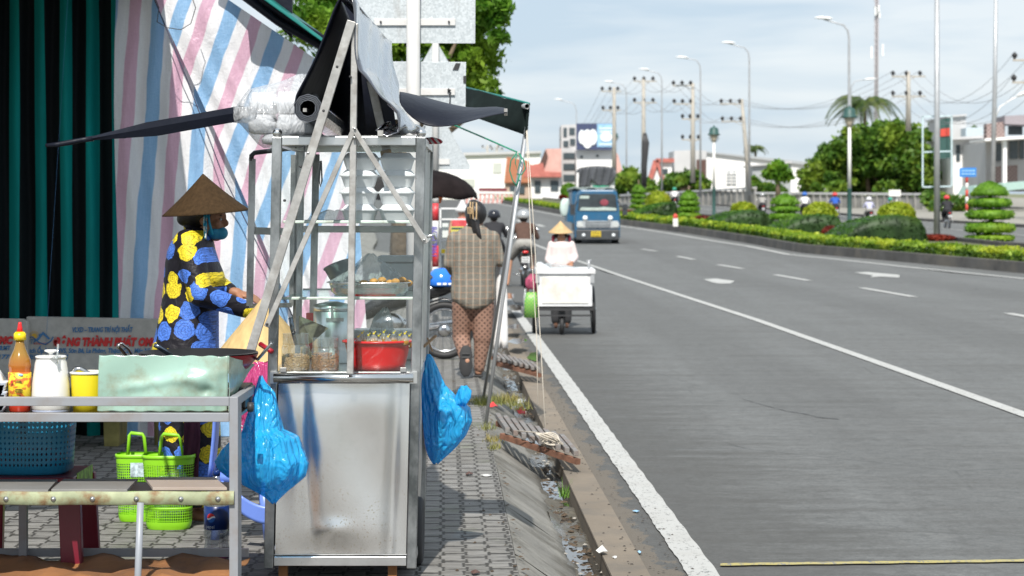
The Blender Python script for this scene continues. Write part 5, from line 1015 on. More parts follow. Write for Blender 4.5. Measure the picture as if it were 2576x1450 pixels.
def panelmat():
    t = NT('dented_stainless'); x = t.xyz(); col = t.ramp(t.noise(3, 4), [(.3, (.74, .73, .71)), (.7, (.86, .855, .84))])
    v = t.n('ShaderNodeTexVoronoi'); v.inputs['Scale'].default_value = 75; t.l(t.obj(), v.inputs['Vector']); spot = t.math('LESS_THAN', v.outputs['Distance'], .22); zone = t.ramp(t.math('ADD', t.noise(5, 3), t.math('MULTIPLY', t.math('SUBTRACT', .50, x[2]), .55)), [(.50, (0, 0, 0)), (.60, (1, 1, 1))])
    col = t.mix(t.math('MULTIPLY', t.math('MULTIPLY', spot, zone), .38), col, (.42, .30, .12))
    v2 = t.n('ShaderNodeTexVoronoi'); v2.inputs['Scale'].default_value = 60; t.l(t.obj(), v2.inputs['Vector']); dx = t.math('ADD', x[0], .62); dz = t.math('SUBTRACT', x[2], .68); rr = t.math('ADD', t.math('MULTIPLY', dx, dx), t.math('MULTIPLY', dz, dz)); drop = t.math('MULTIPLY', t.math('LESS_THAN', v2.outputs['Distance'], .17), t.math('LESS_THAN', t.math('ADD', rr, t.math('MULTIPLY', t.noise(20, 2), .02)), .024))
    brush = t.noise(90, 3, .6, stretch=(.02, 1, 1)); h = t.math('ADD', t.math('MULTIPLY', brush, .002), t.math('MULTIPLY', drop, .05)); nm = t.bump(h, .6, .03)
    t.bsdf(col, t.math('ADD', .19, t.math('MULTIPLY', t.noise(7, 5), .12)), 1.0, nm); return t.mat
M_panel = panelmat(); M_glass = glassmat('cart_glass', (.96, .99, .985), .08, .02, .015); M_glass2 = glassmat('shelf_glass', (.86, .95, .92), .08, .02, .03); M_gedge = mat('glass_edge', (.62, .70, .62), .3, var=.25, scale=20, dirt=.5, dirtc=(.25, .22, .15), dscale=14)
cart = thing('food_cart', 'stainless steel street food cart with a glass case on its upper half', 'food cart', (C(.5, 1431).x, 9.2, .12))
M_pst = stainless('post_stainless', .28, .85)
def cpost(a, dy, name, w_=.038, v0=345, v1=1431, m=None): b = MB(); b.beam(C(a, v0, dy), C(a, v1, dy), w_, w_, up=(0, 1, 0)); return b.build(name, m or M_pst, cart, bevel=.003)
for a, dy in ((.032, 0), (.968, 0), (.032, 1.05), (.968, 1.05)): cpost(a, dy + .019, 'post')
for a in (.032, .968):
    for dy in (0, 1.05):
        b = MB(); b.ell(C(a, 335, dy + .019), .0195, .0195, .0195, 20, 12); b.tube([C(a, 347, dy + .019), C(a, 341, dy + .019)], .011, 12); b.build('ball_finial', M_ss2, cart)
# horizontal rails
def rail(a0, v, d0, a1, d1, w_, h_, m=None, name='rail'): b = MB(); b.beam(C(a0, v, d0), C(a1, v, d1), w_, h_); return b.build(name, m or M_ss, cart, bevel=.002)
rail(.066, 355, .017, .934, .017, .034, .034); rail(.066, 355, 1.067, .934, 1.067, .034, .034)
for a in (.032, .968): rail(a, 356, .042, a, 1.045, .034, .032)
rail(.066, 1413, .017, .934, .017, .030, .036); rail(.066, 1413, 1.067, .934, 1.067, .03, .036)
for a in (.032, .968): rail(a, 1413, .042, a, 1.045, .03, .034); rail(a, 950, .042, a, 1.045, .03, .034)
rail(.066, 583, 1.04, .95, 1.04, .012, .030, M_alu, 'door_rail')
# roof plate, deck, body panels
b = MB(); b.ext([C(.05, 343, .03), C(.95, 343, .03), C(.95, 343, 1.05), C(.05, 343, 1.05)], (0, 0, .004)); b.build('roof_plate', M_ssd, cart)
b = MB(); b.ext([C(.05, 946, .036), C(.95, 946, .036), C(.95, 946, 1.045), C(.05, 946, 1.045)], (0, 0, .006)); b.build('deck', M_ss, cart)
b = MB(); rows = []
def dent(a, f):                                        # a across 0..1, f down 0..1
    e = min(a, 1 - a); ef = min(f, 1 - f)
    return .009 * (1 - math.exp(-(e / .16) ** 2)) * (1 - math.exp(-(ef / .10) ** 2)) - .012 * math.exp(-(((a - .18 - .10 * f) / .06) ** 2)) * math.exp(-((f - .35) / .5) ** 2) - .010 * math.exp(-(((a - .90 + .03 * f) / .045) ** 2)) + .010 * math.exp(-(((a - .45) / .12) ** 2 + ((f - .86) / .06) ** 2)) + .004 * math.sin(5 * a + 3 * f) + .004 * math.sin(9 * a - 6 * f + 1)
for j in range(70):
    f = j / 69; v = 966 + (1396 - 966) * f; rows.append([C(.072 + .858 * i / 60, v, .016 - dent(i / 60, f)) for i in range(61)])
b.grid(rows); b.build('front_panel', M_panel, cart)
for a, nm in ((.966, 'side_panel'), (.034, 'side_panel')):
    b = MB(); b.grid([[C(a, 966 + (1396 - 966) * j / 20, .045 + 1.0 * i / 16) + Vector((.003 * math.sin(i * .9 + j * .5), 0, 0)) for i in range(17)] for j in range(21)]); b.build(nm, M_ss, cart)
b = MB(); b.grid([[C(.07 + .86 * i / 8, 966 + 430 * j / 8, 1.06) for i in range(9)] for j in range(9)]); b.build('rear_panel', M_ss, cart)
b = MB(); b.ext([C(.05, 1400, .03), C(.95, 1400, .03), C(.95, 1400, 1.05), C(.05, 1400, 1.05)], (0, 0, .004)); b.build('floor_plate', M_ss, cart)
b = MB(); b.tube([C(.045, 950, -.022), C(.955, 950, -.022)], .0185, 24); b.build('push_bar', M_ss2, cart)
for a in (.045, .955): b = MB(); b.beam(C(a, 950, -.02), C(a, 950, .01), .03, .045, up=(0, 0, 1)); b.build('bar_bracket', M_ss, cart)
# glass
def pane(a0, d0, a1, d1, v0, v1, name='glass_pane', m=None): b = MB(); b.poly([C(a0, v1, d0), C(a1, v1, d1), C(a1, v0, d1), C(a0, v0, d0)]); return b.build(name, m or M_glass, cart)
pane(.07, .03, .93, .03, 372, 938); pane(.955, .045, .955, 1.04, 372, 938)
for v in (559, 752):
    b = MB(); b.ext([C(.075, v, .05), C(.945, v, .05), C(.945, v, 1.03), C(.075, v, 1.03)], (0, 0, -.004)); b.build('glass_shelf', M_glass2, cart)
    rail(.075, v, .045, .945, .045, .004, .011, M_gedge, 'shelf_edge'); rail(.075, v + 1, 1.03, .945, 1.03, .004, .011, M_alu, 'shelf_edge')
rail(.075, 940, .04, .93, .04, .01, .008, M_alu, 'glass_channel'); 
# inner uprights, clips
cpost(.115, .55, 'inner_post', .022, 372, 938, M_ssd); cpost(.15, 1.04, 'inner_post', .03, 372, 938, M_ssd)
for a in (.10, .885): b = MB(); c = C(a, 932, .03); b.box(c.x - .012, c.x + .012, c.y - .012, c.y - .002, c.z - .009, c.z + .009); b.build('glass_clip', M_alu, cart, bevel=.001)
# side: tall aluminium door strip on the right side
b = MB()
for d in (.35, .70): b.beam(C(.972, 372, d), C(.972, 938, d), .006, .03, up=(1, 0, 0))
b.build('side_mullion', M_ss, cart)
# open glass door on the left, seen at the back
M_blkal = mat('black_door_seal', (.03, .035, .04), .4, var=.2); t = cart
b = MB(); Yd = 9.72; b.tube([P(744, 372, Yd), P(640, 385, Yd - .08), P(633, 392, Yd - .08), P(632, 405, Yd - .08)], .011, 10); b.build('door_top', M_blkal, cart)
b = MB(); b.beam(P(635, 400, Yd - .08), P(628, 770, Yd - .08), .028, .02, up=(0, 1, 0)); b.beam(P(738, 390, Yd - .01), P(733, 770, Yd - .01), .02, .02, up=(0, 1, 0)); b.build('door_stile', M_ssd, cart)
b = MB(); b.beam(P(641, 581, Yd - .085), P(735, 584, Yd - .02), .008, .032); b.build('door_bar', M_alu, cart); b = MB(); b.poly([P(640, 395, Yd - .07), P(738, 385, Yd - .01), P(733, 770, Yd - .01), P(632, 770, Yd - .07)]); b.build('door_glass', M_glass, cart)
b = MB(); b.beam(P(628, 770, Yd - .08), P(733, 768, Yd - .01), .02, .02); b.build('door_bottom', M_ssd, cart)
b = MB(); b.tube([P(806, 405, 9.7), P(803, 455, 9.7), P(806, 470, 9.7), P(810, 455, 9.7), P(808, 405, 9.7)], .004, 6); b.build('door_strap', M_blkal, cart)
# wheels and feet
M_wtyre = mat('tyre_rubber', (.035, .035, .037), .8, var=.25, bump=.2, bscale=80)
for a, dy in ((1.075, .42), (-.01, .42)):
    c = C(a, 1440, dy); wz = .12 + .14; o = MB(); 
    prof = [(.085, -.018), (.125, -.03), (.14, -.02), (.143, 0), (.14, .02), (.125, .03), (.085, .018)]; o.lathe((c.x - (.06 if a > 1 else -.08), c.y, wz), prof, 36, axis=(1, 0, 0), cap=False); wh = o.build('wheel', M_wtyre, cart); o = MB(); o.lathe((c.x - (.06 if a > 1 else -.08), c.y, wz), [(.001, -.02), (.09, -.02), (.09, .02), (.001, .02)], 24, axis=(1, 0, 0), cap=False); o.build('hub', M_rustp, wh)
b = MB()
for a in (.12, .84):
    for dy in (.06, .98): b = MB(); q = C(a, 1425, dy); b.beam(q, Vector((q.x, q.y, .12)), .035, .035, up=(0, 1, 0)); b.build('foot', M_rustp, cart)
# ---- food and goods in the case
M_foam = mat('white_foam', (.82, .83, .85), .7, var=.02)
def clamshell(u, vb, dy, w_, lab, rz=0):
    c = C(0, vb, dy); s_ = F / (YF_ + dy); x = (u - U0) / s_; z = c.z if False else H - (vb - V0) / s_; h_ = 43.5 / s_; t = thing('foam_box', lab, 'foam box', (x, YF_ + dy, z), rz, 'foam takeaway boxes stacked in the glass case')
    def rg(k, z_): return [Vector(q) for q in sbox((0, 0), w_ / 2 * k, w_ / 2 * k * .95, z_, 28, 5)]
    b = MB(); b.loft([rg(.72, .001), rg(.75, .004), rg(.91, h_ * .60), rg(.93, h_ * .62), rg(1.0, h_ * .62), rg(1.0, h_ * .66)]); b.build('base', M_foam, t, inv=False)
    b = MB(); b.loft([rg(1.0, h_ * .665), rg(1.0, h_ * .70), rg(.88, h_ * .74), rg(.72, h_ * .96), rg(.68, h_ * .985)]); b.build('lid', M_foam, t, inv=False); return t
nth = ['lowest', 'second lowest', 'third lowest', 'fourth lowest', 'topmost']
cs0 = None; zsh = C(.5, 559, .15).z + .001; Yb_ = YF_ + .145; hb = 43.5 / (F / Yb_)
for si, (u, w_, nm) in enumerate(((906, .156, 'left'), (1000, .150, 'right'))):
    for k in range(5 if si == 0 else 5):
        lab = '%s white foam box of the %s stack on the upper glass shelf' % (nth[k], nm); loc = ((u + random.uniform(-3, 3) - U0) * Yb_ / F + 0, Yb_, zsh + hb * k * .985)
        if loc[2] + hb > C(.5, 374, .3).z + .0: continue
        if cs0 is None: cs0 = clamshell(u, 559, .30, .155, lab); cs0.location = loc
        else: dup(cs0, loc, random.uniform(-.06, .06), lab, (w_ / .155, w_ / .155, 1))
def scatterbags(name, lab, cat, lst, m, **k):
    b = MB()
    for u, v, dy, rx, rz in lst: b.ell(C(0, v, dy) * 0 + P(u, v, YF_ + dy), rx, rx * .8, rz, 10, 7)
    return tag(b.build(name, m), lab, cat)
M_clr = filmmat('clear_film', (.80, .83, .84), .38, .1, .9, 30)
film_blob('clear_bag_heap', 'heap of crumpled clear plastic bags on the stainless tray', 'plastic bags', [(640, 925, 940), (660, 905, 965), (680, 885, 985), (697, 850, 1000), (708, 830, 1010)], 9.05, M_clr, seed=9, amp=.22, pleat=6)
film_blob('clear_bag', 'crumpled clear bag at the left end of the upper shelf', 'plastic bag', [(530, 820, 870), (542, 790, 885), (557, 780, 890)], 9.2, M_clr, seed=12, amp=.2, pleat=5)
# tray
zt2 = C(.5, 752, .3).z + .002; Yt2 = YF_ + .24; st2 = F / Yt2; xa, xb = (824 - U0) / st2, (1036 - U0) / st2; t = thing('steel_tray', 'deep stainless steel tray on the middle glass shelf', 'tray', ((xa + xb) / 2, Yt2, zt2)); cx3 = (xa + xb) / 2; hw = (xb - xa) / 2
b = MB(); b.loft([sbox((cx3, Yt2), hw * k, .15 * k2, zt2 + z, 48, 4) for k, k2, z in ((.74, .7, .001), (.80, .78, .004), (.88, .88, .02), (.93, .94, .045), (.94, .95, .054), (1.0, 1.04, .056), (1.0, 1.04, .059), (.93, .94, .058), (.90, .9, .02), (.7, .7, .008))]); b.build('tray_body', M_ss2, t)
ORD = ['first', 'second', 'third', 'fourth', 'fifth', 'sixth', 'seventh', 'eighth', 'ninth', 'tenth', 'eleventh']
M_fry = mat('fried_golden', (.55, .28, .05), .6, var=.3, scale=40, bump=.4, bscale=90)
for i, u in enumerate((915, 940, 962, 980, 996, 1012, 1028)):
    b = MB(); c = Vector(((u - U0) / st2, Yt2 - .02 + .03 * (i % 2), zt2 + .052 + .006 * (i % 3))); b.ell(c, .018, .018, .014, 14, 8); tag(b.build('fried_ball', M_fry), '%s golden fried ball from the left in the stainless tray' % ORD[i], 'fried ball', 'golden fried balls in the tray')
# tilted dark bucket + drawer behind
t = thing('metal_bucket', 'tilted dark grey metal bucket behind the tray', 'bucket', P(880, 748, 9.45)); b = MB(); b.lathe(P(868, 715, 9.45), [(.045, -.02), (.062, .085), (.066, .088), (.066, .094), (.06, .094), (.045, .0)], 28, axis=(-.35, .15, .9)); b.build('bucket_body', mat('dull_grey_metal', (.14, .17, .18), .4, .7), t)
t = thing('white_box', 'white foam cooler standing inside the case behind the tray', 'foam cooler', P(1005, 748, 9.6)); b = MB(); a_, c_ = P(960, 748, 9.6), P(1046, 660, 9.6); b.box(a_.x, c_.x, 9.5, 9.65, zt2, c_.z); b.build('box_body', mat('grey_foam', (.55, .58, .58), .7, var=.04), t, bevel=.01); b = MB(); b.box(a_.x - .01, c_.x, 9.49, 9.66, c_.z + .001, c_.z + .03); b.build('lid', mat('grey_foam', (.55, .58, .58), .7), t, bevel=.006)
# jars
M_jar = glassmat('jar_plastic', (.88, .88, .86), .35, .06, .05); M_nut = mat('roasted_nuts', (.50, .32, .14), .7, var=.35, scale=90); M_shal = mat('fried_shallots', (.36, .17, .06), .7, var=.5, scale=110)
zd = C(.5, 946, .1).z + .007
def jar(lab, u, dy, r, h, fill, m):
    Y = YF_ + dy; x = (u - U0) * Y / F; t = thing('jar', lab, 'jar', (x, Y, zd), 0, 'open jars on the cart deck'); b = MB(); b.lathe((x, Y, zd), [(r * .9, 0), (r, .006), (r * 1.01, h * .08), (r * .97, h * .12), (r, h * .16), (r, h * .62), (r * .95, h * .68), (r * .9, h * .71), (r * .92, h * .73), (r * .92, h * .97), (r * .94, h)], 32, cap=False); b.build('jar_wall', M_jar, t)
    b = MB(); rr = random.Random(int(u)); n = 300
    b.lathe((x, Y, zd), [(r * .86, .004), (r * .93, .01), (r * .93, fill * .9), (r * .5, fill * .94), (.001, fill * .97)], 24)
    for _ in range(n): a = rr.uniform(0, 6.28); q = Vector((x + r * .90 * math.cos(a), Y - abs(r * .90 * math.sin(a)), zd + rr.uniform(.008, fill))); b.ell(q, rr.uniform(.003, .006), .0035, rr.uniform(.002, .004), 6, 4)
    for _ in range(90): a = rr.uniform(0, 6.28); q = Vector((x + r * .85 * rr.random() * math.cos(a), Y + r * .85 * rr.random() * math.sin(a), zd + fill * (.96 + rr.uniform(0, .14)))); b.ell(q, .006, .004, .004, 6, 4)
    b.build('filling', m, t)['kind'] = 'stuff'; return t
jr = jar('open plastic jar of pale roasted nuts with a dark spoon in it', 744, .12, .0575, .155, .065, M_nut); jar('open plastic jar of brown fried shallots, the right one of the pair', 818, .12, .0565, .137, .068, M_shal)
b = MB(); b.tube([P(731, 800, 8.80), P(736, 830, 8.82), P(745, 868, 8.84)], [.006, .006, .004], 8, flat=1.6); tag(b.build('spoon', mat('dark_steel', (.16, .19, .24), .25, 1)), 'dark steel spoon standing in the jar of nuts', 'spoon')
# red basin
xr_ = P(950, 0, 8.92).x; yr_ = 8.92; t = thing('red_basin', 'bright red plastic basin on the cart deck', 'basin', (xr_, yr_, zd)); b = MB(); b.lathe((xr_, yr_, zd), [(.10, 0), (.112, .003), (.118, .03), (.132, .09), (.138, .112), (.147, .114), (.148, .122), (.140, .124), (.134, .11), (.11, .01), (.001, .008)], 56, .98, .9, cap=False); b.build('basin_body', mat('red_basin_plastic', (.72, .006, .01), .3, var=.03, spec=.5), t)
M_oil = mat('amber_sauce', (.50, .22, .02), .1, var=.2); M_tie = mat('yellow_tie', (.78, .60, .02), .5, var=.05)
for i in range(11):
    u = 900 + 13 * i + random.uniform(-3, 3); yy = yr_ - .05 + .05 * (i % 3) - .02; x = (u - U0) * yy / F; t = thing('sauce_sachet', '%s knotted sachet of amber sauce from the left in the red basin' % ORD[i], 'sauce bag', (x, yy, zd + .09), 0, 'sauce sachets heaped in the red basin'); z = zd + .095 + .012 * (i % 2)
    b = MB(); b.ell((x, yy, z + .012), .017, .015, .017, 12, 8); b.build('sauce', M_oil, t); b = MB(); b.lathe((x, yy, z), [(.017, .018), (.0145, .03), (.004, .043), (.003, .047), (.008, .054)], 12, cap=False); b.build('film', M_clr, t); b = MB(); b.lathe((x, yy, z), [(.0035, .041), (.0045, .044), (.0045, .048), (.003, .050)], 10); b.tube([(x, yy, z + .045), (x + .008, yy - .004, z + .055)], .002, 5); b.build('tie', M_tie, t)
# aluminium pot with latch
Ypt = 9.35; xp_ = P(836, 0, Ypt).x; t = thing('aluminium_pot', 'tall lidded aluminium pot with a latch standing in the case behind the jars', 'pot', (xp_, Ypt, zd)); M_al2 = mat('bright_aluminium', (.62, .65, .66), .3, .9, var=.1); b = MB(); b.lathe((xp_, Ypt, zd), [(.078, 0), (.081, .004), (.081, .22), (.079, .222)], 40); b.build('pot_body', M_al2, t); b = MB(); b.lathe((xp_, Ypt, zd), [(.083, .223), (.083, .238), (.076, .25), (.02, .262)], 40); b.build('lid', M_al2, t); b = MB(); b.box(xp_ + .0, xp_ + .012, Ypt - .089, Ypt - .081, zd + .195, zd + .245); b.box(xp_ - .02, xp_ + .055, Ypt - .0845, Ypt - .080, zd + .180, zd + .195); b.build('latch', M_ssd, t)
t = thing('drawer_box', 'low white plastic drawer box at the back of the cart deck', 'box', P(960, 935, 9.6)); b = MB(); b.box(P(890, 0, 9.6).x, P(1042, 0, 9.6).x, 9.5, 9.68, zd, zd + .13); b.build('box_body', M_wpl, t, bevel=.006); b = MB(); b.box(P(900, 0, 9.5).x, P(1030, 0, 9.5).x, 9.494, 9.4995, zd + .05, zd + .056); b.build('groove', M_dark, t)
film_blob('hanging_bag', 'clear plastic bag hanging inside the case above the red basin', 'plastic bag', [(775, 965, 975), (800, 940, 985), (830, 930, 990), (862, 925, 985)], 9.5, M_clr, seed=14, amp=.15, pleat=5)
b = MB(); b.box(P(770, 0, 9.6).x, P(790, 0, 9.6).x, 9.6, 9.64, zd, P(0, 788, 9.6).z); tag(b.build('red_carton', mat('red_card', (.6, .04, .06), .5)), 'small red carton standing left of the aluminium pot', 'carton')
t = thing('strainer', 'dark wedge shaped dustpan of woven metal leaning behind the jars', 'scoop', P(790, 900, 9.15)); b = MB(); b.ext([P(752, 795, 9.15), P(826, 826, 9.1), P(786, 862, 9.1), P(752, 875, 9.15)], (0, .015, 0)); b.build('scoop_body', mat('dark_woven', (.14, .12, .08), .6, var=.4, scale=30), t)

# ================================================================= CART TENT
YS_ = 8.62
def S(u, v, dy=0): return P(u, v, YS_) + Vector((0, dy, 0))
M_strut = mat('galvanised_strut', (.47, .46, .44), .45, .6, var=.25, scale=18, dirt=.45, dirtc=(.23, .20, .17), dscale=16, bump=.2, bscale=90); M_foamy = mat('orange_foam', (.55, .28, .03), .7, var=.3, scale=30, bump=.4)
def glossy_tarp():
    t = NT('glossy_tarp'); col = t.ramp(t.noise(4, 5), [(.3, (.020, .023, .036)), (.7, (.06, .065, .085))]); col = t.mix(t.math('MULTIPLY', t.ramp(t.noise(7, 7, .7, dist=1), [(.5, (0, 0, 0)), (.68, (1, 1, 1))]), .30), col, (.16, .16, .16))
    v = t.n('ShaderNodeTexVoronoi'); v.inputs['Scale'].default_value = 55; t.l(t.obj(), v.inputs['Vector']); sp = t.math('MULTIPLY', t.math('LESS_THAN', v.outputs['Distance'], .16), t.ramp(t.noise(5, 3), [(.52, (0, 0, 0)), (.56, (1, 1, 1))])); col = t.mix(sp, col, (.01, .01, .015))
    t.bsdf(col, t.math('ADD', .20, t.math('MULTIPLY', t.noise(10, 4), .15)), normal=t.bump(t.math('ADD', t.noise(9, 5, dist=.6), t.math('MULTIPLY', t.noise(140, 2), .02)), .25, .03), spec=1.0, **{'Coat Weight': 1.0, 'Coat Roughness': .14, 'Coat IOR': 1.8}); return t.mat
M_gt = glossy_tarp()
tent = thing('cart_tent', 'black glossy tarp tent folded over crossed metal struts on the cart roof', 'canopy', (C(.5, 343, .5).x, 9.2, C(.5, 343).z))
def strut(a, b_, w_, name='strut', dy=0, th=.012): b = MB(); b.beam(S(*a, dy), S(*b_, dy), w_, th, up=(0, 1, 0)); o = b.build(name, M_strut, tent, bevel=.002); return o
o = MB(); o.beam(S(893, 60), S(881, 941), .026, .036, up=(0, 1, 0)); o = o.build('centre_strut', M_strut, tent, bevel=.003)
strut((886, 55), (631, 888), .035, 'long_strut', -.028, .02); strut((893, 322), (672, 822), .021, 'short_strut', -.022); strut((893, 328), (1074, 612), .021, 'short_strut', -.024)
strut((918, 190), (966, 400), .034, 'rear_strut', .35, .02)
b = MB(); b.beam(S(957, 372, .33), S(969, 421, .33), .045, .04, up=(0, 1, 0)); b.build('foam_cap', M_foamy, tent, bevel=.006)
for u, v in ((894, 325), (893, 347), (816, 280), (777, 386), (758, 420), (718, 505), (674, 815), (1068, 604), (883, 195), (850, 170)):
    b = MB(); b.lathe(S(u, v, -.035), [(.0001, -.004), (.0055, -.004), (.0055, .012)], 10, axis=(0, 1, 0)); b.build('bolt', M_dark if v < 300 or u < 760 else M_steel, tent)
b = MB(); b.beam(S(1062, 592, -.01), S(1080, 606, -.01), .02, .012, up=(0, 1, 0)); b.tube([S(1076, 596, -.02), S(1092, 590, 0), S(1098, 604, 0)], .006, 6); b.build('hinge_bracket', M_ss, tent)
# right slope
L0 = [(886, -2), (890, 60), (897, 120), (905, 176), (935, 214), (968, 252), (1000, 290), (1001, 312), (1002, 330)]; L1 = [(981, 110), (987, 135), (994, 171), (999, 215), (1004, 250), (1010, 275), (1020, 292), (1045, 308), (1072, 326)]
def lerp2(p, q, f): return (p[0] + (q[0] - p[0]) * f, p[1] + (q[1] - p[1]) * f)
b = MB(); rows = []
for i in range(33):
    k = i / 32 * 8; i0 = min(7, int(k)); fr = k - i0; a = lerp2(L0[i0], L0[i0 + 1], fr); c = lerp2(L1[i0], L1[i0 + 1], fr); A_ = S(*a, -.02); Bk = P(*c, 10.7 - .9 * (i / 32)); rows.append([A_.lerp(Bk, j / 16) + Vector((.006 * math.sin(j * 1.3 + i * .5), 0, .010 * math.sin(j * .9 + i * .35) + .008 * math.sin(i * .6))) for j in range(17)])
b.grid(rows); b.build('right_slope', M_gt, tent, solid=.006)
b = MB(); e = rows[-1]; f2 = [Vector((p.x - .085, p.y, p.z - .012 + .02)) for p in e]; b.grid([[q + Vector((0, 0, .012)) for q in e], e, [p.lerp(q, .5) + Vector((0, 0, -.02)) for p, q in zip(e, f2)], f2, [q + Vector((.02, 0, .016)) for q in f2]]); b.build('right_hem', M_gt, tent, solid=.004)
b = MB(); b.beam(S(958, 336, -.03), S(958, 336, 1.2), .022, .022, up=(0, 0, 1)); b.build('hem_bar', M_strut, tent)
# left slope with its rolled end
Ll0 = [(856, -2), (842, 30), (818, 90), (795, 145), (770, 200), (748, 245), (743, 268)]; 
b = MB(); rows = []
for i in range(25):
    k = i / 24 * 6; i0 = min(5, int(k)); a = lerp2(Ll0[i0], Ll0[i0 + 1], k - i0); A_ = S(*a, -.03); u_, v_ = a; c = P(u_ + (1116 - u_) * .17, v_ + (527 - v_) * .17, 10.4); rows.append([A_.lerp(c, j / 10) + Vector((0, 0, .006 * math.sin(j + i * .4))) for j in range(11)])
b.grid(rows); b.build('left_slope', M_navy, tent, solid=.006)
b = MB(); b.grid([[S(856, -2, -.03), P(940, 90, 10.4)], [S(874, -6, -.03), P(960, 95, 10.5)], [S(887, -2, -.02), P(981, 110, 10.7)]]); b.build('ridge', M_gt, tent, solid=.008)
axis0 = S(776, 274, -.03); axis1 = P(842, 322, 10.3); dr = (axis1 - axis0).normalized(); b = MB(); n = 10
for k in range(4):
    r0 = .056 - .007 * k; ring0 = []; ring1 = []
    for j in range(n + 1): a = 2 * PI * j / n + .3; o_ = Vector((math.cos(a) * (r0 - .0035 * j / n), 0, math.sin(a) * (r0 - .0035 * j / n))); ring0.append(axis0 + o_); ring1.append(axis1 + o_)
    b.grid([ring0, ring1], smooth=False)
b.build('rolled_end', M_gt, tent, solid=.0035)
b = MB(); b.beam(axis0 + Vector((-.012, .005, -.006)), axis1, .014, .014); b.build('roll_bar', M_strut, tent)
b = MB(); b.grid([[P(872, 0, 10.35), P(905, 60, 10.3), P(960, 100, 10.3)], [P(800, 190, 10.3), P(870, 200, 10.25), P(985, 240, 10.3)], [P(775, 342, 10.3), P(880, 343, 10.25), P(1000, 343, 10.3)]]); b.build('rear_sheet', M_navy, tent, solid=.006)
# side wings
b = MB(); fr_ = [S(232, 349, 0).lerp(P(603, 283, 9.0), i / 14) for i in range(15)]
top = [p + Vector((0, 0, .006 + .018 * min(1, i / 5))) for i, p in enumerate(fr_)]; low = [p + Vector((0, -.005, -.006 - .030 * min(1, i / 6))) for i, p in enumerate(fr_)]; back = [p + Vector((.03, .55, .02 + .01 * math.sin(i))) for i, p in enumerate(fr_)]
b.grid([low, [p + Vector((0, -.012, .0)) for p in fr_], top, back], smooth=False); b.build('left_wing', M_navy, tent, solid=.006)
b = MB(); b.beam(S(232, 349), P(232, 351, 9.1), .014, .014); b.build('wing_bar', M_strut, tent)
b = MB(); b.tube([S(234, 349, .0), S(205, 353, .0), S(175, 359, .0), S(145, 364, 0), S(115, 366, .0)], [.011, .010, .011, .010, .007], 10); b.build('drooping_end', M_navy, tent)
wt_ = [(1003, 229), (1045, 248), (1090, 262), (1134, 273), (1165, 281), (1210, 272), (1250, 268), (1279, 276)]; wl_ = [(1003, 262), (1035, 300), (1072, 321), (1110, 321), (1147, 317), (1190, 304), (1230, 292), (1278, 284)]; wbk = [(1003, 232), (1050, 240), (1100, 254), (1140, 264), (1180, 272), (1215, 273), (1250, 270), (1278, 276)]
b = MB(); b.grid([[P(u, v, 9.0 + .02 * math.sin(i)) for i, (u, v) in enumerate(wl_)], [P(u, (v + v2) / 2 + 3, 9.05) for (u, v), (_, v2) in zip(wt_, wl_)], [P(u, v, 9.15) for u, v in wt_], [P(u, v - 1, 9.42) for u, v in wbk]]); b.build('right_wing', M_navy, tent, solid=.006, sub=1)
b = MB(); q = P(1272, 277, 9.0); b.beam(q + Vector((0, .03, 0)), q + Vector((0, .4, .0)), .014, .014); b.build('wing_bar', M_strut, tent)
# bag of foam boxes on the roof
M_bagw = filmmat('milky_film', (.86, .88, .90), .42, .12, .9, 16); zr_ = C(.5, 343).z + .006
t = thing('bag_of_foam_boxes', 'large clear bag packed with white foam boxes on the left of the cart roof', 'bag', P(700, 345, 9.2))
film_blob('bag_film', None, None, [(188, 752, 770), (205, 715, 780), (228, 625, 788), (262, 598, 796), (300, 590, 800), (335, 622, 802), (362, 648, 775), (371, 664, 755)], 9.25, M_bagw, parent=t, seed=21, amp=.05, pleat=5, depth=.9)
for i, (u0, v0, u1, v1) in enumerate([(625, 232, 690, 285), (692, 230, 760, 285), (622, 287, 690, 335), (692, 287, 762, 338), (740, 235, 798, 340), (655, 337, 740, 362)]):
    b = MB(); a_, c_ = P(u0, v1, 9.15), P(u1, v0, 9.15); cx4, cz4 = (a_.x + c_.x) / 2, (a_.z + c_.z) / 2; hw, hh = abs(c_.x - a_.x) / 2, abs(c_.z - a_.z) / 2
    b.loft([sbox((cx4, 9.25), hw * k, .11 * k, cz4 + hh * z, 28, 5) for k, z in ((.8, -1), (.97, -.85), (1.0, -.1), (1.0, .05), (.95, .2), (.85, .98))]); b.build('foam_box', M_foam, t)
film_blob('bag_corner', None, None, [(270, 585, 640), (290, 575, 645), (300, 578, 640), (308, 580, 620)], 9.0, M_bagw, parent=t, seed=22, amp=.12, pleat=4, depth=.6)
# striped candy bag at right roof corner
b = MB(); q0 = C(1.0, 352, .4)
for k in range(3): b.tube([P(1068, 350 + 5 * k, 9.3), P(1088, 349 + 5 * k, 9.3), P(1108, 354 + 3 * k, 9.3), P(1114, 357, 9.3)], [.008, .012, .009, .003], 8, flat=.6)
t_ = NT('red_white_stripe'); x_ = t_.xyz(); t_.bsdf(t_.mix(t_.math('GREATER_THAN', t_.math('FRACT', t_.math('MULTIPLY', t_.math('ADD', x_[0], t_.math('MULTIPLY', x_[2], .8)), 40)), .5), (.55, .02, .05), (.8, .78, .78)), .4)
tag(b.build('striped_pouch', t_.mat), 'red and white striped pouch poking out at the right corner of the cart roof', 'pouch')
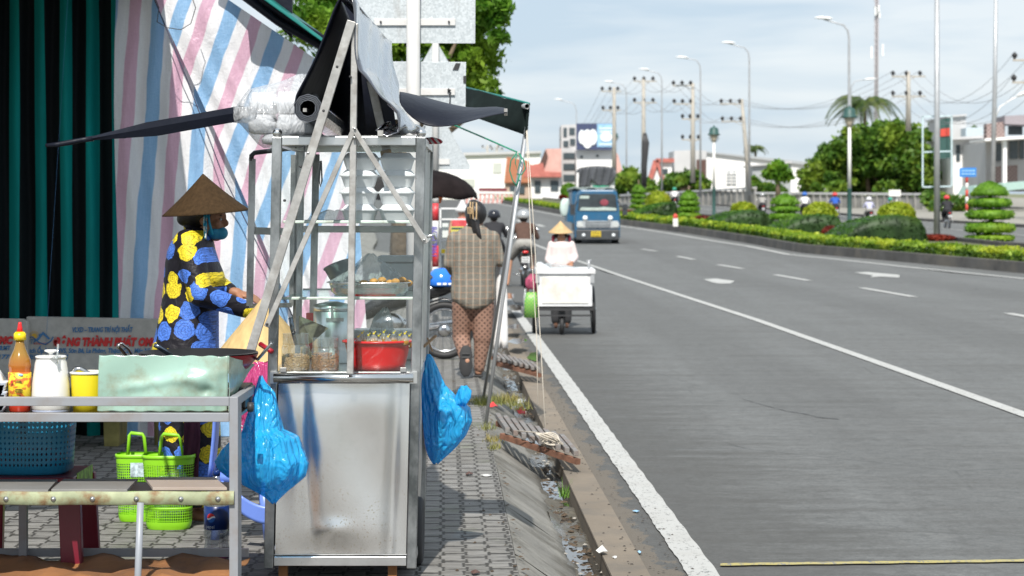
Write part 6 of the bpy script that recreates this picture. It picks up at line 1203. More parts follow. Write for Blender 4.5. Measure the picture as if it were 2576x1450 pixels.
# conical straw hat leaning on the cart's left side
M_straw = mat('new_straw', (.62, .44, .20), .75, var=.18, scale=30, stretch=(1, 1, .15), bump=.3, bscale=90)
c = P(668, 845, 9.45); b = MB(); ap_ = P(672, 752, 9.3)
b2 = MB(); b.lathe((0, 0, 0), [(.205 * (1 - k / 12) + .001, .26 * k / 12) for k in range(13)], 48, cap=False); M_hat_ = b.v
rotq = Vector((0, 0, 1)).rotation_difference(Vector((.02, -.25, .97))); b.v = [tuple(P(664, 893, 9.5) + rotq @ Vector(v)) for v in b.v]
tag(b.build('straw_hat', M_straw, solid=.004), 'pale straw conical hat resting between the pan and the glass cart', 'hat')

# ================================================================= BLUE BAGS
M_blf = filmmat('blue_film', (.03, .55, 1.0), .72, .07, 1.0, 13); 
film_blob('blue_bag', 'crumpled blue plastic bag hanging from the left corner of the cart', 'plastic bag', [(946, 652, 660), (962, 648, 668), (990, 640, 690), (1030, 628, 700), (1080, 612, 712), (1100, 606, 748), (1130, 602, 758), (1165, 598, 772), (1195, 603, 762), (1215, 612, 740), (1232, 640, 722), (1250, 668, 708), (1266, 684, 694)], 8.42, M_blf, seed=31, pleat=7, amp=.10, depth=.8, n=90, group='blue plastic bags on the cart')
film_blob('blue_bag', 'small wrinkled blue bag showing behind the leg of the food table', 'plastic bag', [(1115, 575, 600), (1135, 555, 606), (1160, 540, 606), (1180, 548, 606), (1198, 570, 604), (1205, 590, 602)], 8.75, M_blf, seed=33, pleat=6, amp=.10, depth=.5, group='blue plastic bags on the cart')
film_blob('blue_bag', 'crumpled blue plastic bag hanging on the right side of the cart', 'plastic bag', [(893, 1074, 1082), (905, 1070, 1092), (940, 1064, 1108), (970, 1060, 1122), (1000, 1060, 1150), (1030, 1060, 1178), (1060, 1062, 1182), (1095, 1066, 1168), (1120, 1070, 1150), (1145, 1078, 1125), (1166, 1090, 1102)], 9.4, M_blf, seed=37, pleat=6, amp=.11, depth=.8, n=90, group='blue plastic bags on the cart')
film_blob('bag_mouth', None, None, [(972, 1160, 1176), (985, 1152, 1188), (1000, 1146, 1186), (1020, 1140, 1172)], 9.35, M_blf, seed=38, pleat=4, amp=.15, depth=.5, parent=[o for o in bpy.data.objects if o.get('label', '').startswith('crumpled blue plastic bag hanging on the right')][0])
b = MB(); b.beam(C(.99, 893, .5), P(1096, 845, 9.3), .012, .006); b.beam(P(1075, 850, 9.3), P(1088, 885, 9.3), .012, .006); tag(b.build('wooden_hook', mat('bamboo', (.35, .22, .12), .7)), 'small crossed bamboo splints holding the right blue bag', 'splints')
# ================================================================= PEOPLE
def skinm(n, c): return mat(n, c, .55, var=.08, scale=20)
M_skin = skinm('skin', (.42, .22, .14)); M_skin2 = skinm('tanned_skin', (.34, .16, .09)); M_hair = mat('black_hair', (.012, .010, .010), .38, var=.4, scale=40, stretch=(6, 6, .6), bump=.5, bscale=120, spec=.6)
M_sandal = mat('black_sole', (.025, .025, .026), .7)
def hand(mb, wr, d, up, L_=.175, curl=.5, side=1):       # wrist, pointing direction, back-of-hand direction
    wr = Vector(wr); d = Vector(d).normalized(); up = (Vector(up) - d * Vector(up).dot(d)).normalized(); x = d.cross(up) * side
    pe = wr + d * L_ * .5; mb.caps(wr, wr + d * L_ * .12, .024, .026, 12)
    for k in (-1, 0, 1): mb.caps(wr + x * .010 * k + d * .01, pe + x * .021 * k, .014, .0125, 10)
    for k, ln in enumerate((.40, .46, .43, .33)):
        b0 = pe + x * (.030 - .020 * k) - d * .004; a = b0; dd = d.copy(); r = .0092
        for s_ in range(3):
            dd = (dd - up * curl * (.45 + .25 * s_)).normalized(); e = a + dd * L_ * ln * (.42, .33, .25)[s_]; mb.caps(a, e, r, r * .9, 8); a = e; r *= .88
    t0 = wr + x * .026 + d * .03; dd = (d * .75 + x * .75 - up * .2).normalized(); t1 = t0 + dd * .035; t2 = t1 + (d * .9 + x * .25 - up * curl * .6).normalized() * .032; mb.caps(t0, t1, .0125, .0115, 8); mb.caps(t1, t2, .011, .0085, 8)
def head_mesh(mb, c, fw, up=(0, 0, 1), k=1.0):           # head centre, facing direction
    fw = Vector(fw).normalized(); up = Vector(up); rt_ = fw.cross(up).normalized(); up = rt_.cross(fw).normalized(); M = Matrix((rt_, fw, up)).transposed(); c = Vector(c)
    def e(x, y, z, rx, ry, rz): mb.ell(c + M @ (Vector((x, y, z)) * k), rx * k, ry * k, rz * k, 16, 10, rot=M)
    e(0, -.01, .025, .073, .092, .088); e(0, .022, -.045, .056, .062, .062); e(0, .052, -.088, .026, .022, .020)     # cranium, jaw, chin
    e(0, .086, -.018, .012, .020, .018); e(0, .080, .004, .009, .012, .03); e(0, .072, -.055, .024, .013, .008); e(0, .070, -.063, .020, .013, .007)   # nose, lips
    e(0, .070, .026, .048, .014, .010)                    # brow
    for s_ in (-1, 1): e(s_ * .074, -.006, -.012, .010, .018, .028); e(s_ * .038, .056, -.022, .022, .018, .022)
    mb.caps(c + M @ (Vector((0, -.02, -.06)) * k), c + M @ (Vector((0, -.035, -.17)) * k), .046 * k, .052 * k)
    return M
def eyes(parent, c, M, k=1.0):
    b = MB()
    for s_ in (-1, 1):
        b.mi = 0; b.ell(Vector(c) + M @ (Vector((s_ * .031, .0705, -.001)) * k), .0125 * k, .006 * k, .007 * k, 10, 6, rot=M); b.mi = 1; b.ell(Vector(c) + M @ (Vector((s_ * .031, .0745, -.001)) * k), .006 * k, .004 * k, .006 * k, 8, 6, rot=M); b.ell(Vector(c) + M @ (Vector((s_ * .031, .070, .017)) * k), .018 * k, .006 * k, .003 * k, 8, 5, rot=M)
    b.build('eyes', [mat('eye_white', (.7, .68, .65), .3), M_hair], parent)
def hat_cone(parent, c, r, h, axis, m, name='conical_hat'):
    b = MB(); n = 16; b.lathe(c, [(r * (1 - i / n) + .0015, h * (i / n) - .006 * math.sin(PI * i / n)) for i in range(n + 1)], 64, axis=axis, cap=False); o = b.build(name, m, parent, solid=.003)
    b = MB(); b.lathe(c, [(r + .0005, -.002), (r + .002, .0), (r + .0005, .003)], 64, axis=axis, cap=False); b.build('hat_rim', m, o); return o
def flower_mat():
    t = NT('floral_fabric'); x = t.xyz(); cb = t.n('ShaderNodeCombineXYZ'); t.l(t.math('SUBTRACT', x[0], t.math('MULTIPLY', x[1], .25)), cb.inputs[0]); t.l(x[2], cb.inputs[1])
    nz_ = t.n('ShaderNodeTexNoise'); nz_.inputs['Scale'].default_value = 20; nz_.inputs['Detail'].default_value = 4; t.l(cb.outputs[0], nz_.inputs['Vector']); vv = t.n('ShaderNodeVectorMath', operation='MULTIPLY_ADD'); t.l(nz_.outputs['Color'], vv.inputs[0]); vv.inputs[1].default_value = (.048,) * 3; t.l(cb.outputs[0], vv.inputs[2])
    v = t.n('ShaderNodeTexVoronoi', voronoi_dimensions='2D'); v.inputs['Scale'].default_value = 10.8; v.inputs['Randomness'].default_value = .55; t.l(vv.outputs[0], v.inputs['Vector']); d = v.outputs['Distance']
    sp = t.n('ShaderNodeSeparateXYZ'); t.l(v.outputs['Color'], sp.inputs[0]); isf = t.math('MULTIPLY', t.math('LESS_THAN', d, t.math('ADD', .37, t.math('MULTIPLY', sp.outputs[1], .14))), t.math('GREATER_THAN', sp.outputs[2], .05)); yel = t.math('GREATER_THAN', sp.outputs[0], .52)
    pv = t.n('ShaderNodeTexVoronoi', voronoi_dimensions='2D', feature='DISTANCE_TO_EDGE'); pv.inputs['Scale'].default_value = 50; t.l(vv.outputs[0], pv.inputs['Vector']); rg_ = t.math('PINGPONG', t.math('ADD', t.math('MULTIPLY', d, 7.5), t.math('MULTIPLY', nz_.outputs['Fac'], 1.2)), .5)
    pet = t.ramp(t.math('MINIMUM', t.math('MULTIPLY', pv.outputs['Distance'], 2.2), rg_), [(0, (.22, .22, .22)), (.09, (.8, .8, .8)), (.35, (1, 1, 1))])
    fl_ = t.mix(1.0, t.mix(yel, (.085, .22, .75), (.88, .70, .035)), pet, 'MULTIPLY'); col = t.mix(isf, (.010, .009, .014), fl_); t.bsdf(col, .55, normal=t.bump(t.noise(9, 3, dist=.8), .5, .035), spec=.3); return t.mat
M_flower = flower_mat(); M_hatw = mat('brown_palm_leaf', (.050, .030, .014), .8, var=.25, scale=40, stretch=(1.5, 1.5, .2), bump=.35, bscale=110, spec=.12); M_scarf = mat('teal_scarf', (.02, .36, .55), .7, var=.1, scale=10); M_mask = mat('teal_mask', (.02, .25, .42), .75, var=.1)
def silk():
    t = NT('patterned_scarf'); t.bsdf(t.mix(t.ramp(t.noise(14, 2, dist=2.5), [(.48, (0, 0, 0)), (.52, (1, 1, 1))]), (.03, .42, .62), (.70, .75, .76)), .5); return t.mat
# ---- the woman in the floral suit, profile facing right
YW = 10.4; sw_ = F / YW
def W(u, v, dy=0): return P(u, v, YW) + Vector((0, dy, 0))
wm = thing('person', 'woman in a floral black tunic and brown conical hat tending the pan', 'person', W(480, 1302))
hc = W(522, 548); b = MB(); MH = head_mesh(b, hc, (1, -.05, -.10)); b.caps(W(492, 590), W(488, 640), .05, .07)
b.caps(W(488, 640), W(472, 860), .09, .10); b.caps(W(492, 640, -.13), W(522, 728, -.17), .036, .032); b.caps(W(522, 728, -.17), W(618, 768, -.12), .03, .022); b.caps(W(500, 640, .13), W(535, 720, .12), .036, .032); b.caps(W(535, 720, .12), W(585, 735, .05), .03, .024)
hand(b, W(586, 735, .0), (1, -.1, -.25), (.1, -.25, 1), .17, .35, 1); hand(b, W(630, 778, -.12), (.8, .2, -.55), (.4, -.3, .8), .16, .7, -1)
for dy, du in ((-.09, 8), (.09, -8)): b.caps(W(478 + du, 880, dy), W(470 + du, 1080, dy), .08, .058); b.caps(W(470 + du, 1080, dy), W(472 + du, 1270, dy), .052, .036); b.caps(W(470 + du, 1285, dy), W(512 + du, 1292, dy), .032, .026)
rbuild('body', b, M_skin2, wm, .006, 2); eyes(wm, hc, MH)
b = MB()
def ring(v, u0, u1, dep, n=40, sq=2.4):
    c = W((u0 + u1) / 2, v); return sbox((c.x, YW), (u1 - u0) / 2 / sw_, dep, c.z, n, sq)
b.loft([ring(572, 478, 516, .05), ring(580, 462, 524, .075), ring(592, 446, 531, .13), ring(608, 434, 536, .175), ring(630, 424, 540, .185), ring(660, 418, 550, .175), ring(690, 415, 563, .17), ring(705, 414, 566, .168), ring(725, 412, 560, .165), ring(750, 410, 550, .165), ring(790, 404, 549, .175), ring(830, 395, 549, .185), ring(870, 386, 549, .195), ring(912, 378, 550, .205), ring(925, 378, 550, .205)])
b.caps(W(482, 612, -.125), W(520, 738, -.205), .070, .058); b.caps(W(520, 738, -.205), W(628, 776, -.125), .055, .042); b.caps(W(492, 618, .12), W(533, 715, .14), .06, .052); b.caps(W(533, 715, .14), W(578, 733, .02), .05, .036)
b.lathe(W(489, 575), [(.052, -.01), (.056, .012), (.05, .016)], 24, axis=(.25, 0, 1))
rbuild('tunic', b, M_flower, wm, .008, 3)
b = MB()
for dy, du in ((-.095, 10), (.095, -10)): b.loft([[Vector((q.x, q.y + dy, q.z)) for q in ring(v, u0 + du, u1 + du, dp)] for v, u0, u1, dp in ((880, 412, 540, .10), (1000, 402, 548, .10), (1100, 400, 552, .10), (1200, 402, 552, .10), (1265, 405, 550, .10))])
rbuild('trousers', b, M_flower, wm, .010, 2)
b = MB(); b.grid([[W(481 + 2 * math.sin(j) + 38 * i / 6, 1030 + 32 * j + (10 * math.sin(i * 2.2) if j == 5 else 0), -.24 - .012 * math.sin(i * 1.7 + j)) for i in range(7)] for j in range(6)]); b.build('apron_cloth', mat('maroon_cloth', (.06, .012, .03), .9, var=.3), wm, solid=.006)
b = MB(); b.ell(W(500, 532), .105, .092, .085, 20, 12); b.ell(W(478, 543), .062, .075, .05, 18, 10); b.ell(W(468, 552), .045, .06, .035, 14, 8); rbuild('hair', b, M_hair, wm, .008, 1)
b = MB(); rows = []
for k in range(14):
    f = k / 13; v = 525 + (600 - 525) * f; rows.append([W(519 + 4 * f + 6 * math.sin(i * .9) * .2 + 11 * (i / 5) * (1 - .5 * f), v + 20 * f * (i % 2) * .12, -.088 - .012 * math.sin(i * 1.4 + k * .3) - .035 * f) for i in range(6)])
b.grid(rows); sc_ = b.build('hat_scarf', silk(), wm, solid=.004); b = MB(); b.loft([[W(541 + 18 * math.cos(a) * k, v + 3 * math.sin(a), .075 * math.sin(a) * k - .0) for a in [2 * PI * j / 20 for j in range(20)]] for v, k in ((578, .98), (585, 1.08), (594, 1.0), (602, .75), (605, .4))]); b.ell(W(556, 587), .034, .055, .032, 14, 10); rbuild('face_mask', b, M_mask, wm, .006, 2)
b = MB(); b.tube([W(530, 540, -.085), W(533, 560, -.088), W(540, 590, -.075)], .012, 8, flat=.5); b.build('mask_strap', M_scarf, wm)
hat_cone(wm, W(518, 536), .205, .185, (-.07, -.04, 1), M_hatw)

# ---- the woman in the checked shirt, walking away
YQ = 19.3; sq_ = F / YQ
def Q(u, v, dy=0): return P(u, v, YQ) + Vector((0, dy, 0))
def plaid():
    t = NT('checked_cloth'); x = t.xyz()
    def line(c, p, w_, o=0): f = t.math('FRACT', t.math('ADD', t.math('DIVIDE', c, p), o)); return t.math('LESS_THAN', f, w_)
    wx = t.math('ADD', x[0], t.math('MULTIPLY', t.noise(5, 2), .012)); wz = t.math('ADD', x[2], t.math('MULTIPLY', t.noise(4, 2), .02)); col = t.mix(.5, (.20, .185, .15), (.24, .22, .185))
    col = t.mix(t.math('MULTIPLY', line(wx, .012, .42), .5), col, (.09, .085, .08)); col = t.mix(t.math('MULTIPLY', line(wz, .012, .42), .5), col, (.10, .095, .085)); col = t.mix(t.math('MULTIPLY', line(wx, .056, .12), .42), col, (.42, .25, .15)); col = t.mix(t.math('MULTIPLY', line(wz, .056, .12, .3), .42), col, (.44, .25, .15)); col = t.mix(t.math('MULTIPLY', line(wx, .062, .25, .5), .35), col, (.42, .40, .34))
    t.bsdf(col, .85, normal=t.bump(t.noise(10, 4, dist=.5), .5, .03), spec=.1); return t.mat
M_plaid = plaid()
def dots():
    t = NT('dotted_trousers'); x = t.xyz(); a = t.math('PINGPONG', t.math('ADD', x[0], x[2]), .024); c = t.math('PINGPONG', t.math('SUBTRACT', x[0], x[2]), .024); m = t.math('GREATER_THAN', t.math('MINIMUM', a, c), .0125); t.bsdf(t.mix(t.math('MULTIPLY', m, .8), (.27, .155, .11), (.05, .024, .02)), .8, normal=t.bump(t.noise(8, 3), .4, .03)); return t.mat
M_dots = dots()
pm = thing('person', 'woman in a brown checked shirt walking away, hair held by a large clip', 'person', Q(1190, 945)); hq = Q(1199, 545)
b = MB(); MQ = head_mesh(b, hq, (.25, 1, 0)); b.caps(Q(1195, 575), Q(1192, 610), .05, .07); b.caps(Q(1192, 610), Q(1190, 760), .10, .11)
b.caps(Q(1140, 605), Q(1128, 665, .02), .04, .034); b.caps(Q(1128, 665, .02), Q(1140, 690, .22), .032, .024); hand(b, Q(1140, 692, .24), (.2, 1, -.1), (-.6, 0, .8), .16, .5, -1); b.caps(Q(1243, 605), Q(1256, 662, .02), .04, .034); b.caps(Q(1256, 662, .02), Q(1262, 672, .2), .032, .024); hand(b, Q(1262, 674, .22), (-.1, 1, -.1), (.6, 0, .8), .16, .6, 1)
b.caps(Q(1165, 770), Q(1160, 860, .06), .08, .06); b.caps(Q(1160, 860, .06), Q(1176, 908, -.16), .055, .04); b.caps(Q(1215, 770), Q(1212, 860), .085, .06); b.caps(Q(1212, 860), Q(1204, 930), .05, .036); b.caps(Q(1204, 936, .0), Q(1200, 938, .14), .032, .026); b.caps(Q(1177, 905, -.17), Q(1172, 930, -.14), .035, .03)
rbuild('body', b, M_skin, pm, .008, 2)
b = MB()
def ringq(v, u0, u1, dep, n=36, sq=2.3): c = Q((u0 + u1) / 2, v); return sbox((c.x, YQ), (u1 - u0) / 2 / sq_, dep, c.z, n, sq)
b.loft([ringq(568, 1172, 1218, .06), ringq(576, 1160, 1228, .09), ringq(588, 1142, 1244, .115), ringq(602, 1132, 1253, .13), ringq(640, 1133, 1250, .135), ringq(690, 1137, 1246, .135), ringq(730, 1134, 1247, .15), ringq(752, 1135, 1246, .155), ringq(768, 1150, 1236, .15), ringq(777, 1168, 1216, .14)])
b.caps(Q(1142, 600), Q(1129, 664, .0), .062, .052); b.caps(Q(1129, 664, .0), Q(1138, 686, .2), .05, .04); b.caps(Q(1240, 598), Q(1258, 656, .0), .062, .05); b.caps(Q(1258, 656, .0), Q(1262, 668, .18), .048, .036)
b.lathe(Q(1194, 572), [(.062, -.015), (.066, .02), (.058, .028)], 24)
rbuild('shirt', b, M_plaid, pm, .010, 3)
b = MB(); b.caps(Q(1164, 765), Q(1160, 850, .05), .098, .08); b.caps(Q(1160, 850, .05), Q(1172, 895, -.12), .08, .06); b.caps(Q(1215, 765), Q(1214, 850), .102, .085); b.caps(Q(1214, 850), Q(1206, 925), .078, .05); b.caps(Q(1175, 765), Q(1205, 765), .10, .10)
rbuild('trousers', b, M_dots, pm, .011, 3)
b = MB(); b.ell(Q(1197, 537, -.01), .098, .105, .112, 24, 14); b.ell(Q(1191, 513, -.02), .045, .05, .04, 14, 8); b.ell(Q(1188, 548, -.05), .06, .06, .085, 14, 10); b.caps(Q(1196, 555, -.09), Q(1205, 590, -.115), .032, .022); b.caps(Q(1205, 590, -.115), Q(1211, 604, -.12), .022, .008); b.caps(Q(1190, 555, -.09), Q(1192, 588, -.11), .022, .008); rbuild('hair', b, M_hair, pm, .009, 2)
M_clip = mat('tan_clip', (.55, .38, .20), .35, var=.05); b = MB(); yq = -.125; b.tube([Q(1190, 509, yq + .02), Q(1199, 510, yq), Q(1199.5, 552, yq - .01), Q(1190.5, 551, yq - .01)], .0055, 8, closed=True); b.tube([Q(1178, 522, yq), Q(1187, 523, yq), Q(1187, 538, yq), Q(1178, 537, yq)], .005, 8, closed=True); b.tube([Q(1184, 508, yq + .02), Q(1183, 530, yq), Q(1184, 550, yq + .01)], .005, 8); b.build('hair_clip', M_clip, pm)
b = MB(); c = Q(1173, 905, -.19)
for dz_, r_, w_ in ((.055, .045, .9), (-.045, .052, 1)): pass
b.loft([[c + Vector((.062 * k * math.copysign(abs(math.cos(a)) ** .8, math.cos(a)) * (1 - .18 * math.exp(-((math.sin(a) - .15) / .25) ** 2)), yy + .02 * math.sin(a), .136 * k * math.sin(a))) for a in [2 * PI * j / 36 for j in range(36)]] for k, yy in ((.9, .03), (1, .02), (1, -.004), (.93, -.008))]); sb_ = b.build('raised_sandal', M_sandal, pm)
b = MB()
for k in (-2, -1, 1, 2): b.box(c.x - .034, c.x + .034, c.y - .013, c.y - .0095, c.z + .035 * k - .01, c.z + .035 * k + .004)
b.build('sole_tread', mat('grey_tread', (.06, .06, .06), .8), sb_)
b = MB(); q = Q(1204, 941, .05); b.box(q.x - .04, q.x + .04, q.y - .1, q.y + .15, .121, .14); b.build('sandal', M_sandal, pm, bevel=.008)
# long white bag she carries on the right
b = MB(); rows = []
for k in range(12):
    f = k / 11; v = 665 + (878 - 665) * f; u0 = 1250 - 12 * f; u1 = 1266 + 6 * f; rows.append([Q(u0 + (u1 - u0) * i / 8, v, .12 + .05 * math.sin(i * 1.1 + k * .2)) for i in range(9)])
b.grid(rows); tag(b.build('white_bag', mat('white_fabric', (.74, .73, .72), .8, var=.06), solid=.05), 'long flat white bag hanging at the right side of the walking woman', 'bag')

# ---- street vendor behind her push cart
YV = 29.6
def V_(u, v, dy=0): return P(u, v, YV) + Vector((0, dy, 0))
vm = thing('person', 'vendor in a pale pink blouse and straw conical hat pushing the white cart', 'person', G(1412, 824)); M_blouse = mat('pale_pink_cloth', (.68, .58, .56), .8, var=.08, scale=14, bump=.3, bscale=14, bdist=.02); hv = V_(1412, 594); b = MB(); MV = head_mesh(b, hv, (0, -1, -.12), k=.98)
b.caps(V_(1412, 608), V_(1412, 630), .05, .07); b.caps(V_(1412, 630), V_(1412, 700), .1, .1); b.caps(V_(1384, 618), V_(1380, 655), .035, .03); b.caps(V_(1380, 655), V_(1390, 668, -.25), .028, .022); b.caps(V_(1438, 618), V_(1446, 650), .035, .03); b.caps(V_(1446, 650), V_(1438, 660, -.22), .028, .022); hand(b, V_(1437, 661, -.24), (-.2, -1, -.2), (0, -.2, 1), .15, .7, 1); hand(b, V_(1391, 668, -.27), (.2, -1, -.2), (0, -.2, 1), .15, .7, -1)
for du in (-14, 14): b.caps(V_(1412 + du, 700), V_(1412 + du, 760), .075, .055); b.caps(V_(1412 + du, 760), V_(1412 + du, 815), .05, .035); b.caps(V_(1412 + du, 818), V_(1412 + du, 820, -.13), .03, .025)
rbuild('body', b, M_skin2, vm, .011, 2); eyes(vm, hv, MV, .98)
b = MB()
def ringv(v, u0, u1, dep): c = V_((u0 + u1) / 2, v); return sbox((c.x, YV), (u1 - u0) / 2 * YV / F, dep, c.z, 28, 2.3)
b.loft([ringv(606, 1401, 1424, .06), ringv(611, 1392, 1434, .10), ringv(620, 1384, 1441, .12), ringv(640, 1383, 1442, .12), ringv(665, 1380, 1444, .13), ringv(700, 1378, 1446, .15), ringv(715, 1378, 1446, .15)]); b.caps(V_(1388, 616), V_(1379, 654), .055, .05); b.caps(V_(1379, 654), V_(1389, 666, -.22), .05, .038); b.caps(V_(1437, 616), V_(1447, 648), .055, .05); b.caps(V_(1447, 648), V_(1439, 658, -.19), .05, .036); rbuild('blouse', b, M_blouse, vm, .012, 2)
b = MB()
for du in (-14, 14): b.caps(V_(1412 + du, 695), V_(1412 + du, 805), .095, .065)
rbuild('trousers', b, M_dark, vm, .015, 2); b = MB(); b.ell(V_(1412, 588, .02), .09, .10, .095, 16, 10); b.ell(V_(1394, 597, -.01), .022, .03, .04, 10, 8); b.ell(V_(1431, 597, -.01), .022, .03, .04, 10, 8); b.build('hair', M_hair, vm); b = MB(); b.ell(V_(1391, 600, -.03), .02, .03, .05, 10, 8); b.ell(V_(1433, 600, -.03), .02, .03, .05, 10, 8); b.build('head_scarf', mat('dark_red_cloth', (.25, .02, .05), .8), vm)
hat_cone(vm, V_(1410, 585, -.0), .165, .155, (0, -.10, 1), mat('tan_straw', (.50, .34, .17), .7, var=.15, scale=20))  # straw is the hat's own even tan
# ---- push cart
YK = 27.7; sk = F / YK
def K(u, v, dy=0): return P(u, v, YK) + Vector((0, dy, 0))
pc = thing('push_cart', 'white sheet metal push cart on bicycle wheels at the road edge', 'push cart', K(1425, 845)); M_cream = mat('worn_cream_panel', (.74, .73, .68), .6, var=.06, scale=6, dirt=.3, dirtc=(.30, .25, .17), dscale=5); M_wmet = mat('white_metal', (.74, .75, .76), .5, var=.05, dirt=.25, dscale=4)
b = MB(); b.box(K(1353, 0).x, K(1490, 0).x, YK, YK + 1.1, K(0, 772).z, K(0, 690).z); b.build('box', M_wmet, pc, bevel=.01); b = MB(); b.box(K(1363, 0).x, K(1480, 0).x, YK - .012, YK - .002, K(0, 764).z, K(0, 697).z); b.build('front_board', M_cream, pc, bevel=.005)
b = MB(); b.box(K(1347, 0).x, K(1498, 0).x, YK - .03, YK + 1.15, K(0, 690).z, K(0, 678).z); b.build('top_frame', M_wmet, pc, bevel=.008); b = MB(); b.box(K(1350, 0).x, K(1492, 0).x, YK + .02, YK + 1.08, K(0, 782).z, K(0, 774).z); b.box(K(1357, 0).x, K(1488, 0).x, YK + .05, YK + .09, K(0, 797).z, K(0, 793).z); b.build('under_frame', M_dark, pc)
b = MB(); b.tube([K(1482, 680, .1), K(1482, 655, .1)], .014, 8); b.tube([K(1476, 658, .1), K(1488, 656, .1)], .012, 8); b.build('lamp_stub', M_galv, pc)
for u in (1352, 1490): b = MB(); b.beam(K(u, 692, -.01), K(u, 712, -.01), .05, .03, up=(0, 1, 0)); b.build('bracket', M_galv, pc)
def cycle_wheel(c, r, axis, parent, tw=.022, name='wheel', spokes=18, rimm=None, disc=False, tm=None):
    axis = Vector(axis).normalized(); q = Vector((0, 0, 1)).rotation_difference(axis); ct = Vector(c); b = MB(); b.tube([ct + q @ Vector((math.cos(a) * (r - tw), math.sin(a) * (r - tw), 0)) for a in [2 * PI * i / 40 for i in range(40)]], tw, 8, closed=True); w0 = b.build(name, tm or M_black, parent)
    b = MB(); rr = r - tw * 2.1; b.tube([ct + q @ Vector((math.cos(a) * rr, math.sin(a) * rr, 0)) for a in [2 * PI * i / 40 for i in range(40)]], tw * .5, 6, closed=True)
    for i in range(spokes): a = 2 * PI * i / spokes; b.tube([ct + q @ Vector((math.cos(a + .5) * .03, math.sin(a + .5) * .03, .02 * (-1) ** i)), ct + q @ Vector((math.cos(a) * rr, math.sin(a) * rr, 0))], .0022, 4, cap=False)
    b.lathe(ct, [(.02, -.045), (.035, -.03), (.035, .03), (.02, .045)], 12, axis=axis); b.build('rim_and_spokes', rimm or M_steel, w0); return w0
cycle_wheel((K(1495, 0).x, YK + .5, K(0, 845).z + .31), .31, (1, 0, .03), pc, .026); cycle_wheel((K(1346, 0).x, YK + .5, K(0, 845).z + .31), .31, (1, 0, -.03), pc, .026); cycle_wheel((K(1414, 0).x, YK + .15, .125), .12, (1, 0, 0), pc, .03, 'caster', 6); b = MB(); b.box(K(1406, 0).x, K(1422, 0).x, YK + .08, YK + .2, .26, .30); b.beam((K(1407, 0).x, YK + .14, .28), (K(1405, 0).x, YK + .14, .12), .012, .03); b.beam((K(1421, 0).x, YK + .14, .28), (K(1423, 0).x, YK + .14, .12), .012, .03); b.build('caster_fork', M_dark, pc)
M_whf = filmmat('white_film', (.85, .87, .9), .75, .15, .8, 20)
film_blob('white_bags', 'white plastic bags piled on the left end of the push cart', 'plastic bags', [(660, 1352, 1362), (668, 1348, 1372), (680, 1346, 1390)], 28.3, M_whf, seed=41, amp=.18, depth=.6); film_blob('clear_bags', 'clear bags and bottles on the middle of the push cart top', 'plastic bags', [(662, 1375, 1385), (668, 1368, 1425), (680, 1365, 1478)], 28.4, M_clr, seed=43, amp=.2, depth=.5)
t = thing('woven_bag', 'green and yellow woven shopping bag hanging on the left of the push cart', 'bag', K(1336, 800, .1))
def weave():
    t = NT('woven_plastic'); x = t.xyz(); a = t.math('FRACT', t.math('MULTIPLY', t.math('ADD', x[0], x[2]), 22)); c = t.math('FRACT', t.math('MULTIPLY', t.math('SUBTRACT', x[0], x[2]), 22)); t.bsdf(t.mix(t.math('LESS_THAN', t.math('MULTIPLY', a, c), .42), (.55, .62, .12), (.10, .38, .08)), .45); return t.mat
b = MB(); b.loft([sbox((K((u0 + u1) / 2, 0).x, YK + .1), (u1 - u0) / 2 / sk, .07, K(0, v).z, 24, 4) for v, u0, u1 in ((800, 1318, 1354), (760, 1319, 1353), (736, 1325, 1350))]); b.build('bag_body', weave(), t); b = MB(); b.tube([K(1326, 738, .1), K(1332, 715, .1), K(1345, 715, .1), K(1350, 738, .1)], .01, 6); b.build('handle', mat('orange_plastic', (.75, .16, .03), .5), t)
film_blob('floral_bundle', 'maroon and pink bundle hanging above the woven shopping bag', 'bundle', [(690, 1334, 1348), (702, 1322, 1352), (718, 1322, 1350), (728, 1326, 1348)], 27.75, mat('maroon_print', (.35, .06, .12), .7, var=.6, scale=20), seed=44, amp=.1, depth=.7); film_blob('white_sack', 'small white bag behind the woven shopping bag', 'plastic bag', [(728, 1320, 1330), (750, 1317, 1330), (785, 1318, 1330)], 27.85, M_whf, seed=45, amp=.1)

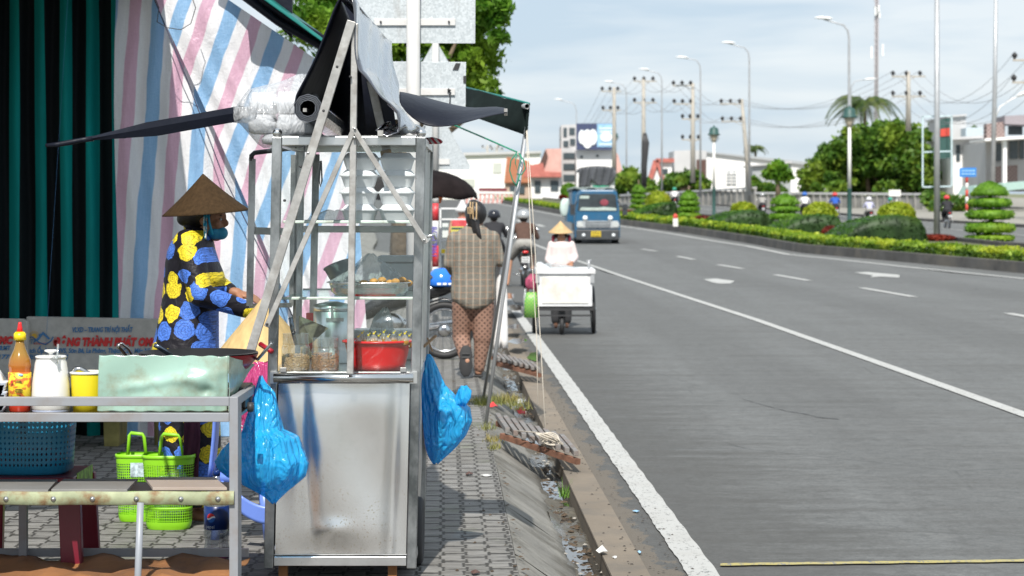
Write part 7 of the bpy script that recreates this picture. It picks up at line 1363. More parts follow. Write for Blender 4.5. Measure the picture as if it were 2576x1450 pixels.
# ================================================================= SCOOTERS AND RIDERS
M_bikeblk = mat('glossy_black', (.018, .018, .02), .2, var=.2, spec=.7); M_seat = mat('seat_vinyl', (.02, .02, .021), .5); M_tail = mat('tail_light', (.55, .02, .02), .2); M_plate = mat('number_plate', (.75, .76, .76), .5, var=.03); M_chr = mat('chrome_parts', (.6, .6, .6), .2, 1, var=.1)
def scooter(t, inv=False, bodym=None, plate=True, lod=0):
    bm_ = bodym or M_bikeblk; k = dict(inv=inv)
    def B_(b, n, m, p=t): return b.build(n, m, p, **k)
    for y, nm in ((-.60, 'wheel'), (.62, 'wheel')):
        b = MB(); b.tube([(0, y + math.cos(a) * .25, .285 + math.sin(a) * .25) for a in [2 * PI * i / 32 for i in range(32)]], .036, 8, closed=True); w0 = B_(b, nm, M_black); b = MB(); b.tube([(0, y + math.cos(a) * .212, .285 + math.sin(a) * .212) for a in [2 * PI * i / 32 for i in range(32)]], .016, 6, closed=True); b.lathe((0, y, .285), [(.02, -.06), (.065, -.05), (.065, .05), (.02, .06)], 16, axis=(1, 0, 0))
        if not lod:
            for i in range(24): a = 2 * PI * i / 24; b.tube([(.02 * (-1) ** i, y + math.cos(a + .6) * .05, .285 + math.sin(a + .6) * .05), (0, y + math.cos(a) * .205, .285 + math.sin(a) * .205)], .002, 4, cap=False)
        B_(b, 'rim', M_chr, w0)
    b = MB(); b.loft([sbox((0, y), w_, .001, 0, 16, 3) and [Vector((w_ * math.cos(a), y, z + h_ * math.sin(a))) for a in [2 * PI * j / 16 for j in range(16)]] for y, w_, z, h_ in ((-.78, .035, .74, .03), (-.6, .08, .70, .075), (-.3, .10, .64, .10), (0, .09, .55, .11), (.15, .07, .48, .09), (.3, .06, .42, .05))]); B_(b, 'body_shell', bm_)
    b = MB(); b.loft([[Vector((w_ * math.cos(a), y, z + h_ * math.sin(a))) for a in [2 * PI * j / 16 for j in range(16)]] for y, w_, z, h_ in ((-.72, .07, .80, .02), (-.55, .11, .81, .04), (-.2, .12, .79, .045), (.05, .10, .76, .04), (.12, .04, .73, .015))]); B_(b, 'seat', M_seat)
    b = MB(); b.loft([[Vector((w_ * math.cos(a), y + dy * math.sin(a), z + h_ * math.sin(a))) for a in [2 * PI * j / 16 for j in range(16)]] for y, w_, z, h_, dy in ((.30, .05, .45, .06, 0), (.40, .15, .70, .14, 0), (.46, .16, .85, .12, 0), (.50, .10, .98, .07, 0), (.50, .04, 1.03, .02, 0))]); B_(b, 'front_shield', bm_)
    b = MB(); b.tube([(.0, .62, .285), (.0, .50, .62), (.0, .43, .98)], .025, 8); b.tube([(-.30, .36, 1.0), (-.1, .44, 1.02), (.1, .44, 1.02), (.30, .36, 1.0)], .014, 8)
    for s_ in (-1, 1): b.tube([(.2 * s_, .42, 1.02), (.27 * s_, .44, 1.14)], .006, 6); b.ell((.30 * s_, .44, 1.17), .055, .012, .035, 12, 8)
    B_(b, 'handlebar', M_chr); b = MB(); b.loft([[Vector((.045 * math.cos(a), .62 + math.cos(c) * .30, .285 + math.sin(c) * .30 + .012 * math.sin(a))) for a in [2 * PI * j / 10 for j in range(10)]] for c in [.5, .9, 1.3, 1.7, 2.1, 2.4]]); b.loft([[Vector((.05 * math.cos(a), -.60 + math.cos(c) * .31, .285 + math.sin(c) * .31 + .012 * math.sin(a))) for a in [2 * PI * j / 10 for j in range(10)]] for c in [.7, 1.1, 1.5, 1.9, 2.4, 2.75]]); B_(b, 'fender', bm_)
    b = MB(); b.ell((0, -.05, .36), .11, .16, .10, 14, 8); b.ell((.09, -.12, .34), .05, .14, .07, 14, 8); b.tube([(.12, .0, .30), (.14, -.3, .28), (.14, -.75, .36)], [.022, .04, .035], 10); b.tube([(-.10, -.05, .25), (-.22, .05, .27)], .012, 6); b.tube([(.10, -.05, .25), (.22, .05, .27)], .012, 6); B_(b, 'engine_and_exhaust', M_chr)
    b = MB(); b.ell((0, -.79, .73), .065, .035, .03, 14, 8); B_(b, 'tail_light', M_tail)
    if plate: b = MB(); b.box(-.08, .08, -.845, -.838, .52, .64); p_ = B_(b, 'number_plate', M_plate); b = MB(); [b.box(-.065 + .027 * i, -.048 + .027 * i, -.848, -.8455, zz, zz + .03) for i in range(5) for zz in (.54, .59)]; B_(b, 'plate_characters', M_dark, p_)
def rider(t, shirt, trous, helmet, inv=False, leg_down=False, shorts=False, skin=None, vox=.02, lean=.1):
    skin = skin or M_skin2; k = dict(inv=inv); b = MB(); sh = [(-.19, .02 + lean, 1.24), (.19, .02 + lean, 1.24)]; hd = Vector((0, .07 + lean, 1.43)); head_mesh(b, hd, (0, 1, -.05)); b.caps((0, -.12, .88), (0, .0 + lean, 1.22), .10, .09)
    for i, s_ in enumerate((-1, 1)):
        b.caps(sh[i], (.28 * s_, .10 + lean, 1.02), .04, .035); b.caps((.28 * s_, .10 + lean, 1.02), (.27 * s_, .34, 1.03), .033, .025); hand(b, (.27 * s_, .35, 1.03), (0, 1, -.1), (0, 0, 1), .15, .9, s_)
        kn = (.19 * s_, .28, .72); ft = (.17 * s_, .12, .30); dn = leg_down and s_ < 0
        if dn: kn = (-.27, .12, .60); ft = (-.34, -.05, .06)
        b.caps((.10 * s_, -.12, .86), kn, .085, .06); b.caps(kn, ft, .055, .035); b.caps(ft, (ft[0], ft[1] + .16, ft[2] - .02), .034, .028)
    rbuild('body', b, skin, t, max(vox * .8, .012), 2, **k); b = MB(); b.loft([sbox((0, y), w_, d_, z, 24, 2.4) for z, y, w_, d_ in ((.86, -.12, .16, .14), (1.0, -.07 + lean * .3, .155, .125), (1.14, -.03 + lean * .7, .175, .12), (1.25, lean, .20, .11), (1.30, lean + .01, .15, .085), (1.335, lean + .02, .07, .06))])
    for i, s_ in enumerate((-1, 1)): b.caps((.17 * s_, .0 + lean, 1.25), (.285 * s_, .10 + lean, 1.02), .068, .056); b.caps((.285 * s_, .10 + lean, 1.02), (.275 * s_, .30, 1.03), .052, .04)
    rbuild('shirt', b, shirt, t, vox, 2, **k); b = MB()
    for s_ in (-1, 1):
        kn = (.19 * s_, .28, .72); ft = (.17 * s_, .12, .34); dn = leg_down and s_ < 0
        if dn: kn = (-.27, .12, .60); ft = (-.34, -.05, .10)
        b.caps((.10 * s_, -.12, .86), kn, .115, .085)
        if not shorts: b.caps(kn, ft, .08, .055)
    b.caps((-.08, -.13, .88), (.08, -.13, .88), .12, .12); rbuild('trousers', b, trous, t, vox, 2, **k)
    b = MB(); c = hd + Vector((0, -.01, .04)); b.lathe(c, [(.128, -.055), (.138, -.04), (.135, .03), (.11, .085), (.06, .115), (.001, .122)], 24, 1, 1.1, cap=False); h_ = b.build('helmet', helmet, t, solid=.008, **k); b = MB(); b.ell(c + Vector((0, .13, -.03)), .10, .06, .012, 14, 6); b.build('visor', M_bikeblk, h_, **k)
    b = MB(); b.ell(hd + Vector((0, -.03, -.02)), .088, .085, .085, 14, 9); b.build('hair', M_hair, t, **k)
def cloth(n, c): return mat(n, c, .85, var=.12, scale=12, bump=.3, bscale=12, bdist=.02)
def ride_at(lab, p, heading, shirt, trous, helmet, bikelab, group='riders on the road', vox=.02, scale=1.0, bodym=None, lod=0, **kw):
    t = thing('scooter', bikelab, 'motorbike', p, heading, 'motorbikes on the road', scale); scooter(t, bodym=bodym, lod=lod)
    t2 = thing('person', lab, 'person', p, heading, group, scale); rider(t2, shirt, trous, helmet, vox=vox, **kw)
hd1 = R(2)
M_shirtbr = cloth('brown_shirt', (.085, .045, .032)); M_grey = cloth('grey_cloth', (.30, .29, .27)); M_blk = cloth('black_cloth', (.02, .02, .024)); M_silver = mat('silver_helmet', (.55, .55, .55), .25, .6, var=.05); M_helb = mat('black_helmet', (.02, .022, .03), .2); M_blue2 = cloth('blue_cloth', (.02, .09, .40)); M_whc = cloth('white_cloth', (.72, .70, .68)); M_redh = mat('red_helmet', (.62, .04, .05), .3); M_blueh = mat('blue_helmet', (.03, .14, .50), .3); M_whh = mat('white_helmet', (.75, .75, .76), .3); M_lil = cloth('lilac_cloth', (.45, .45, .60)); M_gb = cloth('grey_blue_cloth', (.14, .17, .26)); M_gh = mat('green_helmet', (.03, .30, .20), .3)
p = G(1318, 722); ride_at('rider in a brown shirt and silver helmet with one bare foot down', p, hd1, M_shirtbr, M_grey, M_silver, 'black motorbike with a white number plate ridden by the man in brown', leg_down=True, shorts=True, scale=1.0, skin=M_skin)
p = G(1243, 712); ride_at('rider in a black shirt and black helmet beside the walking woman', p, hd1, M_blk, M_blk, M_helb, 'black motorbike mostly hidden behind the walking woman')
def far_rider(u, vh, lab, shirt, trous, helmet, blab, Y=None, sc_=1.0, hdg=R(-2)):
    Y = Y or 3371 / (vh - 453.7); q = P(u, 0, Y); p = Vector((q.x, Y, TZ(Y) + .225)); s_ = (H - (vh - V0) * Y / F - p.z) / 1.56; ride_at(lab, p, hdg, shirt, trous, helmet, blab, vox=.04, scale=s_, lod=1)
far_rider(2383, 493, 'rider in a dark jacket and red helmet beside the thick pole', M_blk, M_blk, M_redh, 'small motorbike under the rider in the dark jacket', Y=96)
far_rider(2187, 497, 'rider in a lilac shirt and white helmet behind the nearest lime bush', M_lil, M_grey, M_whh, 'motorbike under the rider in lilac', Y=99)
far_rider(2240, 498, 'rider in a grey blue jacket and green helmet below the white notice board', M_gb, M_blk, M_gh, 'motorbike under the rider in grey blue', Y=108)
far_rider(2101, 486, 'rider in a bright blue jacket and red helmet before the railing', M_blue2, M_blk, M_redh, 'motorbike under the rider in bright blue', Y=112); far_rider(2025, 485, 'rider in a white shirt and blue helmet before the railing', M_whc, M_blk, M_blueh, 'motorbike under the rider in white and blue', Y=112)
far_rider(1918, 487, 'rider in grey half hidden behind a cloud pruned tree', M_grey, M_blk, M_silver, 'motorbike hidden behind the cloud pruned tree', Y=122); far_rider(1697, 473, 'distant rider in white with a green helmet above the milestone tree', M_whc, M_blk, M_gh, 'distant motorbike behind the lime bush by the truck', Y=150)
# parked scooter with the blue helmet (profile, pointing left)
p = G(1132, 912, .12); ps = thing('scooter', 'parked black motorbike with a silver wheel beside the glass cart', 'motorbike', (p.x + .0, 21.4, .121), R(90), 'motorbikes on the road'); ps.location = (P(1118, 0, 21.6).x - .60, 21.6, .121); scooter(ps, plate=False)
c = P(1111, 702, 21.6); b = MB(); b.lathe((c.x, c.y, c.z - .04), [(.125, -.03), (.135, -.015), (.137, .03), (.12, .09), (.07, .135), (.001, .147)], 32, 1.0, 1.05, cap=False); hb_ = thing('helmet', 'bright blue helmet resting on the parked motorbike seat', 'helmet', (c.x, c.y, c.z - .07)); b.build('shell', mat('bright_blue_helmet', (.02, .18, .72), .15, var=.05, spec=.7), hb_, solid=.01); b = MB()
for k in range(3): b.box(c.x - .04 + .055 * k, c.x - .04 + .055 * k + .04, c.y - .149, c.y - .138, c.z - .055, c.z - .035)
b.build('stickers', M_wp, hb_)

# ================================================================= BLUE TRUCK
YU = 80.0; gz = TZ(YU); M_tblue = mat('truck_blue', (.018, .105, .21), .35, var=.08, dirt=.2, dirtc=(.15, .15, .14)); M_tdark = mat('truck_grille_dark', (.03, .035, .04), .5); M_tglass = mat('windscreen', (.035, .045, .05), .08, var=.4, scale=2)
def U(u, v, dy=0): return P(u, v, YU) + Vector((0, dy, 0))
t = thing('truck', 'blue cargo truck with a yellow number plate driving towards the camera', 'truck', (U(1505, 0).x, YU + 2, gz)); hd_ = .0
b = MB(); cab = [(1446, 612), (1446, 545), (1452, 486), (1462, 478), (1545, 478), (1553, 486), (1560, 545), (1560, 600), (1556, 612)]; b.ext([U(u, min(v, 600), 0) for u, v in cab], (0, 1.7, 0)); b.build('cab', M_tblue, t, bevel=.05)
b = MB(); b.ext([U(u, v, -.03) for u, v in ((1453, 530), (1457, 492), (1464, 488), (1543, 488), (1549, 492), (1553, 530))], (0, .02, 0)); b.build('windscreen', M_tglass, t, bevel=.01); b = MB(); b.ext([U(u, v, -.04) for u, v in ((1458, 500), (1459, 493), (1482, 493), (1482, 500))], (0, .01, 0)); b.ext([U(u, v, -.04) for u, v in ((1458, 530), (1462, 522), (1500, 523), (1520, 521), (1550, 524), (1551, 530))], (0, .01, 0)); b.build('dashboard_glare', mat('pale_glare', (.4, .48, .44), .7), t); b = MB(); b.ell(U(1520, 510, -.045), .16, .01, .12, 12, 8); b.build('driver_shape', mat('dull_red', (.25, .05, .07), .8), t)  # pale shapes over the windscreen are glare painted as colour
b = MB(); b.ext([U(u, v, -.05) for u, v in ((1450, 566), (1455, 556), (1554, 556), (1558, 566), (1556, 574), (1452, 574))], (0, .03, 0)); b.build('grille_trim', mat('silver_trim', (.6, .62, .63), .3, .6), t); b = MB()
for v in (559, 565, 570): b.ext([U(u, v2, -.07) for u, v2 in ((1472, v + 2), (1472, v), (1536, v), (1536, v + 2))], (0, .02, 0))
b.build('grille_slots', M_tdark, t); b = MB(); b.box(U(1449, 0).x, U(1558, 0).x, YU - .10, YU + .1, U(0, 604).z, U(0, 578).z); b.build('bumper', mat('bumper_grey', (.05, .055, .06), .5), t, bevel=.03)
for u in (1459, 1548): b = MB(); b.ext([U(u - 8 if u < 1500 else u - 9, 571, -.08), U(u - 8 if u < 1500 else u - 6, 557, -.08), U(u + 6 if u < 1500 else u + 8, 560, -.08), U(u + 9 if u < 1500 else u + 8, 571, -.08)], (0, .04, 0)); b.build('headlight', mat('headlight_glass', (.62, .64, .62), .1, .3, var=.3, scale=30), t)
for u in (1468, 1543): b = MB(); b.lathe(U(u, 592, -.13), [(.001, -.01), (.06, -.01), (.06, .03)], 14, axis=(0, 1, 0)); b.build('fog_light', M_wp, t)
for u in (1472, 1535): b = MB(); b.lathe(U(u, 549, -.06), [(.001, -.01), (.09, -.01), (.09, .03)], 16, axis=(0, 1, 0)); b.build('round_sticker', M_wp, t)
b = MB(); b.box(U(1487, 0).x, U(1511, 0).x, YU - .135, YU - .11, U(0, 596).z, U(0, 582).z); pl = b.build('number_plate', mat('yellow_plate', (.72, .52, .02), .5, var=.03), t); b = MB()
for i in range(4):
    for zz in (586, 593): b.box(U(1490 + 5 * i, 0).x, U(1493 + 5 * i, 0).x, YU - .145, YU - .137, U(0, zz + 2).z, U(0, zz - 2).z)
b.build('plate_characters', M_dark, pl)
for u in (1440, 1570): b = MB(); c = U(u + (2 if u > 1500 else 0), 528, -.1); b.box(c.x - .09, c.x + .09, c.y, c.y + .1, c.z - .2, c.z + .2); b.tube([c, U(1453 if u < 1500 else 1553, 505, 0)], .02, 6); b.build('wing_mirror', M_tdark, t)
b = MB(); b.box(U(1442, 0).x, U(1556, 0).x, YU + 1.9, YU + 6.2, gz + .75, U(0, 478).z); b.box(U(1430, 0).x, U(1442, 0).x, YU + 2.0, YU + 6, gz + .8, gz + 1.4); b.build('cargo_box', M_tblue, t); b = MB(); rows = [[Vector((U(1437 + 12 * i, 0).x, YU + 1.8 + .5 * j, U(0, 474 + (3 if i in (0, 10) else 0)).z + .05 * math.sin(i * 1.7 + j))) for i in range(11)] for j in range(10)]; b.grid(rows); b.build('cargo_tarp', mat('faded_tarp', (.16, .19, .18), .7, var=.3), t, solid=.08)
for u in (1455, 1549): b = MB(); c = U(u, 0, .7); b.lathe((c.x, YU + .8, gz + .42), [(.2, -.14), (.4, -.13), (.42, -.06), (.42, .06), (.4, .13), (.2, .14)], 24, axis=(1, 0, 0)); b.build('wheel', M_black, t)
for u in (1468, 1540, 1520): b = MB(); c = U(u, 0); b.lathe((c.x, YU + 4.8, gz + .42), [(.2, -.14), (.4, -.13), (.42, 0), (.4, .13), (.2, .14)], 24, axis=(1, 0, 0)); b.build('wheel', M_black, t)
b = MB(); b.box(U(1450, 0).x, U(1556, 0).x, YU + .5, YU + 6, gz + .45, gz + .75); b.build('chassis', M_tdark, t)
film_blob('pale_sack', 'pale mint rounded sack tied to the left side of the truck', 'sack', [(500, 1416, 1430), (510, 1410, 1432), (525, 1408, 1430), (538, 1411, 1428), (545, 1416, 1424)], 81, mat('pale_mint', (.55, .66, .62), .6, var=.08), seed=51, amp=.03)
YX = 135.0; gx = TZ(YX); t = thing('covered_truck', 'second truck covered by a dark grey tarp behind the blue truck', 'truck', P(1502, 500, YX)); b = MB(); q0, q1 = P(1462, 0, YX).x, P(1546, 0, YX).x; b.box(q0, q1, YX, YX + 5, gx + .5, P(0, 450, YX).z); b.build('cab_and_box', M_wmet, t)
b = MB(); rows = []
for i in range(25):
    f = i / 24; u = 1456 + 93 * f; topv = 424 - 5 * math.sin(PI * f) if .02 < f < .98 else 432; botv = 472 if f < .3 else 448 + 24 * math.sin((f - .3) / .7 * PI) if f < .97 else 440; rows.append([P(u, topv + (botv - topv) * j / 8, YX - .2 - .1 * math.sin(i * 1.3 + j * .4)) for j in range(9)] )
b.grid(rows); b.grid([[r[0], r[0] + Vector((0, 5.5, 0))] for r in rows]); b.build('tarp', mat('charcoal_tarp', (.07, .075, .085), .5, var=.25, scale=1.5, bump=.5, bscale=2, bdist=.1), t, solid=.05); b = MB(); b.box(P(1490, 0, YX).x, P(1530, 0, YX).x, YX - .3, YX - .25, P(0, 476, YX).z, P(0, 468, YX).z); b.build('green_board', mat('sign_green', (.02, .35, .2), .5), t)
b = MB()
for k in (0, 1): b.lathe(((q0 + q1) / 2 + (k - .5) * 1.7, YX + .8, gx + .45), [(.2, -.14), (.42, -.13), (.45, 0), (.42, .13), (.2, .14)], 20, axis=(1, 0, 0))
for k in (0, 1): b = MB(); b.lathe(((q0 + q1) / 2 + (k - .5) * 1.7, YX + .8, gx + .45), [(.2, -.14), (.42, -.13), (.45, 0), (.42, .13), (.2, .14)], 20, axis=(1, 0, 0)); b.build('wheel', M_black, t)

# ================================================================= SIGNS, AWNING POLES, UMBRELLA STALL, GRATES
def zincm():
    t = NT('galvanised_sheet'); v = t.n('ShaderNodeTexVoronoi'); v.inputs['Scale'].default_value = 80; t.l(t.obj(), v.inputs['Vector']); sp = t.n('ShaderNodeSeparateXYZ'); t.l(v.outputs['Color'], sp.inputs[0]); col = t.ramp(sp.outputs[0], [(0, (.44, .48, .50)), (1, (.60, .64, .66))]); col = t.mix(t.math('MULTIPLY', t.ramp(t.noise(3, 7, .7, stretch=(2.5, 1, .5)), [(.55, (0, 0, 0)), (.72, (1, 1, 1))]), .4), col, (.26, .23, .2)); t.bsdf(col, .5, .35); return t.mat
M_zs = zincm(); M_wpole = mat('white_pole_paint', (.62, .615, .60), .5, var=.03, dirt=.25, dirtc=(.45, .42, .38), dscale=12)
YG = 14.6
def PG(u, v, dy=0): return P(u, v, YG) + Vector((0, dy, 0))
t = thing('sign_post', 'thick white post carrying two large rectangular sign backs above the cart', 'sign post', PG(1040, 1084)); b = MB(); b.tube([(PG(1039, 0).x, YG, .12), (PG(1040, 0).x, YG, 4.2)], .0455, 24); b.build('post', M_wpole, t)
def plate(t, nm, pts, dy, m): b = MB(); b.ext([PG(u, v, dy) for u, v in pts], (0, .004, 0)); return b.build(nm, m, t, bevel=.001)
plate(t, 'upper_panel', [(893, 107), (893, -60), (1196, -60), (1195, 108)], .062, M_zs); plate(t, 'lower_panel', [(900, 300), (900, 153), (1172, 155), (1170, 300)], .062, M_zs)
for v0, v1, u0, u1 in ((46, 63, 940, 1145), (222, 239, 940, 1144)):
    b = MB(); b.box(PG(u0, 0).x, PG(u1, 0).x, YG + .046, YG + .060, PG(0, v1).z, PG(0, v0).z); br = b.build('bracket', M_wpole, t, bevel=.002); b = MB()
    b = MB(); b.lathe(PG(1129, v0 + 8, .04), [(.001, -.008), (.007, -.008), (.007, .008)], 10, axis=(0, 1, 0)); b.build('bolt', M_dark, br); b = MB(); b.lathe(PG(957, v0 + 8, .04), [(.001, -.008), (.007, -.008), (.007, .008)], 10, axis=(0, 1, 0)); b.build('bolt', M_dark, br)
b = MB(); b.box(PG(1165, 0).x, PG(1172, 0).x, YG + .055, YG + .061, PG(0, 208).z, PG(0, 190).z); b.build('dark_tab', M_dark, t); b = MB(); b.ext([PG(1138, 175, .055), PG(1152, 175, .055), PG(1158, 158, .055), PG(1146, 158, .055)], (0, .006, 0)); b.build('dark_tab', M_dark, t)
b = MB(); b.tube([PG(1130, 226, .03), PG(1132, 232, .03), PG(1131, 270, .03)], .004, 6); b.tube([PG(1126, 224, .03), PG(1133, 229, .03)], .009, 6); b.build('wire_hook', M_dark, t)
YH = 26.5
def PH(u, v, dy=0): return P(u, v, YH) + Vector((0, dy, 0))
t = thing('sign_post', 'slim white and red banded post with two triangular sign backs, right of the cart', 'sign post', PH(1095, 834)); b = MB()
segs = [(.12, 'w'), (.75, 'r'), (1.02, 'w'), (1.28, 'r'), (1.72, 'w'), (1.9, 'r'), (2.03, 'w')]
zs_ = [.12, PH(0, 672).z, PH(0, 600).z, PH(0, 510).z, PH(0, 486).z, 4.0]; zs_ = [.12, PH(0, 850).z + .45, PH(0, 672).z, PH(0, 638).z, PH(0, 548).z, PH(0, 510).z, PH(0, 470).z, 3.75]
zs_ = [.12, PH(0, 672).z, PH(0, 618).z, PH(0, 556).z, PH(0, 512).z, PH(0, 486).z, PH(0, 466).z, 3.75]
for i, (z0, z1) in enumerate(zip(zs_, zs_[1:])): b.mi = [0, 1, 0, 1, 0, 1, 0][i]; b.tube([(PH(1095.5, 0).x, YH, z0), (PH(1095.5, 0).x, YH, z1)], .039, 18)
b.build('post', [M_wpole, mat('red_band_paint', (.55, .03, .04), .45, var=.08, dirt=.3, dirtc=(.6, .5, .48), dscale=14)], t)
for apx, base, hw in ((106, 262, 88), (272, 427, 88)):
    b = MB(); pts = [PH(1095 - 6, apx + 3, .06), PH(1095 + 6, apx + 3, .06), PH(1095 + hw, base - 10, .06), PH(1095 + hw - 2, base, .06), PH(1095 - hw + 2, base, .06), PH(1095 - hw, base - 10, .06)]; b.ext(pts[::-1], (0, .006, 0)); pl = b.build('triangular_panel', M_zs, t); b = MB(); b.box(PH(1078, 0).x, PH(1131, 0).x, YH + .04, YH + .058, PH(0, base - 13).z, PH(0, base - 27).z); b.build('bracket', M_wpole, pl); b = MB(); b.box(PH(1087, 0).x, PH(1103, 0).x, YH + .035, YH + .056, PH(0, apx + 48).z, PH(0, apx + 28).z); b.build('upper_clamp', M_wpole, pl)
text('lettering', '1986.10.78', P(1103, 648, YH - .0) + Vector((-.018, -.043, 0)), .085, mat('violet_paint', (.10, .08, .42), .6), t, rot=(PI / 2, -PI / 2, 0), bold=.001)
# green and black awning held on leaning poles
t = thing('corner_awning', 'dark awning corner with a teal border held up by two leaning steel poles', 'awning', P(1222, 1068, 15.1)); b = MB(); b.grid([[P(1172 + 158 * i / 8, 222 + 40 * i / 8 - 2 * math.sin(i), 16.4 - 1.3 * i / 8) for i in range(9)], [P(1172 + 156 * i / 8, 270 + 47 * (i / 8) ** .8, 16.0 - .9 * i / 8) for i in range(9)], [P(1180 + 140 * i / 8, 290 + 50 * i / 8, 15.8 - .7 * i / 8) for i in range(9)]]); b.build('awning_sheet', mat('black_awning_cloth', (.008, .013, .012), .8, var=.3, spec=.08), t, solid=.006)
b = MB(); b.tube([P(1172, 221, 16.4), P(1250, 240, 15.8), P(1331, 261, 15.1)], .008, 8); b.build('teal_border', M_teal, t); b = MB(); b.tube([P(1326, 268, 15.05), P(1240, 262, 17.5)], .018, 12, cap=False); b.build('corner_tube', M_galv, t, solid=.003); b = MB(); b.beam(P(1330, 262, 15.08), P(1322, 345, 15.08), .02, .008, up=(0, 1, 0)); b.build('corner_flap', mat('black_awning_cloth', (.008, .013, .012), .8), t)
for (u0, v0, u1, v1, y0, y1, nm) in ((1325, 320, 1222, 1068, 15.1, 15.1, 'pole'), (1322, 330, 1216, 1002, 15.2, 17.1, 'pole')): b = MB(); b.tube([P(u0, v0, y0), P((u0 + u1) / 2, (v0 + v1) / 2, (y0 + y1) / 2), P(u1, v1, y1)], .0125, 12); b.build(nm, M_galv, t)
M_cordg = mat('green_twine', (.01, .22, .13), .6, var=.2); b = MB(); b.tube([P(1140, 314, 15.6), P(1220, 348, 15.4), P(1300, 383, 15.1)], .006, 6); b.tube([P(1300, 384, 15.05), P(1285, 405, 15.05), P(1282, 430, 15.05), P(1290, 455, 15.05), P(1300, 470, 15.05)], .005, 6); b.tube([P(1305, 385, 15.05), P(1318, 405, 15.05), P(1322, 425, 15.05), P(1312, 440, 15.05), P(1300, 438, 15.05)], .005, 6); b.tube([P(1300, 388, 15.03), P(1296, 410, 15.03), P(1302, 430, 15.03), P(1312, 400, 15.03), P(1306, 386, 15.03)], .004, 6); b.tube([P(1298, 470, 15.04), P(1304, 455, 15.04), P(1307, 440, 15.04)], .007, 6)
tag(b.build('green_cord', M_cordg), 'green cord looped round the leaning awning pole', 'cord')
M_rope = mat('pale_rope', (.55, .50, .42), .8, var=.15); b = MB(); b.tube([P(1324, 330, 15.0), P(1336, 620, 14.8), P(1350, 850, 14.6), P(1353, 1020, 14.45)], .003, 6); tag(b.build('stay_rope', M_rope), 'left of two thin ropes dropping from the awning corner to the grate', 'rope', 'stay ropes of the awning'); b = MB(); b.tube([P(1326, 328, 15.0), P(1342, 560, 14.8), P(1362, 900, 14.5), P(1372, 1085, 14.3)], .003, 6); tag(b.build('stay_rope', M_rope), 'right of two thin ropes dropping from the awning corner to the grate', 'rope', 'stay ropes of the awning')
# umbrella stall further on
YR_ = 24.5
def PR(u, v, dy=0): return P(u, v, YR_) + Vector((0, dy, 0))
t = thing('market_umbrella', 'faded black market umbrella behind the banded post', 'umbrella', PR(1060, 860)); b = MB(); ax = PR(1052, 427); n = 16; rings = []
for k in range(8):
    f = k / 7; r = .05 + (.62) * math.sin(f * PI / 2 * .98); z = -.34 * (1 - math.cos(f * PI / 2)) * 1.0; rings.append([ax + Vector((r * math.cos(2 * PI * j / n), r * math.sin(2 * PI * j / n), z + (.03 * (j % 2) if k == 7 else 0))) for j in range(n)])
b.loft(rings, cap=False); b.build('canopy', mat('faded_black_cloth', (.014, .010, .010), .85, var=.5, scale=5, spec=.1), t, solid=.004); b = MB(); b.tube([ax, (ax.x, ax.y, .12)], .016, 8); b.build('shaft', M_galv, t)
b = MB(); b.tube([P(1090, 476, 24.4), P(1103, 478, 24.4), P(1110, 492, 24.4), P(1106, 512, 24.4)], [.03, .04, .03, .01], 8); tag(b.build('orange_wrap', mat('orange_plastic', (.6, .32, .05), .6)), 'orange plastic wrapped round the banded post at the umbrella', 'wrapping')
YD = 25.5
def PD(u, v, dy=0): return P(u, v, YD) + Vector((0, dy, 0))
t = thing('small_glass_stall', 'small glass sided food stall with a yellow sign beyond the banded post', 'food stall', PD(1140, 850)); b = MB()
for u0, v0, u1, v1 in ((1108, 525, 1176, 525), (1108, 525, 1108, 690), (1176, 525, 1176, 690), (1131, 600, 1131, 690), (1108, 552, 1176, 552), (1112, 604, 1131, 604), (1108, 640, 1176, 640)): b.beam(PD(u0, v0), PD(u1, v1), .02, .02, up=(0, 1, 0) if u0 == u1 else (0, 0, 1))
b.build('frame', M_wmet, t); b = MB(); b.box(PD(1110, 0).x, PD(1176, 0).x, YD + .01, YD + .6, .35, PD(0, 640).z); b.build('cabinet', mat('stall_grey', (.35, .36, .36), .5, var=.3, scale=6), t); b = MB(); b.poly([PD(1108, 640, .02), PD(1176, 640, .02), PD(1176, 525, .02), PD(1108, 525, .02)]); b.build('glass', M_glass, t)
b = MB(); b.box(PD(1134, 0).x, PD(1168, 0).x, YD - .02, YD - .01, PD(0, 594).z, PD(0, 570).z); sg = b.build('yellow_sign', mat('yellow_board', (.55, .50, .12), .5), t); b = MB(); b.box(PD(1136, 0).x, PD(1166, 0).x, YD - .025, YD - .021, PD(0, 577).z, PD(0, 573).z); b.build('dark_lettering', M_dgreen, sg); b = MB(); b.box(PD(1137, 0).x, PD(1160, 0).x, YD - .025, YD - .021, PD(0, 591).z, PD(0, 584).z); b.build('red_lettering', mat('pink_red', (.6, .15, .12), .5), sg); b = MB(); b.box(PD(1135, 0).x, PD(1166, 0).x, YD - .03, YD - .015, PD(0, 604).z, PD(0, 597).z); b.build('white_strip', M_wp, t); b = MB(); b.box(PD(1112, 0).x, PD(1127, 0).x, YD + .1, YD + .3, PD(0, 598).z, PD(0, 562).z); b.build('white_canister', M_wpl, t); b = MB(); b.box(PD(1110, 0).x, PD(1128, 0).x, YD + .0, YD + .2, PD(0, 638).z, PD(0, 628).z); b.build('yellow_tray', mat('yellow_plastic', (.85, .62, .01), .35), t)
p3 = G(1166, 690, .12); t2 = thing('person', 'distant person in a red shirt and pale hat behind the small stall', 'person', (P(1163, 0, 40).x, 40, .12)); b = MB(); x0_, y0_ = t2.location.x, 40.0; zz = lambda v: P(0, v, 40).z; head_mesh(b, (x0_, y0_, zz(536)), (.3, -1, 0)); b.caps((x0_, y0_, zz(560)), (x0_, y0_, zz(590)), .12, .1)
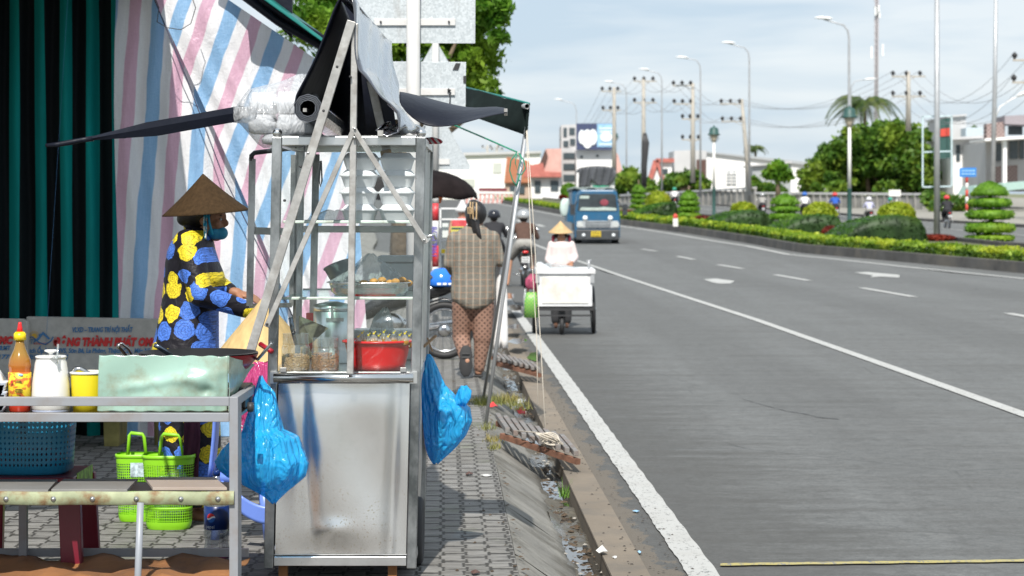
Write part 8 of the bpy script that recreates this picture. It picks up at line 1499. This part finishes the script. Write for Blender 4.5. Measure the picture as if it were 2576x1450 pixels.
for s_ in (-1, 1): b.caps((x0_ + s_ * .1, y0_, zz(590)), (x0_ + s_ * .1, y0_, .2), .08, .05); b.caps((x0_ + s_ * .18, y0_, zz(556)), (x0_ + s_ * .24, y0_ - .1, zz(585)), .04, .03); hand(b, (x0_ + s_ * .24, y0_ - .12, zz(586)), (0, -.6, -.5), (0, -.5, .8), .15, .5, s_)
rbuild('body', b, M_skin2, t2, .02, 2); b = MB(); b.loft([sbox((x0_, y0_), w_, .12, zz(v), 20, 2.4) for v, w_ in ((548, .06), (553, .17), (560, .21), (590, .17), (600, .17))]); b.build('red_shirt', cloth('red_cloth', (.60, .06, .07)), t2); b = MB(); b.loft([sbox((x0_, y0_), .17, .13, z, 20, 2.4) for z in (.25, zz(592))]); b.build('trousers', M_blk, t2); b = MB(); b.lathe((x0_, y0_, zz(530)), [(.13, -.03), (.13, .02), (.09, .07), (.04, .16), (.01, .24)], 20); b.build('pale_hat', mat('pale_hat', (.62, .6, .6), .6), t2)
# grates over the gutter
M_grust = mat('rusty_iron', (.19, .09, .055), .8, var=.4, scale=14, bump=.4, bscale=70); M_gbar = mat('worn_grate_bar', (.20, .19, .18), .6, var=.25, scale=20, dirt=.5, dirtc=(.19, .09, .05), dscale=12)
def grate(label, o0, dirx, n_, L_, scale=1.0):
    t = thing('drain_grate', label, 'drain grate', o0, 0, 'rusty ramps over the gutter'); A0 = Vector(o0); dx = Vector(dirx); b = MB(); b.beam(A0, A0 + dx, .03, .035); b.beam(A0 + Vector((-.03, L_ * .8, .02)), A0 + dx + Vector((-.03, L_ * .8, .01)), .03, .035); b.build('side_rail', M_grust, t)
    for i in range(n_): q = A0 + dx * ((i + .35) / n_); b = MB(); b.beam(q + Vector((.02, -.05, .045)), q + Vector((-.05, L_, .065)), .030, .034); b.build('crossbar', M_gbar, t, bevel=.003)
    return t
ga = P(1262, 1062, 13.9); gb_ = P(1455, 1112, 13.2); gp = grate('rusty steel ramp of nine bars bridging the gutter, nearest to the camera', (ga.x, ga.y, .16), (gb_.x - ga.x, gb_.y - ga.y, -.085), 9, .75)
g2 = P(1245, 890, 20.6); grate('rusty ramp further up the gutter beside the walking woman', (g2.x, g2.y, .15), (.42, -.6, -.07), 8, .6)
b = MB(); c = P(1383, 1090, 13.42); c.z = .17
for k in range(7): b.tube([c + Vector((.055 * math.cos(a + k) * (1 + .1 * k), .03 * math.sin(a * 1.0) + .02 * math.cos(k * 2), .02 + .035 * math.sin(a + k * .7))) for a in [2 * PI * i / 20 for i in range(20)]], .0035, 5, closed=True)
b.tube([c + Vector((0, 0, .04)), c + Vector((-.08, .1, .05)), c + Vector((-.2, .2, .05))], .0035, 5); tag(b.build('rope_coil', M_rope), 'tangled pale rope end lying on the nearest rusty ramp', 'rope')
# grass tufts, litter
LM_grass = leafmat('dry_grass', (.16, .19, .04), (.38, .36, .12)); b = MB(); blades = []
def tuft(b, p, n, h, r):
    for _ in range(n):
        q = Vector(p) + Vector((random.gauss(0, r), random.gauss(0, r * 2), 0)); a = random.uniform(0, 6.28); l_ = h * random.uniform(.5, 1.1); d = Vector((math.cos(a) * l_ * .6, math.sin(a) * l_ * .6, l_)); s_ = Vector((-math.sin(a), math.cos(a), 0)) * .003; b.poly([q - s_, q + s_, q + d])
for u, v, n, h, r in ((1215, 1018, 130, .07, .05), (1240, 1015, 160, .08, .06), (1275, 1012, 160, .08, .06), (1300, 1020, 90, .06, .05), (1232, 1080, 60, .06, .03), (1240, 1110, 50, .05, .025), (1245, 1130, 50, .05, .02), (1310, 1030, 60, .05, .04), (1195, 1010, 60, .04, .04)): tuft(b, G(u, v, .12), n, h, r)
o = b.build('grass_tufts', LM_grass); o['kind'] = 'stuff'; tag(o, 'dry yellow green grass growing along the paving edge by the ramp', 'grass')
b = MB(); tuft(b, RD(.70, 12.7, -.07), 26, .10, .018); tag(b.build('grass_clump', leafmat('fresh_grass', (.10, .28, .03), (.22, .45, .06))), 'small fresh green grass clump sprouting in the gutter', 'grass clump')
M_red3 = mat('red_litter', (.6, .04, .04), .5); M_lw = mat('white_litter', (.62, .62, .6), .7)
def litter(lab, p, sx_, sy_, m, h=.006, seed=0):
    r = random.Random(seed); b = MB(); p = Vector(p); n = 9; pts = [p + Vector((sx_ * math.cos(2 * PI * i / n) * r.uniform(.6, 1.1), sy_ * math.sin(2 * PI * i / n) * r.uniform(.6, 1.1), h * r.uniform(.3, 1))) for i in range(n)]
    b.add([p + Vector((0, 0, h * 1.6))] + pts, [(0, i + 1, (i + 1) % n + 1) for i in range(n)]); tag(b.build('litter', m, solid=.002), lab, 'litter', 'scraps of litter by the gutter')
litter('red crumpled packet in the gutter beyond the nearest ramp', RD(.63, 17.6, -.06), .045, .09, M_red3, .05, 1); litter('small red and white wrapper at the grass by the pole foot', G(1240, 1027, .13), .035, .06, M_red3, .03, 2); litter('white paper scrap on the paving stones', G(1225, 1198, .122), .04, .05, M_lw, .006, 3)
litter('white feather like scrap at the muddy gutter edge', G(1515, 1398, .0), .03, .05, M_lw, .03, 4); litter('round white bottle cap on the muddy gutter edge', G(1546, 1404, .006), .012, .03, M_lw, .006, 5); litter('pale blue scrap on the asphalt left of the white line', G(1600, 1288, .005), .02, .03, M_lb, .006, 6); litter('blue bottle cap near the bottom edge left of the white line', G(1608, 1392, .005), .012, .03, M_lb, .008, 7)
litter('brown dry leaf on the paving stones near the apron', G(1180, 1195, .122), .03, .05, M_brown, .012, 8); litter('brown leaf at the bottom edge of the paving', G(1196, 1445, .122), .022, .04, M_brown, .012, 9); litter('white scraps in the gutter beside the red packet', RD(.66, 18.8, -.06), .06, .2, M_lw, .02, 11)

# loose grit, leaves and crumbs along the gutter
rr = random.Random(77)
def chips(name, lab, n, fn, m, s0, s1, cat='debris'):
    b = MB()
    for _ in range(n):
        p = fn(); s_ = rr.uniform(s0, s1); a = rr.uniform(0, 6.3); k = 5; pts = [p + Vector((s_ * math.cos(a + 2 * PI * i / k) * rr.uniform(.5, 1.1), s_ * 1.3 * math.sin(a + 2 * PI * i / k) * rr.uniform(.5, 1.1), rr.uniform(0, s_ * .3))) for i in range(k)]; b.add([p + Vector((0, 0, s_ * .55))] + pts, [(0, i + 1, (i + 1) % k + 1) for i in range(k)])
    o = b.build(name, m); o['kind'] = 'stuff'; tag(o, lab, cat); return o
def gut(): y = 8.5 + rr.random() ** 1.6 * 22; return RD(rr.gauss(.655, .035), y, -.080)
def edge(): y = 8.5 + rr.random() ** 1.6 * 20; return RD(rr.gauss(.95, .10), y, .007)
def apr(): y = 8.5 + rr.random() ** 1.5 * 14; x = rr.uniform(.0, .33); return RD(x if rr.random() < .5 else .32 + .03 * rr.random(), y, .121)
M_lf = mat('dead_leaf', (.085, .058, .035), .8, var=.5, scale=30)
chips('gutter_debris', 'brown leaf crumbs and mud bits lying in the gutter', 420, gut, M_lf, .006, .028); chips('gutter_pebbles', 'small pale stones and scraps lying in the gutter', 120, gut, mat('pale_stone', (.36, .34, .30), .8, var=.3, scale=40), .005, .02)
chips('road_grit', 'dark grit scattered along the muddy road edge', 500, edge, mat('dark_grit', (.07, .06, .05), .9, var=.4, scale=60), .003, .011); chips('paving_debris', 'fallen leaf crumbs on the paving beside the cart', 110, apr, M_lf, .004, .016)

# crack across the near lane
ck = MB(); cp = [G(u, v, .0055) for u, v in ((1856, 990), (1870, 1004), (1900, 1013), (1940, 1024), (1985, 1035), (2030, 1042), (2060, 1050), (2110, 1054))]
rows = [[p + Vector((0, -.012 + .006 * math.sin(i * 2), 0)), p + Vector((0, .022 + .01 * math.sin(i * 3), 0))] for i, p in enumerate(dense(cp, 3))]
ck.grid(rows); struct('road_crack', ck, mat('tar_crack', (.045, .045, .046), .8))
